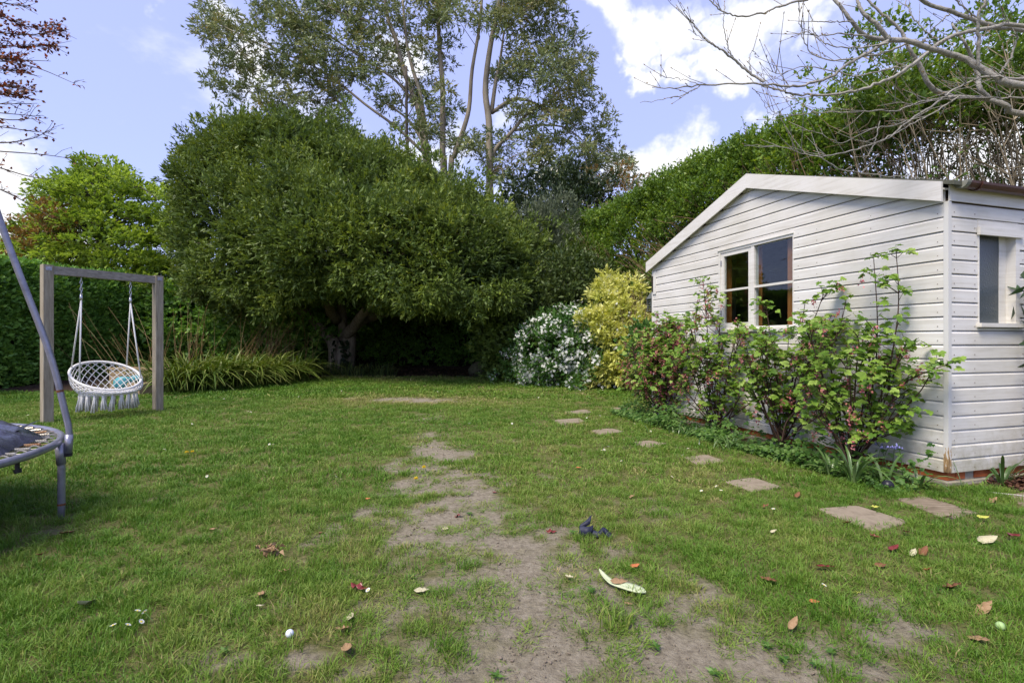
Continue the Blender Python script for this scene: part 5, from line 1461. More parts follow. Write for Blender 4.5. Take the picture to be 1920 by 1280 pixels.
        rr = np.linspace(r0, r1, m_) * (1 + .06 * RNG.normal(size=m_))
        if k < 7: mk('branch', tube(l, rr, 9), M['bark_pale'], t, smooth=True)
        else: tw.append(tube(l, rr, 6, cap=False))
        if r0 < .02: src.append((l, r0))
    # twigs with swollen buds
    buds = []
    for l, r0 in src:
        L_ = np.linalg.norm(np.diff(l, axis=0), axis=1).sum()
        for _ in range(int(L_ * 9)):
            i = RNG.integers(3, len(l) - 1); p = l[i]; d = unit(l[i + 1] - l[i])
            side = unit(np.array([RNG.normal(), RNG.normal(), .7 + RNG.normal()]))
            dd = unit(d * .9 + side * .7); ln = RNG.uniform(.04, .30) * (1.2 if r0 > .006 else .7)
            mid = p + dd * ln * .5 + np.array([0, 0, .02]); e = p + dd * ln + np.array([0, 0, .05 * ln / .2])
            tw.append(tube(np.array([p, mid, e]), [.0032, .0024, .0017], 4, cap=False))
            for s in (.5, 1.):
                bpt = p + (e - p) * s; bdd = unit(dd + side * (.5 if s < 1 else 0) + np.array([0, 0, .4]))
                buds.append(tube(np.array([bpt, bpt + bdd * .008, bpt + bdd * .021]), [.0022, .0042, .001], 4, cap=False))
    o = mk('twigs', join(tw), M['bark_pale'], t, smooth=True); o['kind'] = 'stuff'
    o = mk('buds', join(buds), M['twig'], t, smooth=True); o['kind'] = 'stuff'
build_bare_tree()
# ------------------------------------------------------------------ shrubs
def stub_stems(b, targets, r, mat, parent, name='stems', n=5):
    out = []
    for t in targets:
        s = b + np.array([RNG.normal() * .08, RNG.normal() * .08, -.03])
        mid = (s * .55 + t * .45); mid[2] = s[2] + (t[2] - s[2]) * .55
        out.append(tube(smooth_line([s, mid + RNG.normal(size=3) * .04, t], 7), np.linspace(r, r * .4, 7), n, cap=False))
    return mk(name, join(out), mat, parent, smooth=True)

FLOWER_T = []; FLOWER_F = []
for k in range(5):                                             # five-petalled flower, flat, radius 1
    a = k * 2 * math.pi / 5; s = .42
    n0 = len(FLOWER_T)
    FLOWER_T += [(0, 0, 0), (.62 * math.cos(a - s), .62 * math.sin(a - s), .14), (math.cos(a), math.sin(a), .1), (.62 * math.cos(a + s), .62 * math.sin(a + s), .14)]
    FLOWER_F.append((n0, n0 + 1, n0 + 2, n0 + 3))
def flowers(pos, nrm, size, tone=None):
    nrm = unit(nrm); X = unit(np.cross(nrm, rdir(len(pos)))); Y = np.cross(nrm, X)
    return template(FLOWER_T, FLOWER_F, pos, X, Y, nrm, size, tone)

def shrub(name, label, base_px, ells, n, lr, per, k, L_, W_, mat, bias=(0, 0, .35), spread=.8, flat=.8, stem=.02, flower=None, group=None, cat='shrub', droop=.1, tone_hi=1., ny=None):
    b = np.array(base_px, float)
    t = thing(name, b, label, cat, group)
    c, nn = ell_surface(ells, n, .9)
    keep = c[:, 2] > b[2] + .05
    c, nn = c[keep] + nn[keep] * RNG.normal(size=(keep.sum(), 1)) * lr * .7, nn[keep]
    lr = lr * (.55 + .95 * RNG.random(len(c)))
    mk('foliage', sprigs(c, nn, lr, per, k, L_, W_, bias=bias, spread=spread, flat=flat, droop=droop, tone_hi=tone_hi), mat, t)
    stub_stems(b, c[RNG.choice(len(c), min(26, len(c)), False)], stem, M['bark_dark'], t)
    if flower:
        nf, per_f, fs = flower
        cand = np.where((nn[:, 1] < .25))[0]
        i = RNG.choice(cand, nf)
        fc = c[i] + nn[i] * (lr[i] * .95)[:, None] + RNG.normal(size=(nf, 3)) * .05
        p = np.repeat(fc, per_f, 0) + RNG.normal(size=(nf * per_f, 3)) * fs * 1.5
        mk('blossom', flowers(p, np.repeat(nn[i], per_f, 0) + RNG.normal(size=(nf * per_f, 3)) * .45, fs), M['white_petal'], t)
    return t

def EP(px, py, Y, rx, ry, rz):
    p = P(px, py, Y); return (p[0], p[1], p[2], rx, ry, rz)
def gp(px, Y):
    X = (px - 960) / F * Y; return (X, Y, G(X, Y))

def build_shrubs():
    shrub('choisya_shrub', 'rounded green shrub dotted with white blossom at the lawn edge', gp(1045, 13.9),
          [EP(1015, 670, 13.8, .55, .7, .62), EP(1060, 665, 13.5, .72, .8, .78), EP(1110, 675, 13.3, .65, .7, .65), EP(990, 690, 13.9, .4, .5, .4), EP(1035, 618, 14.1, .4, .5, .35), EP(1010, 640, 14.2, .4, .5, .4), EP(1120, 640, 13.6, .5, .6, .5), EP(1085, 705, 13.1, .7, .5, .35)], 420, .20, 14, 6, .085, .034, M['l_choisya'], flower=(520, 6, .043))
    shrub('golden_choisya', 'tall golden-yellow leaved shrub with white blossom beside the shed', gp(1160, 13.4),
          [EP(1135, 566, 12.6, .26, .2, .2), EP(1160, 572, 12.6, .2, .15, .15), EP(1146, 545, 13.3, .2, .2, .16), EP(1178, 541, 13.3, .17, .2, .12), EP(1122, 600, 12.6, .28, .2, .18), EP(1160, 606, 12.5, .36, .3, .22), EP(1190, 600, 13.1, .2, .2, .13), EP(1150, 640, 12.4, .3, .25, .22), EP(1195, 642, 12.9, .26, .2, .16), EP(1160, 664, 12.4, .32, .25, .2), EP(1150, 688, 12.4, .25, .2, .18), EP(1175, 692, 12.5, .28, .25, .2), EP(1165, 708, 12.7, .14, .14, .12), EP(1205, 668, 12.7, .25, .2, .3)],
          215, .15, 13, 7, .10, .040, M['l_gold'], bias=(0, -.3, .3), flower=(90, 5, .032))
    o = shrub('golden_choisya', 'small low golden-leaved sprig poking out at the foot of the white-flowered shrub', gp(1125, 12.9), [EP(1122, 690, 12.75, .18, .16, .14), EP(1120, 710, 12.7, .16, .15, .12), EP(1092, 714, 12.7, .12, .1, .08)], 26, .12, 9, 6, .085, .032, M['l_gold'], bias=(0, -.3, .3))
    shrub('evergreen_shrub', 'dark rounded evergreen shrub behind the white-flowered and golden shrubs', gp(1065, 15.6),
          [EP(1060, 545, 15.4, 1.05, .9, .8), EP(1020, 590, 15.3, .8, .8, .75), EP(1100, 590, 15.2, .9, .8, .7), EP(1060, 620, 15.2, 1.2, .8, .8)], 420, .26, 13, 6, .11, .045, M['l_shrub'], tone_hi=.85)
    shrub('olive_shrub', 'olive-green shrub with yellowish shoot tips below the privet hedge', gp(1060, 16.6), [EP(1070, 510, 16.4, .9, .7, .65), EP(1030, 515, 16.4, .7, .7, .6), EP(1110, 530, 16.2, .8, .7, .5), EP(1060, 560, 16.4, 1.3, .7, .9)], 260, .25, 13, 6, .11, .04, M['l_strap'], bias=(0, 0, .9), spread=.5, tone_hi=.75)
    shrub('silvery_shrub', 'tall grey-green shrub with upright shoots between the evergreen and the privet', gp(1030, 17.4), [EP(1010, 450, 17.2, .75, .7, .9), EP(1050, 430, 17.4, .55, .6, .75), EP(985, 480, 17.0, .7, .7, .9), EP(1030, 490, 17.0, .8, .7, .8), EP(1000, 560, 17, .9, .7, 1.0)], 300, .26, 12, 6, .11, .035, M['l_silver'], bias=(0, 0, .8), spread=.5)
    shrub('evergreen_shrub', 'shadowed dark shrub at the right mouth of the hollow under the evergreen', gp(960, 15.6), [EP(965, 620, 15.2, .6, .8, .9), EP(945, 650, 15.3, .45, .6, .7), EP(985, 660, 14.9, .5, .6, .6)], 200, .24, 12, 6, .13, .055, M['l_oak'], tone_hi=.85)
    shrub('evergreen_shrub', 'small green shrub between the golden shrub and the shed wall', gp(1205, 11.5), [EP(1212, 640, 11.3, .2, .25, .25), EP(1218, 665, 11.2, .25, .3, .3)], 40, .2, 12, 6, .09, .04, M['l_choisya'])
    # dead brown twigs by the lantern
    b = np.array(gp(1205, 12.2))
    t = thing('dry_brown_shrub', b, 'dry brown twiggy shrub below the hanging lantern', 'shrub')
    tw = []
    for _ in range(260):
        p = b + np.array([RNG.normal() * .25 + .1, RNG.normal() * .3 + .3, 0]); h = RNG.uniform(.9, 2.45)
        e = p + np.array([RNG.normal() * .22, RNG.normal() * .2, h])
        tw.append(tube(smooth_line([p, (p + e) / 2 + RNG.normal(size=3) * .06, e], 5), np.linspace(.008, .003, 5), 4, cap=False))
    mk('twigs', join(tw), M['twig'], t, smooth=True)

    # --- strap-leaved border on the left
    def blades(b, n, rx, ry, h, w, seg=6, arch=1.0, seed=0):
        V = []; Fc = []; tn = []
        for _ in range(n):
            a = RNG.random() * 6.283; q = math.sqrt(RNG.random())
            p = b + np.array([rx * q * math.cos(a), ry * q * math.sin(a), -.02])
            da = a + RNG.normal() * .7; d = np.array([math.cos(da), math.sin(da), 0]); s = np.array([-d[1], d[0], 0]) * w * (.6 + .8 * RNG.random())
            H = h * (.55 + .6 * RNG.random()); ar = arch * (.35 + .9 * RNG.random())
            n0 = len(V); t0 = RNG.random()
            tw_ = RNG.normal() * .5
            for k in range(seg + 1):
                u = k / seg
                c = p + d * H * ar * .75 * u ** 1.7 + np.array([0, 0, H * (u - .62 * ar * u ** 2.6)])
                ww = (1 - u ** 2.2) * (.75 + .5 * u) if k < seg else 0.04
                V += [c - s * ww * .5, c + s * ww * .5 + np.array([0, 0, .15 * w * tw_])]
                tn += [t0 * .8 + .2 * u] * 2
            for k in range(seg): Fc.append((n0 + 2 * k, n0 + 2 * k + 1, n0 + 2 * k + 3, n0 + 2 * k + 2))
        return np.array(V), np.array(Fc), {'tone': np.array(tn)}
    spots = [(330, 12.1, 300, 'first strappy clump of the border, next to the swing post'), (385, 12.5, 320, 'second strappy clump of the border, counting from the swing post'), (440, 13.1, 320, 'third strappy clump of the border, counting from the swing post'), (492, 13.8, 300, 'fourth strappy clump of the border, counting from the swing post'), (540, 14.7, 260, 'last pale strappy clump of the border, nearest the evergreen trunk'), (350, 13.0, 200, 'strappy clump in the second row, behind the one by the swing post'), (450, 14.2, 220, 'strappy clump in the second row, in the middle of the border')]
    for px, Y, n, lab in spots:
        b = np.array(gp(px, Y)); t = thing('strap_leaf_clump', b, lab, 'plant', 'strap-leaved clumps in the left border')
        mk('leaves', blades(b, int(n * 1.1), .55, .42, 1.25, .05, arch=1.2), M['l_strap'], t)
    for px, Y, n, h, lab in [(575, 16.3, 130, .85, 'dark green strappy clump just left of the evergreen trunk'), (665, 16.4, 110, .65, 'dark strappy clump at the foot of the evergreen trunk, on its right'), (715, 16.6, 110, .6, 'outermost dark strappy clump right of the evergreen trunk'), (620, 17.2, 90, .6, 'low dark strappy clump touching the evergreen trunk')]:
        b = np.array(gp(px, Y)); t = thing('shade_clump', b, lab, 'plant', 'dark clumps round the evergreen trunk')
        mk('leaves', blades(b, n, .5, .35, h, .04, arch=.9), M['l_shrub'], t)
    # dry stalks behind the clumps
    for px, Y, n, lean, lab in [(350, 15.2, 40, .1, 'upright dry brown stalks behind the strappy clumps near the swing'), (470, 15.6, 36, .75, 'dry stalks leaning right in front of the back hedge'), (525, 16.0, 40, .0, 'sparse upright straw stalks below the evergreen skirt'), (275, 14.6, 16, -.9, 'bare arching canes behind the swing chair')]:
        b = np.array(gp(px, Y)); t = thing('dry_stalks', b, lab, 'plant', 'dry stalks in the left border')
        tw = []
        for _ in range(n):
            p = b + np.array([RNG.normal() * .55, RNG.normal() * .3, 0]); h = RNG.uniform(1.1, 2.3)
            e = p + np.array([lean * h * RNG.uniform(.3, 1) + RNG.normal() * .3, RNG.normal() * .2, h])
            v = tube(smooth_line([p, (p + e) / 2 + RNG.normal(size=3) * .05 + [0, 0, .1], e], 6), np.linspace(.007, .003, 6), 4, cap=False)
            tw.append((*v, {'tone': np.full(len(v[0]), RNG.random())}))
        mk('stalks', join(tw), M['straw'], t, smooth=True)
    # bramble and weeds behind the stalks at the foot of the back hedge
    shrub('bramble', 'tangled green bramble in front of the back hedge, left of the evergreen', gp(400, 18.5), [EP(350, 600, 18.6, 1.0, .7, 1.0), EP(410, 590, 18.4, 1.2, .7, 1.2), EP(470, 610, 18.2, 1.2, .7, 1.0), EP(540, 630, 18.4, 1.2, .7, 1.0)], 300, .3, 11, 5, .13, .07, M['l_hedge'])

    # --- low raised wall behind the swing with the turquoise float on it
    A = np.array(gp(205, 12.4)); B = np.array(gp(292, 12.0))
    d = unit(B - A); d[2] = 0; n = np.array([d[1], -d[0], 0]); L_ = np.linalg.norm((B - A)[:2])
    t = thing('raised_bed', A, 'low tan block retaining wall of a raised bed behind the swing', 'wall')
    O = np.array([A[0], A[1], G(A[0], A[1])])
    for r in range(4):
        x = -.2 if r % 2 else 0.
        while x < L_:
            w = RNG.uniform(.26, .40); o = RNG.normal() * .006
            mk('block', frame_box(O, d, n, (0, 0, 1), (max(0, x), -.1, -.02 + r * .128), (min(L_, x + w - .012), .0 + o, -.02 + r * .128 + .116)), M['stone_wall'], t)
            x += w
    mk('backing', frame_box(O, d, n, (0, 0, 1), (.01, -.3, -.02), (L_ - .01, -.105, .48)), M['mortar'], t)
    for k in range(4): mk('coping', frame_box(O, d, n, (0, 0, 1), (k * L_ / 4 + .004, -.36, .495), ((k + 1) * L_ / 4 - .004, .03, .545)), M['stone_wall'], t)
    p = gp(263, 11.5)
    o = thing('stone_block', p, 'single brown stone block on the grass in front of the raised wall', 'stone')
    V, Fc = frame_box(p, d, n, (0, 0, 1), (-.18, -.16, -.03), (.2, .18, .26)); V = V + RNG.normal(size=V.shape) * .012
    mk('block', (V, Fc), M['stone_wall'], o)
    p = np.array(gp(232, 11.6))
    fl = thing('turquoise_float', p, 'turquoise and white plastic toy lying behind the hanging chair', 'toy')
    mk('body', lathe([(.06, .10), (.16, .12), (.20, .2), (.19, .31), (.12, .38), (.04, .40)], p, 14), M['turquoise'], fl, smooth=True)
    mk('foot', lathe([(.14, -.01), (.16, .02), (.12, .1), (.07, .13)], p, 12), M['ball_white'], fl, smooth=True)
    mk('wing', tube(smooth_line([p + [.15, 0, .28], p + [.3, -.02, .36], p + [.44, 0, .31]], 8), [.06, .08, .09, .09, .08, .07, .05, .03], 9), M['turquoise'], fl, smooth=True)
build_shrubs()

# ------------------------------------------------------------------ flowering currants in front of the shed
LOBE = []
_an = np.radians([-90, -62, -25, -8, 18, 38, 58, 74, 90, 106, 122, 142, 162, 188, 205, 242])
_ra = [.10, .46, .66, .55, .74, .56, .66, .82, 1.0, .82, .66, .56, .74, .55, .66, .46]
LOBE = [(0, .02, 0)] + [(r * math.cos(a), r * math.sin(a) + .18, (.10 if i % 2 else -.06) - .10 * r * r) for i, (a, r) in enumerate(zip(_an, _ra))]
LOBE_F = [(0, i, i + 1) for i in range(1, 16)] + [(0, 16, 1)]
LOBE = [((x) * .62, (y + .1) * .62, z * .62) for x, y, z in LOBE]
def lobed_meshes():
    out = []
    for k in range(5):
        T = np.array(LOBE) + RNG.normal(size=(17, 3)) * .02
        T[:, 2] += .12 * T[:, 1] * (k - 2) / 2 - .2 * (T[:, 1] - .3) ** 2
        out.append(mesh_from('leaf', T, np.array(LOBE_F), M['l_currant'], attrs={'tone': np.full(17, .12 + .19 * k)}))
    return out
LOBED = lobed_meshes()

_TOPX = [1175, 1185, 1210, 1260, 1300, 1320, 1350, 1380, 1400, 1440, 1500, 1540, 1590, 1620, 1645, 1680, 1700, 1740, 1790]
_TOPY = [690, 640, 615, 600, 575, 560, 600, 605, 595, 575, 600, 575, 580, 600, 590, 590, 650, 705, 700]
def currant(label, base, stems, n_obj, leaf=.075, pink=.5, dens=1.0, spread=.12, xr=(0, 0), extra=12):
    b = np.array(base, float)
    stems = list(stems)
    bpx = 960 + b[0] / b[1] * F; bpy_ = 640 + (CH - b[2]) / b[1] * F
    for _ in range(extra):                                      # more canes filling the bush
        x = RNG.uniform(*xr); y0 = float(np.interp(x, _TOPX, _TOPY)); y = y0 + 10 + (bpy_ - y0 - 75) * RNG.random() * .75
        r_ = (min(x, 1772) - 960) / F; wy = SH_C[1] + SH_D[1] * min(4.41, (SH_C[0] - r_ * SH_C[1]) / (.2937 + r_ * .9559))
        Yd = min(b[1], wy - .15) + RNG.uniform(-.30, .02)
        mid = (bpx * .62 + x * .38 + RNG.normal() * 6, bpy_ * .5 + y * .5 + 8)
        stems.append([P(bpx + RNG.normal() * 5, bpy_, b[1]), P(*mid, (b[1] + Yd) / 2), P(bpx * .25 + x * .75, bpy_ * .2 + y * .8, Yd), P(x, y, Yd)])
    t = thing('flowering_currant', b, label, 'shrub', 'flowering currants along the shed')
    canes = []; pos = []; nrm = []; dirs = []; fl = []
    allst = [(smooth_line(s, 26), True) for s in stems]
    for l, _ in list(allst):                                    # side shoots
        L_ = np.linalg.norm(np.diff(l, axis=0), axis=1).sum()
        for _ in range(int(L_ * 2.3)):
            i = RNG.integers(6, 23); d = unit(l[i + 1] - l[i])
            o = unit(np.array([RNG.normal(), RNG.normal() * .8 - .15, .5]) + d * .9); ln = RNG.uniform(.14, .40) * (1.2 - .025 * i)
            e = l[i] + o * ln
            if shed_tu(e[0], e[1])[1] > -.06: continue
            allst.append((smooth_line([l[i], l[i] + o * ln * .5 + [0, 0, .02], e + [0, 0, .03]], 26), False))
    for l, main in allst:
        h = len(l)
        v = tube(l, np.linspace(.009 if main else .005, .003, h), 6, cap=False)
        if main: mk('stem', v, M['cane'], t, smooth=True)
        else: canes.append(v)
        L_ = np.linalg.norm(np.diff(l, axis=0), axis=1).sum()
        for _ in range(int(L_ * 19 * dens)):
            f = RNG.random() ** .9; i = int(3 + f * (h - 4)); p = l[i]; d = unit(l[min(i + 1, h - 1)] - l[i - 1])
            o = unit(np.array([RNG.normal(), RNG.normal(), .25 + .3 * RNG.random()]))
            ln = RNG.uniform(.02, spread) * (1.15 - .75 * f) + .015
            e = p + unit(o + d * .35) * ln * 2
            canes.append(tube(np.array([p, (p + e) / 2, e]), [.003, .0025, .0018], 4, cap=False))
            for _ in range(RNG.integers(2, 5)):
                q = e + RNG.normal(size=3) * .028
                pos.append(q); dirs.append(np.array([o[0], o[1], -.25]) + RNG.normal(size=3) * .5); nrm.append(np.array([0, 0, 1.]) + RNG.normal(size=3) * .42 + np.array([-.15, -.35, 0]))
            if RNG.random() < pink: fl.append(e + RNG.normal(size=3) * .03)
        # a rosette at the tip
        for _ in range(6):
            pos.append(l[-1] + RNG.normal(size=3) * .02); dirs.append(np.array([RNG.normal(), RNG.normal(), .3])); nrm.append(np.array([0, -.2, 1.]) + RNG.normal(size=3) * .3)
    pos = np.array(pos); Zv = unit(np.array(nrm)); Y0 = np.array(dirs); Xv = unit(np.cross(Y0, Zv)); Yv = np.cross(Zv, Xv)
    sc = leaf * (1 + .28 * RNG.normal(size=len(pos))).clip(.5, 1.6)
    mk('twigs', join(canes), M['cane'], t, smooth=True)
    # leaves that stand largest in front are single pieces, the others one mass
    order = np.argsort(pos[:, 1] - 6 * sc)
    single = order[:n_obj]; rest = order[n_obj:]
    for i in single:
        o = bpy.data.objects.new('leaf', LOBED[RNG.integers(5)])
        COL.objects.link(o); o.parent = t
        m4 = Matrix(((*(Xv[i] * sc[i]).tolist()[:1], 0, 0, 0), (0, 1, 0, 0), (0, 0, 1, 0), (0, 0, 0, 1)))
        rot = Matrix((Xv[i], Yv[i], Zv[i])).transposed()
        o.matrix_local = Matrix.Translation(Vector(pos[i] - b)) @ rot.to_4x4() @ Matrix.Scale(float(sc[i]), 4)
    if len(rest):
        f = mk('foliage', template(LOBE, LOBE_F, pos[rest], Xv[rest], Yv[rest], Zv[rest], sc[rest], RNG.random(len(rest))), M['l_currant'], t)
        f['kind'] = 'stuff'
    # drooping pink racemes
    if fl:
        fl = np.array(fl); k = 13
        p = np.repeat(fl, k, 0); s = np.tile(np.linspace(0, 1, k), len(fl))
        sway = np.repeat(RNG.normal(size=(len(fl), 2)) * .02, k, 0)
        p = p + np.stack([sway[:, 0] * s, sway[:, 1] * s, -.075 * s], 1) + RNG.normal(size=p.shape) * .010
        o = mk('blossom', leaves(p, RNG.normal(size=p.shape) * .7 + np.array([0, 0, -.5]), .027, .016, .3, .1), M['pink_petal'], t); o['kind'] = 'stuff'
    return t

def build_currants():
    def wall_y(px):
        r = (min(px, 1772) - 960) / F
        return SH_C[1] + SH_D[1] * min(4.41, (SH_C[0] - r * SH_C[1]) / (.2937 + r * .9559))
    def S(Y, *pts, dy=0.):
        n = len(pts)
        return [P(x, y, Y if i == 0 else min(Y + dy * i, wall_y(x) - .22 - .04 * (i % 2))) for i, (x, y) in enumerate(pts)]
    def base(px):
        Y = wall_y(px) - .34; X = (px - 960) / F * Y; return np.array([X, Y, G(X, Y)])
    b1 = base(1592); Y = b1[1]
    st = [S(Y, (1597, 868), (1625, 800), (1660, 720), (1680, 620), (1685, 550), (1680, 467)), S(Y + .05, (1594, 868), (1620, 790), (1640, 700), (1645, 600), (1638, 482)), S(Y, (1605, 865), (1650, 790), (1690, 725), (1730, 700), (1792, 678), dy=-.03),
          S(Y, (1610, 860), (1660, 800), (1720, 740), (1745, 700)), S(Y, (1590, 868), (1575, 780), (1560, 700), (1545, 640), (1540, 600)), S(Y - .1, (1588, 868), (1555, 800), (1520, 740), (1500, 690)), S(Y - .1, (1595, 868), (1600, 780), (1605, 700), (1610, 640), (1600, 620)),
          S(Y + .1, (1600, 868), (1640, 820), (1680, 790), (1700, 770)), S(Y - .15, (1590, 868), (1570, 820), (1540, 790), (1525, 760)), S(Y, (1595, 868), (1610, 800), (1625, 720), (1630, 660)), S(Y + .1, (1600, 866), (1655, 760), (1690, 660), (1712, 640)), S(Y - .1, (1592, 868), (1590, 810), (1580, 760), (1560, 735)), S(Y - .12, (1600, 868), (1630, 830), (1665, 815), (1680, 800))]
    currant('nearest flowering currant, its two tall leafy shoots rising in front of the shed boards', b1, st, 290, .070, .22, .56, .11, (1500, 1735), 4)
    b2 = base(1465); Y = b2[1]
    st = [S(Y, (1468, 826), (1480, 740), (1500, 660), (1530, 590), (1545, 548)), S(Y, (1465, 826), (1460, 740), (1450, 660), (1440, 600), (1435, 565)), S(Y, (1470, 826), (1510, 750), (1545, 680), (1575, 610), (1588, 555)), S(Y - .1, (1460, 826), (1430, 760), (1410, 700), (1400, 650)), S(Y - .15, (1465, 826), (1490, 770), (1510, 720), (1520, 690)),
          S(Y, (1470, 826), (1530, 770), (1570, 720), (1590, 680)), S(Y - .1, (1462, 826), (1450, 780), (1440, 730), (1445, 690)), S(Y + .1, (1466, 826), (1490, 720), (1505, 640), (1500, 590)), S(Y, (1464, 826), (1420, 750), (1395, 680), (1385, 620)), S(Y - .2, (1466, 826), (1475, 790), (1500, 760), (1490, 740)), S(Y - .1, (1470, 826), (1520, 790), (1550, 770), (1560, 745)), S(Y + .05, (1466, 826), (1470, 760), (1475, 680), (1480, 620))]
    currant('second flowering currant from the shed corner, growing up in front of the window', b2, st, 290, .070, .28, .58, .11, (1385, 1590), 7)
    b3 = base(1345); Y = b3[1]
    st = [S(Y, (1345, 800), (1335, 720), (1328, 640), (1322, 570), (1318, 522)), S(Y, (1348, 800), (1360, 720), (1375, 650), (1385, 605)), S(Y, (1342, 800), (1310, 730), (1290, 660), (1285, 600)), S(Y - .1, (1345, 800), (1390, 740), (1420, 690), (1430, 650)), S(Y - .1, (1343, 800), (1300, 750), (1270, 700), (1260, 660)), S(Y - .2, (1345, 800), (1350, 750), (1345, 700), (1340, 680)), S(Y, (1347, 800), (1400, 760), (1440, 730), (1450, 700)),
          S(Y, (1344, 800), (1320, 720), (1305, 640), (1300, 590)), S(Y - .2, (1345, 800), (1370, 770), (1385, 740), (1380, 720)), S(Y, (1346, 800), (1345, 700), (1350, 640), (1348, 600)), S(Y - .1, (1342, 800), (1310, 770), (1290, 750), (1285, 720))]
    currant('third flowering currant from the shed corner, below the left half of the window', b3, st, 120, .068, .34, .60, .13, (1265, 1440), 8)
    b4 = base(1240); Y = b4[1]
    st = [S(Y, (1240, 776), (1225, 710), (1215, 650), (1210, 620)), S(Y, (1242, 776), (1250, 700), (1260, 640), (1258, 600)), S(Y, (1238, 776), (1205, 720), (1190, 670), (1185, 640)), S(Y, (1240, 776), (1270, 720), (1285, 660), (1280, 620)), S(Y - .2, (1240, 776), (1235, 730), (1230, 680), (1235, 650)), S(Y - .2, (1238, 776), (1210, 740), (1195, 710), (1190, 690)), S(Y - .2, (1242, 776), (1265, 745), (1280, 710), (1275, 680)), S(Y + .1, (1240, 776), (1232, 690), (1240, 640), (1236, 612)),
          S(Y - .3, (1238, 776), (1225, 750), (1210, 730), (1205, 720)), S(Y + .2, (1240, 776), (1200, 730), (1182, 700), (1180, 680)), S(Y - .1, (1241, 776), (1250, 740), (1258, 700), (1250, 660))]
    currant('farthest flowering currant, thick with reddish blossom at the far shed corner', b4, st, 0, .070, .85, 1.0, .18, (1178, 1290), 8)
build_currants()

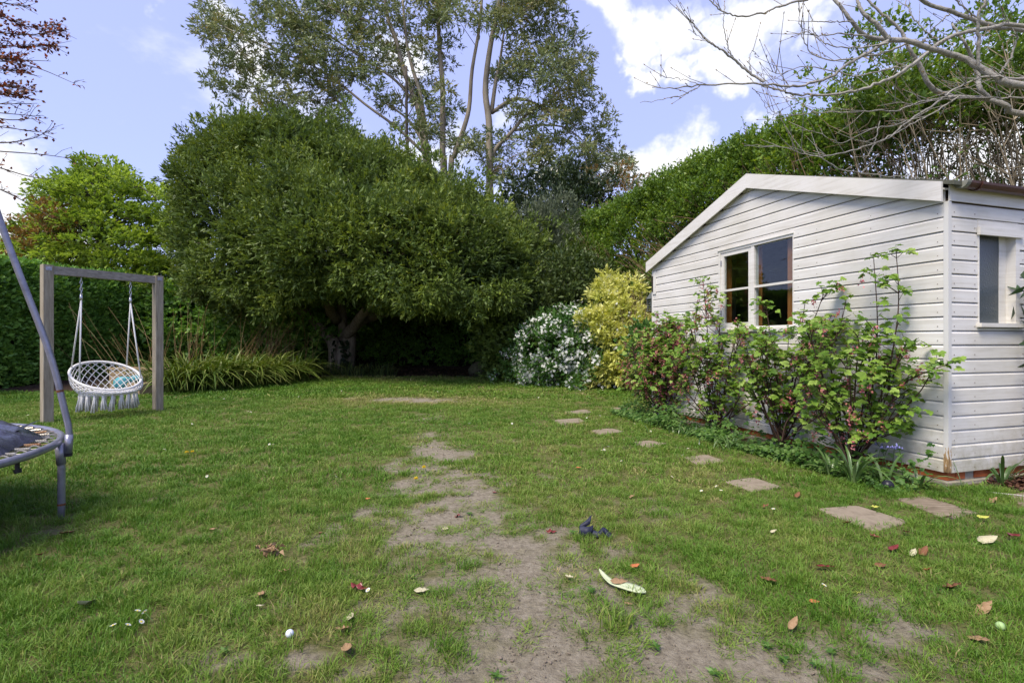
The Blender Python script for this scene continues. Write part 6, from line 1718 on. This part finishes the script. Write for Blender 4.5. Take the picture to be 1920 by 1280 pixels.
# ------------------------------------------------------------------ low plants at the foot of the shed
def strap(p, d, H, w, arch, seg=7):
    """one broad channelled leaf"""
    d = unit(np.array([d[0], d[1], 0])); s = np.array([-d[1], d[0], 0])
    V = []; 
    for k in range(seg + 1):
        u = k / seg
        c = p + d * H * arch * .9 * u ** 1.6 + np.array([0, 0, H * (u * .95 - .75 * arch * u ** 2.4)])
        ww = w * (.55 + .9 * u) * (1 - u ** 3) + .0008
        V += [c - s * ww * .5 + [0, 0, ww * .22], c, c + s * ww * .5 + [0, 0, ww * .22]]
    Fc = []
    for k in range(seg): Fc += [(3 * k, 3 * k + 1, 3 * k + 4, 3 * k + 3), (3 * k + 1, 3 * k + 2, 3 * k + 5, 3 * k + 4)]
    return np.array(V), np.array(Fc), {'tone': np.full(len(V), RNG.random())}
def build_low_plants():
    for px, py, n, H, lab in [(1600, 905, 18, .50, 'largest broad-leaved bluebell clump at the foot of the nearest currant'), (1660, 910, 10, .40, 'bluebell clump beside the black plastic cap in the grass'), (1722, 915, 10, .36, 'bluebell clump at the corner plinth of the shed'), (1560, 893, 10, .38, 'bluebell clump at the left foot of the nearest currant'), (1880, 908, 12, .44, 'dark strappy clump at the right edge against the side wall')]:
        b = PG(px, py); t = thing('bluebell_clump', b, lab, 'plant', 'broad strappy clumps by the shed')
        for k in range(n):
            a = RNG.random() * 6.283 if n < 14 else k / n * 6.283 + RNG.normal() * .2
            mk('leaf', strap(b + [.03 * math.cos(a), .03 * math.sin(a), -.02], (math.cos(a), math.sin(a)), H * RNG.uniform(.7, 1.15), RNG.uniform(.020, .030), RNG.uniform(.35, 1.0)), M['l_strap_green'], t, smooth=True)
    # flower stems with nodding bells
    for k, (px, py, h) in enumerate([(1694, 905, .42), (1650, 890, .40), (1642, 890, .36), (1672, 895, .40), (1668, 893, .36), (1480, 838, .40), (1465, 835, .35), (1488, 842, .38), (1240, 780, .3), (1806, 915, .40)]):
        b = PG(px, py); h *= .78; lean = RNG.normal(size=2) * .05
        t = thing('bluebell', b, ['single bluebell stem standing clear of the shed boards', 'bluebell stem among the broad leaves by the shed corner'][0 if k == 0 else 1] if k < 5 or k == 9 else 'bluebell stem between the flowering currants', 'flower', 'bluebells by the shed')
        l = smooth_line([b, b + [lean[0], lean[1], h * .7], b + [lean[0] * 2, lean[1] * 2, h], b + [lean[0] * 2 + .03, lean[1] * 2, h - .01]], 10)
        v = tube(l, np.linspace(.0035, .002, 10), 5, cap=False)
        mk('stem', (*v, {'tone': np.full(len(v[0]), .4)}), M['l_strap_green'], t, smooth=True)
        for j in range(6):
            p = l[5 + j % 5] + RNG.normal(size=3) * .01
            V, Fc = lathe([(.002, 0), (.0055, -.004), (.006, -.011), (.009, -.016)], p, 6)
            mk('bell', (V, Fc, {'tone': np.full(len(V), RNG.random())}), M['bluebell'], t, smooth=True)
    # carpet of small leaves
    pos = []; 
    for _ in range(5600):
        t_ = RNG.uniform(-.1, 4.6); u_ = -.62 + abs(RNG.normal()) * .24 - .10
        if u_ > -.06: continue
        dens = vnoise(t_ * 2.2, u_ * 2.2, 91)
        if RNG.random() > .35 + dens * .9: continue
        p = SH_C + SH_D * t_ + SH_E * u_
        pos.append((p[0], p[1], G(*p) + RNG.uniform(.015, .17) * (.15 + 1.2 * dens ** 2) * (1 + 1.9 * float(sstep(-.6, -.3, u_)))))
    pos = np.array(pos); n = len(pos)
    Zv = unit(np.array([-.2, -.3, 1.]) + RNG.normal(size=(n, 3)) * .35); Xv = unit(np.cross(RNG.normal(size=(n, 3)), Zv)); Yv = np.cross(Zv, Xv)
    o = mk('ground_cover', template(LOBE, LOBE_F, pos, Xv, Yv, Zv, .043 * (1 + .4 * RNG.normal(size=n)).clip(.4, 2.0)), M['l_cover'])
    tag(o, 'low leafy ground cover along the foot of the shed', 'ground cover', kind='stuff')
    # pale strappy drift at the bed's far end
    V = []
    for px, py, lab in [(1195, 778, 'pale strappy drift at the far end of the shed bed'), (1240, 795, 'pale strappy tuft in front of the farthest currant'), (1290, 812, 'pale strappy tuft at the bed edge before the third currant'), (1375, 838, 'strappy tuft at the bed edge between the second and third currants')]:
        b = PG(px, py); t = thing('strappy_tuft', b, lab, 'plant', 'pale strappy tufts at the bed edge')
        parts = []
        for _ in range(60):
            a = RNG.random() * 6.283; q = b + np.array([RNG.normal() * .16, RNG.normal() * .12, -.02]); q[2] = G(q[0], q[1]) - .01
            parts.append(strap(q, (math.cos(a), math.sin(a)), RNG.uniform(.14, .27), .016, RNG.uniform(.4, 1.1), 5))
        mk('leaves', join(parts), M['l_strap_green'], t, smooth=True)
    # glossy shrub poking in at the right edge, against the side wall
    b = np.array([*(SH_C + SH_E * .86 - SH_D * .20), 0.]); b[2] = G(*b[:2])
    t = thing('glossy_shrub', b, 'large-leaved glossy green shrub entering at the right edge beside the side window', 'shrub')
    parts = []; ends = []
    for _ in range(14):
        e = b + np.array([RNG.normal() * .14 + .05, RNG.normal() * .08 - .05, RNG.uniform(1.1, 1.75)]); ends.append(e)
    stub_stems(b, np.array(ends), .012, M['cane'], t)
    pos = np.concatenate([e + RNG.normal(size=(9, 3)) * [.06, .06, .12] for e in ends])
    mk('foliage', leaves(pos, RNG.normal(size=pos.shape) + [0, -.2, -.1], .15, .055, .1, .12), M['l_photinia'], t)
build_low_plants()
# ------------------------------------------------------------------ things under the tree
def build_hollow():
    p = np.array(gp(930, 16.6))
    t = thing('grey_sack', p, 'pale grey knotted sack lying in the dark hollow under the evergreen', 'sack')
    V, Fc = lathe([(.12, -.02), (.24, .05), (.29, .18), (.26, .32), (.17, .42), (.07, .46), (.04, .49)], p, 18)
    V = V + (np.array([fbm(V[:, 0] * 6, V[:, 2] * 6 + V[:, 1] * 4, 77, 3)]).T - .5) * [.16, .16, .05]
    mk('body', (V, Fc), M['bag'], t, smooth=True)
    mk('ear', tube(smooth_line([p + [.05, 0, .44], p + [.16, -.03, .50], p + [.25, 0, .44], p + [.2, .02, .36]], 8), [.02, .035, .04, .04, .04, .035, .03, .02], 7), M['bag'], t, smooth=True)
    p = np.array(gp(900, 16.8))
    t = thing('mossy_stone', p, 'rounded mossy stone beside the grey sack in the hollow', 'stone')
    V, Fc = lathe([(.22, -.04), (.34, .06), (.36, .2), (.28, .36), (.14, .44), (.04, .46)], p, 18)
    V = V + (np.array([fbm(V[:, 0] * 4, V[:, 2] * 4 + V[:, 1] * 3, 78, 3)]).T - .5) * [.18, .18, .1]
    mk('boulder', (V, Fc), M['moss_stone'], t, smooth=True)
    n = 24; q = []
    c = np.array(gp(893, 15.9))
    for i in range(n):
        for j in range(n):
            x = c[0] + (i / (n - 1) - .5) * 1.35 + .1 * (j / n); y = c[1] + (j / (n - 1) - .5) * .7
            q.append((x, y, G(x, y) + .015 + .09 * max(0., float(fbm(x * 3, y * 3, 79, 3)) - .42)))
    Fc = [(i * n + j, i * n + j + 1, (i + 1) * n + j + 1, (i + 1) * n + j)[::-1] for i in range(n - 1) for j in range(n - 1)]
    thing_mesh('tarpaulin', (np.array(q), Fc), M['tarp'], c, 'dark tarpaulin spread flat at the mouth of the hollow', 'tarpaulin')
    p = np.array(gp(966, 14.9))
    t = thing('terracotta_pot', p, 'small terracotta pot half hidden beside the white-flowered shrub', 'pot')
    mk('pot', lathe([(.07, 0), (.11, .18), (.125, .18), (.125, .23), (.11, .23), (.09, .1)], p, 16), M['terracotta'], t, smooth=True)
build_hollow()

# ------------------------------------------------------------------ fallen leaves, daisies and litter
def leaf_mesh(name, L_, W_, mat, curl, fold, seed):
    g = np.random.default_rng(seed); n = 7; V = []
    for i in range(n + 1):
        u = i / n
        w = W_ * math.sin(math.pi * u ** .8) ** .8 * .5 if 0 < i < n else .0008
        c = np.array([(u - .5) * L_, 0, curl * L_ * ((u - .45) ** 2) * 2.2 + g.normal() * .004 * L_ * 10])
        f = fold * (1 + .3 * g.normal())
        V += [c + [0, -w, abs(w) * f], c, c + [0, w, abs(w) * f * (1 + .4 * g.normal())]]
    V = np.array(V); V[:, 2] -= V[:, 2].min()
    Fc = []
    for i in range(n): Fc += [(3 * i, 3 * i + 3, 3 * i + 4, 3 * i + 1), (3 * i + 1, 3 * i + 4, 3 * i + 5, 3 * i + 2)]
    k = len(V)
    V2 = V - [0, 0, .0015]
    F2 = [tuple(k + j for j in f[::-1]) for f in Fc]
    edge = [3 * i for i in range(n + 1)] + [3 * i + 2 for i in range(n, -1, -1)]
    F3 = [(edge[i], k + edge[i], k + edge[(i + 1) % len(edge)], edge[(i + 1) % len(edge)]) for i in range(len(edge))]
    return mesh_from(name, np.concatenate([V, V2]), Fc + F2 + F3, mat, True)
def build_litter():
    LM = {}
    for key, mt in (('red', 'fl_red'), ('brown', 'fl_brown'), ('tan', 'fl_tan'), ('pale', 'fl_pale'), ('orange', 'fl_orange'), ('yellow', 'fl_yellow')):
        LM[key] = [leaf_mesh('fallen_leaf', 1, .44, M[mt], c, f, s) for c, f, s in ((.10, .22, 1), (.22, .40, 2), (.04, .14, 3), (.38, .55, 4))]
    big = [(673, 1113, .098, 'red', 20, 'large glossy dark red leaf fallen left of the worn path'), (1547, 1070, .095, 'red', 10, 'long dark red leaf below the large square paving slab'), (1033, 998, .075, 'red', -10, 'narrow red leaf just left of the navy rubber scrap'), (861, 968, .07, 'red', 15, 'red leaf in the middle of the worn path'),
           (1676, 1034, .085, 'red', -20, 'broad red leaf below the large square slab, beside a pale green one'), (1640, 1011, .06, 'red', 30, 'small red leaf just under the large square slab'), (1700, 1004, .07, 'red', -25, 'dark red leaf under the right corner of the large square slab'), (1650, 1066, .075, 'brown', -12, 'thin brown leaf right of the long dark red one'),
           (1732, 1042, .09, 'brown', -30, 'dark curled leaf right of the pale green sliver'), (1740, 1076, .06, 'orange', 0, 'small orange-brown leaf in the grass below the dark curled one'), (1442, 1097, .085, 'brown', 50, 'upright curled brown leaf at the edge of the worn soil'), (1787, 1107, .09, 'brown', 5, 'large crumpled brown leaf in the right-hand grass'),
           (1846, 1150, .10, 'tan', -10, 'tan leaf with a yellow end near the right edge'), (1836, 1205, .085, 'tan', 70, 'tan leaf standing on edge below the green ball'), (1900, 1014, .10, 'red', -12, 'reddish-brown leaf at the right edge of the lawn'), (1488, 1182, .07, 'tan', -30, 'crinkled tan leaf on the bare soil at lower right'),
           (1495, 935, .085, 'brown', -40, 'brown leaves caught at the corner of the third slab'), (1590, 986, .07, 'brown', 0, 'brown leaf touching the left edge of the large square slab'), (125, 1004, .13, 'brown', 20, 'long brown leaf near the trampoline leg'), (77, 1048, .06, 'brown', 0, 'small dark brown leaf in the grass under the trampoline'),
           (643, 1187, .07, 'tan', 10, 'curled tan leaf beside the worn soil at lower left'), (651, 1228, .09, 'tan', 65, 'pointed tan leaf low in the grass below the other curled one'), (533, 1079, .06, 'tan', -15, 'pale tan leaf just below the crumpled brown clump'), (490, 1123, .065, 'tan', 75, 'veined pale tan leaf lying in the left grass'),
           (488, 1143, .04, 'pale', 0, 'small cream leaf just below the veined tan one'), (657, 1166, .075, 'pale', 80, 'straw-coloured sliver above the curled tan leaf'), (161, 1145, .11, 'pale', 85, 'long straw-coloured seed head in the left grass'), (1165, 967, .075, 'tan', 0, 'tan leaf behind the navy rubber scrap'), (1160, 1101, .09, 'tan', -8, 'dry tan leaf resting against the pale green insole'),
           (1178, 1133, .04, 'tan', 20, 'small tan leaf just below the pale green insole'), (835, 992, .045, 'pale', 0, 'small cream leaf on the worn path'), (1190, 1068, .06, 'orange', -25, 'orange leaf above the pale green insole'), (602, 1001, .06, 'red', 25, 'small dull red leaf in the left lawn'), (690, 940, .045, 'orange', 10, 'small orange leaf left of the worn path'),
           (928, 924, .05, 'red', 10, 'small red leaf on the right side of the worn path'), (1640, 956, .07, 'yellow', -5, 'yellow-green leaf lying on the large square slab'), (1842, 978, .085, 'yellow', 0, 'yellow-green leaf in the grass right of the riven slab'), (1745, 989, .05, 'yellow', 0, 'small yellow leaf below the riven slab'),
           (1850, 1019, .13, 'pale', -5, 'long whitish blade lying in the right-hand grass'), (1712, 1041, .075, 'pale', -35, 'pale green sliver between the broad red and dark curled leaves'), (1450, 1002, .045, 'pale', 0, 'small pale green leaf left of the large square slab'), (1085, 880, .05, 'orange', 0, 'small orange leaf in the lawn before the curving slabs'),
           (1526, 1133, .05, 'orange', 0, 'small orange leaf on the soil at lower right'), (1608, 1112, .04, 'yellow', 0, 'small yellow leaf at the edge of the bare soil'), (1780, 973, .07, 'red', 40, 'dark red leaf on the corner of the riven slab'), (1862, 942, .085, 'tan', -10, 'tan leaf at the edge of the mulch'), (1435, 953, .06, 'brown', 0, 'dull brown leaf between the third slab and the large slab'),
           (1185, 935, .05, 'tan', 0, 'small tan leaf in the lawn right of the worn path'), (790, 1113, .075, 'pale', -20, 'whitish leaf on the worn soil right of the large dark red leaf'), (1068, 1088, .05, 'pale', 30, 'small grey-white leaf on bare soil left of the insole'), (400, 998, .05, 'tan', 0, 'tan leaf in the open left lawn'), (1040, 850, .05, 'red', 0, 'small red leaf near the curving slabs')]
    for px, py, L_, key, ang, lab in big:
        p = PG(px, py); o = bpy.data.objects.new('fallen_leaf', LM[key][RNG.integers(4)])
        COL.objects.link(o); o.location = (p[0], p[1], p[2] + (.014 + .014 * RNG.random() if float(wear(p[0], p[1])) < .4 else .002))
        if 'resting against' in lab: o.location.z += .026
        o.rotation_euler = (RNG.normal() * .22, RNG.normal() * .18 - .1, R(-ang)); o.scale = (L_, L_, L_)
        tag(o, lab, 'leaf', 'fallen leaves on the lawn')
    # crumpled clump
    p = PG(510, 1043); t = thing('leaf_clump', p, 'crumpled brown clump of dead leaf in the left lawn', 'leaf')
    pos = p + RNG.normal(size=(60, 3)) * [.028, .022, .012] + [0, 0, .035]
    v = leaves(pos, rdir(60), .04, .022, .5, .3); mk('crumpled_leaf', v, M['fl_tan'], t)
    # daisies
    DT = []; DF = []
    for k in range(11):
        a = k * 2 * math.pi / 11; s = .22; n0 = len(DT)
        DT += [(.2 * math.cos(a), .2 * math.sin(a), 0), (.75 * math.cos(a - s), .75 * math.sin(a - s), .12), (math.cos(a), math.sin(a), .15), (.75 * math.cos(a + s), .75 * math.sin(a + s), .12)]; DF.append((n0, n0 + 1, n0 + 2, n0 + 3))
    pet = mesh_from('petals', np.array(DT) * .011, np.array(DF), M['white_petal'], attrs={'tone': np.full(len(DT), .9)})
    V, Fc = lathe([(.32, -.05), (.34, .05), (.2, .15), (.05, .18)], (0, 0, 0), 8); eye = mesh_from('eye', V * .011, Fc, M['yellow_petal'], attrs={'tone': np.full(len(V), .5)})
    V, Fc = tube([(0, 0, -.05), (0, 0, 0)], .0012, 5); stm = mesh_from('stem', V, Fc, M['l_cover'], attrs={'tone': np.full(len(V), .6)})
    spots = [(258, 1168), (240, 1191), (212, 1193), (271, 1169), (265, 1190), (1355, 911), (1343, 921), (1352, 931), (1450, 967), (630, 905), (639, 908), (1545, 1115), (1140, 846), (1128, 852), (1133, 850), (1170, 832), (1060, 796), (1100, 790), (1118, 798), (1125, 785), (1135, 780), (1093, 801), (1165, 873), (1280, 862), (1290, 850), (1160, 905), (388, 904),
             (378, 770), (368, 771), (465, 776), (470, 778), (535, 782), (484, 804), (360, 802), (505, 840), (512, 842), (308, 851), (1080, 742), (1088, 736), (1130, 735), (1010, 750), (1030, 735), (640, 737), (700, 739), (820, 738), (880, 800), (960, 800), (1000, 815), (1190, 800), (1220, 815), (1180, 850), (1260, 905), (1315, 930), (180, 735), (140, 742), (215, 752), (420, 752), (560, 748), (300, 762), (1285, 930), (690, 1127), (52, 784), (35, 786)]
    for px, py in spots:
        p = PG(px, py)
        root = bpy.data.objects.new('daisy', None); root.empty_display_size = .02; COL.objects.link(root)
        root.location = (p[0], p[1], p[2] + .042 + .014 * RNG.random()); root.rotation_euler = (.35 + RNG.normal() * .25, RNG.normal() * .25, RNG.random() * 6)
        s = 1.15 + .03 * p[1] if p[1] > 5 else 1.15
        root.scale = (s, s, s)
        lab = ('small white daisy in the little group at the lower left of the lawn' if py > 1150 and px < 300 else 'small white daisy beside the third stepping stone from the front' if 1330 < px < 1370 else
               'small white daisy at the foot of the long worn path, left side' if 620 < px < 645 and py > 900 else 'small white daisy among the far stepping stones' if 1050 < px < 1300 and 760 < py < 880 else
               'small white daisy in the grass below the hanging chair and swing' if px < 420 and py < 860 else 'small white daisy at the far edge of the lawn' if py < 760 else 'small white daisy in the open middle of the lawn' if py < 860 else 'lone small white daisy in the near lawn')
        tag(root, lab, 'flower', 'daisies scattered over the lawn')
        for nm, me in (('petals', pet), ('eye', eye), ('stem', stm)):
            o = bpy.data.objects.new(nm, me); COL.objects.link(o); o.parent = root
    for px, py, lab in [(350, 855, 'left of two yellow dandelions side by side in the left lawn'), (361, 854, 'right of two yellow dandelions side by side in the left lawn'), (795, 884, 'yellow flower at the upper edge of the worn path'), (780, 906, 'yellow flower on the left edge of the worn path')]:
        p = PG(px, py); t = thing('dandelion', p, lab, 'flower', 'dandelions in the lawn')
        m_ = 60; a = RNG.random(m_) * 6.283; e = RNG.random(m_) * 1.2
        d = np.stack([np.cos(a) * np.cos(e), np.sin(a) * np.cos(e), np.sin(e)], 1)
        mk('flower_head', leaves(np.tile(p + [0, 0, .04], (m_, 1)), d, .022, .006), M['yellow_petal'], t)
        v = tube([p - [0, 0, .01], p + [0, 0, .042]], .002, 5); mk('stem', (*v, {'tone': np.full(len(v[0]), .5)}), M['l_cover'], t)
    # broad-leaved weeds in the thin turf
    wp = []; wd = []
    for px, py in [(1440, 1215), (1470, 1240), (1530, 1250), (930, 1270), (1075, 1000), (1230, 1215), (620, 1060), (1110, 1110), (770, 1085), (1560, 1225), (880, 965), (1340, 1265), (1180, 1105), (420, 1225), (1640, 1165)]:
        p = PG(px, py)
        for a in np.linspace(0, 6.283, 9)[:-1] + RNG.random() * 3:
            wp.append(p + [0, 0, .008]); wd.append([math.cos(a), math.sin(a), .22 + .2 * RNG.random()])
    wp = np.array(wp); wd = np.array(wd)
    o = mk('lawn_weeds', leaves(wp, wd, .032 * (.5 + .8 * RNG.random(len(wp))), .014, .15, .12, up=np.tile([0, 0, 1.], (len(wp), 1))), M['l_cover'])
    tag(o, 'low broad-leaved weed rosettes in the thin turf', 'weeds', kind='stuff')
    # pale green insole: long, waisted, one end curling up
    a = PG(1207, 1118); b = PG(1128, 1094)
    d = unit((b - a) * [1, 1, 0]); s = np.array([-d[1], d[0], 0]); L_ = .25; n = 20
    top = []; bot = []
    for i in range(n + 1):
        u = i / n
        w = .5 * (np.interp(u, [0, .06, .15, .3, .45, .6, .75, .9, .97, 1], [.006, .044, .066, .072, .062, .046, .038, .028, .016, .004]))
        zz = .024 + .06 * max(0, u - .68) ** 1.3 * 2.2 + .004 * math.sin(u * 5); bend = .028 * max(0, u - .5) ** 2 * 4
        c = a + d * (u - .04) * L_ + s * -bend; c[2] = a[2] + zz
        for k in (-1, -.5, 0, .5, 1): top.append(c + s * w * k + [0, 0, .003 * (k * k) + (.012 * abs(k) * max(0, u - .6) * 2)])
    top = np.array(top); m = len(top); V = np.concatenate([top, top - [0, 0, .006]])
    Fc = []
    for i in range(n):
        for k in range(4):
            q = (i * 5 + k, i * 5 + k + 1, i * 5 + k + 6, i * 5 + k + 5); Fc.append(q); Fc.append(tuple(m + j for j in q[::-1]))
        Fc += [(i * 5, i * 5 + 5, m + i * 5 + 5, m + i * 5), (i * 5 + 9, i * 5 + 4, m + i * 5 + 4, m + i * 5 + 9)]
    thing_mesh('insole', (V, Fc), M['insole'], a, 'pale green foam insole lying on the bare soil', 'insole')
    # navy rubber scrap: an upright folded flap and a waving strip
    p = PG(1115, 1008)
    def sheet(line, h0, h1, th=.006):
        l = smooth_line(line, 18); V = []
        for i, c in enumerate(l):
            u = i / 17; h = h0[0] * (1 - u) + h0[1] * u
            V += [c, c + np.array([h1[0], h1[1], h]), c + np.array([h1[0] + th, h1[1] + th, h]), c + np.array([th, th, 0])]
        Fc = [(4 * i + j, 4 * i + (j + 1) % 4, 4 * i + 4 + (j + 1) % 4, 4 * i + 4 + j) for i in range(17) for j in range(4)] + [(3, 2, 1, 0), (68, 69, 70, 71)]
        return np.array(V), Fc
    t = thing('rubber_scrap', p, 'torn navy rubber scrap with an upturned flap on the lawn', 'scrap')
    z = p[2] + .012
    mk('flap', join([sheet([(p[0] - .095, p[1] + .015, z), (p[0] - .05, p[1] - .01, z), (p[0] - .015, p[1] + .012, z)], (.045, .05), (.01, .03)), sheet([(p[0] - .09, p[1] + .06, z + .02), (p[0] - .05, p[1] + .07, z + .03), (p[0] - .02, p[1] + .075, z + .045)], (.02, .05), (.012, .02))]), M['rubber'], t, smooth=True)
    mk('strip', sheet([(p[0] - .02, p[1], z), (p[0] + .015, p[1] - .02, z + .0), (p[0] + .045, p[1] - .005, z + .022), (p[0] + .075, p[1] - .02, z + .006), (p[0] + .095, p[1] - .03, z - .006)], (.02, .012), (.01, .045)), M['rubber'], t, smooth=True)
    # white ball, pale green ball, black cap, cane
    def ball(name, px, py, r, mat, lab):
        p = PG(px, py); V, Fc = lathe([(r * math.sin(x), r - r * math.cos(x)) for x in np.linspace(.02, math.pi - .02, 12)], p + [0, 0, .012], 16)
        t = thing(name, p, lab, 'ball'); mk('shell', (V, Fc), mat, t, smooth=True)
    ball('small_ball', 543, 1200, .016, M['ball_white'], 'small whitish ball lying in the lower left grass')
    ball('small_ball', 1876, 1186, .017, m_noise('green_ball', (.28, .42, .16), (.36, .5, .22), 9, rough=.5), 'pale green ball lying in the lower right grass')
    p = PG(1664, 918); t = thing('black_cap', p, 'black plastic cap on its side among the bluebell leaves', 'cap')
    ax = unit(np.array([-.5, -.8, .25])); r_ = .055
    mk('cup', tube([p + [0, 0, .036] - ax * .045, p + [0, 0, .036] - ax * .04, p + [0, 0, .036] + ax * .02, p + [0, 0, .036] + ax * .045], [.022, .038, .040, .036], 14), M['plastic_black'], t, smooth=True)
    mk('rim', tube([p + [0, 0, .036] + ax * .03, p + [0, 0, .036] + ax * .042], .043, 14), M['plastic_black'], t, smooth=True)
    a, b = PG(1850, 925), PG(1960, 938); t = thing('pale_cane', a, 'thin pale cane lying on the mulch at the right edge', 'cane')
    mk('shaft', tube([a + [0, 0, .012], (a + b) / 2 + [0, 0, .016], b + [0, 0, .012]], .006, 6), M['hose'], t, smooth=True)
    # leaf mulch at the right against the side wall, and leaf litter under the tree
    def mulch(n, f, mat, name, lab, L_):
        pos = np.array([f() for _ in range(n)]); d = rdir(n); d[:, 2] *= .35
        o = mk(name, leaves(pos, d, L_, L_ * .5, .3, .1, up=np.tile([0, 0, 1.], (n, 1))), mat); tag(o, lab, 'leaf litter', kind='stuff')
    def f1():
        t_ = -RNG.uniform(.03, .36); u_ = RNG.uniform(.35, 1.5); p = SH_C + SH_D * t_ + SH_E * u_; return (p[0], p[1], G(*p) + RNG.uniform(.006, .03))
    mulch(420, f1, m_leaf('mulch', [(.05, .02, .012), (.10, .045, .025), (.17, .09, .055)], .7, .1), 'leaf_mulch', 'dark reddish leaf mulch along the side wall of the shed', .06)
    def f2():
        x = RNG.uniform(-5, .6); y = RNG.uniform(15.9, 20); return (x, y, G(x, y) + RNG.uniform(.005, .03))
    mulch(900, f2, m_leaf('litter', [(.05, .025, .015), (.11, .06, .035), (.20, .12, .07)], .7, .1), 'leaf_litter', 'brown leaf litter on the bare ground under the evergreen', .09)
build_litter()

# masses of leaves, twigs and blossom that nobody could pick apart
for o in COL.objects:
    if o.parent and o.type == 'MESH' and o.name.split('.')[0] in ('branches', 'dead_twigs', 'twigs', 'bare_twigs', 'stalks', 'foliage', 'blossom', 'leaves', 'crown', 'ivy', 'buds', 'crumpled_leaf', 'netting', 'stems'):
        o['kind'] = 'stuff'
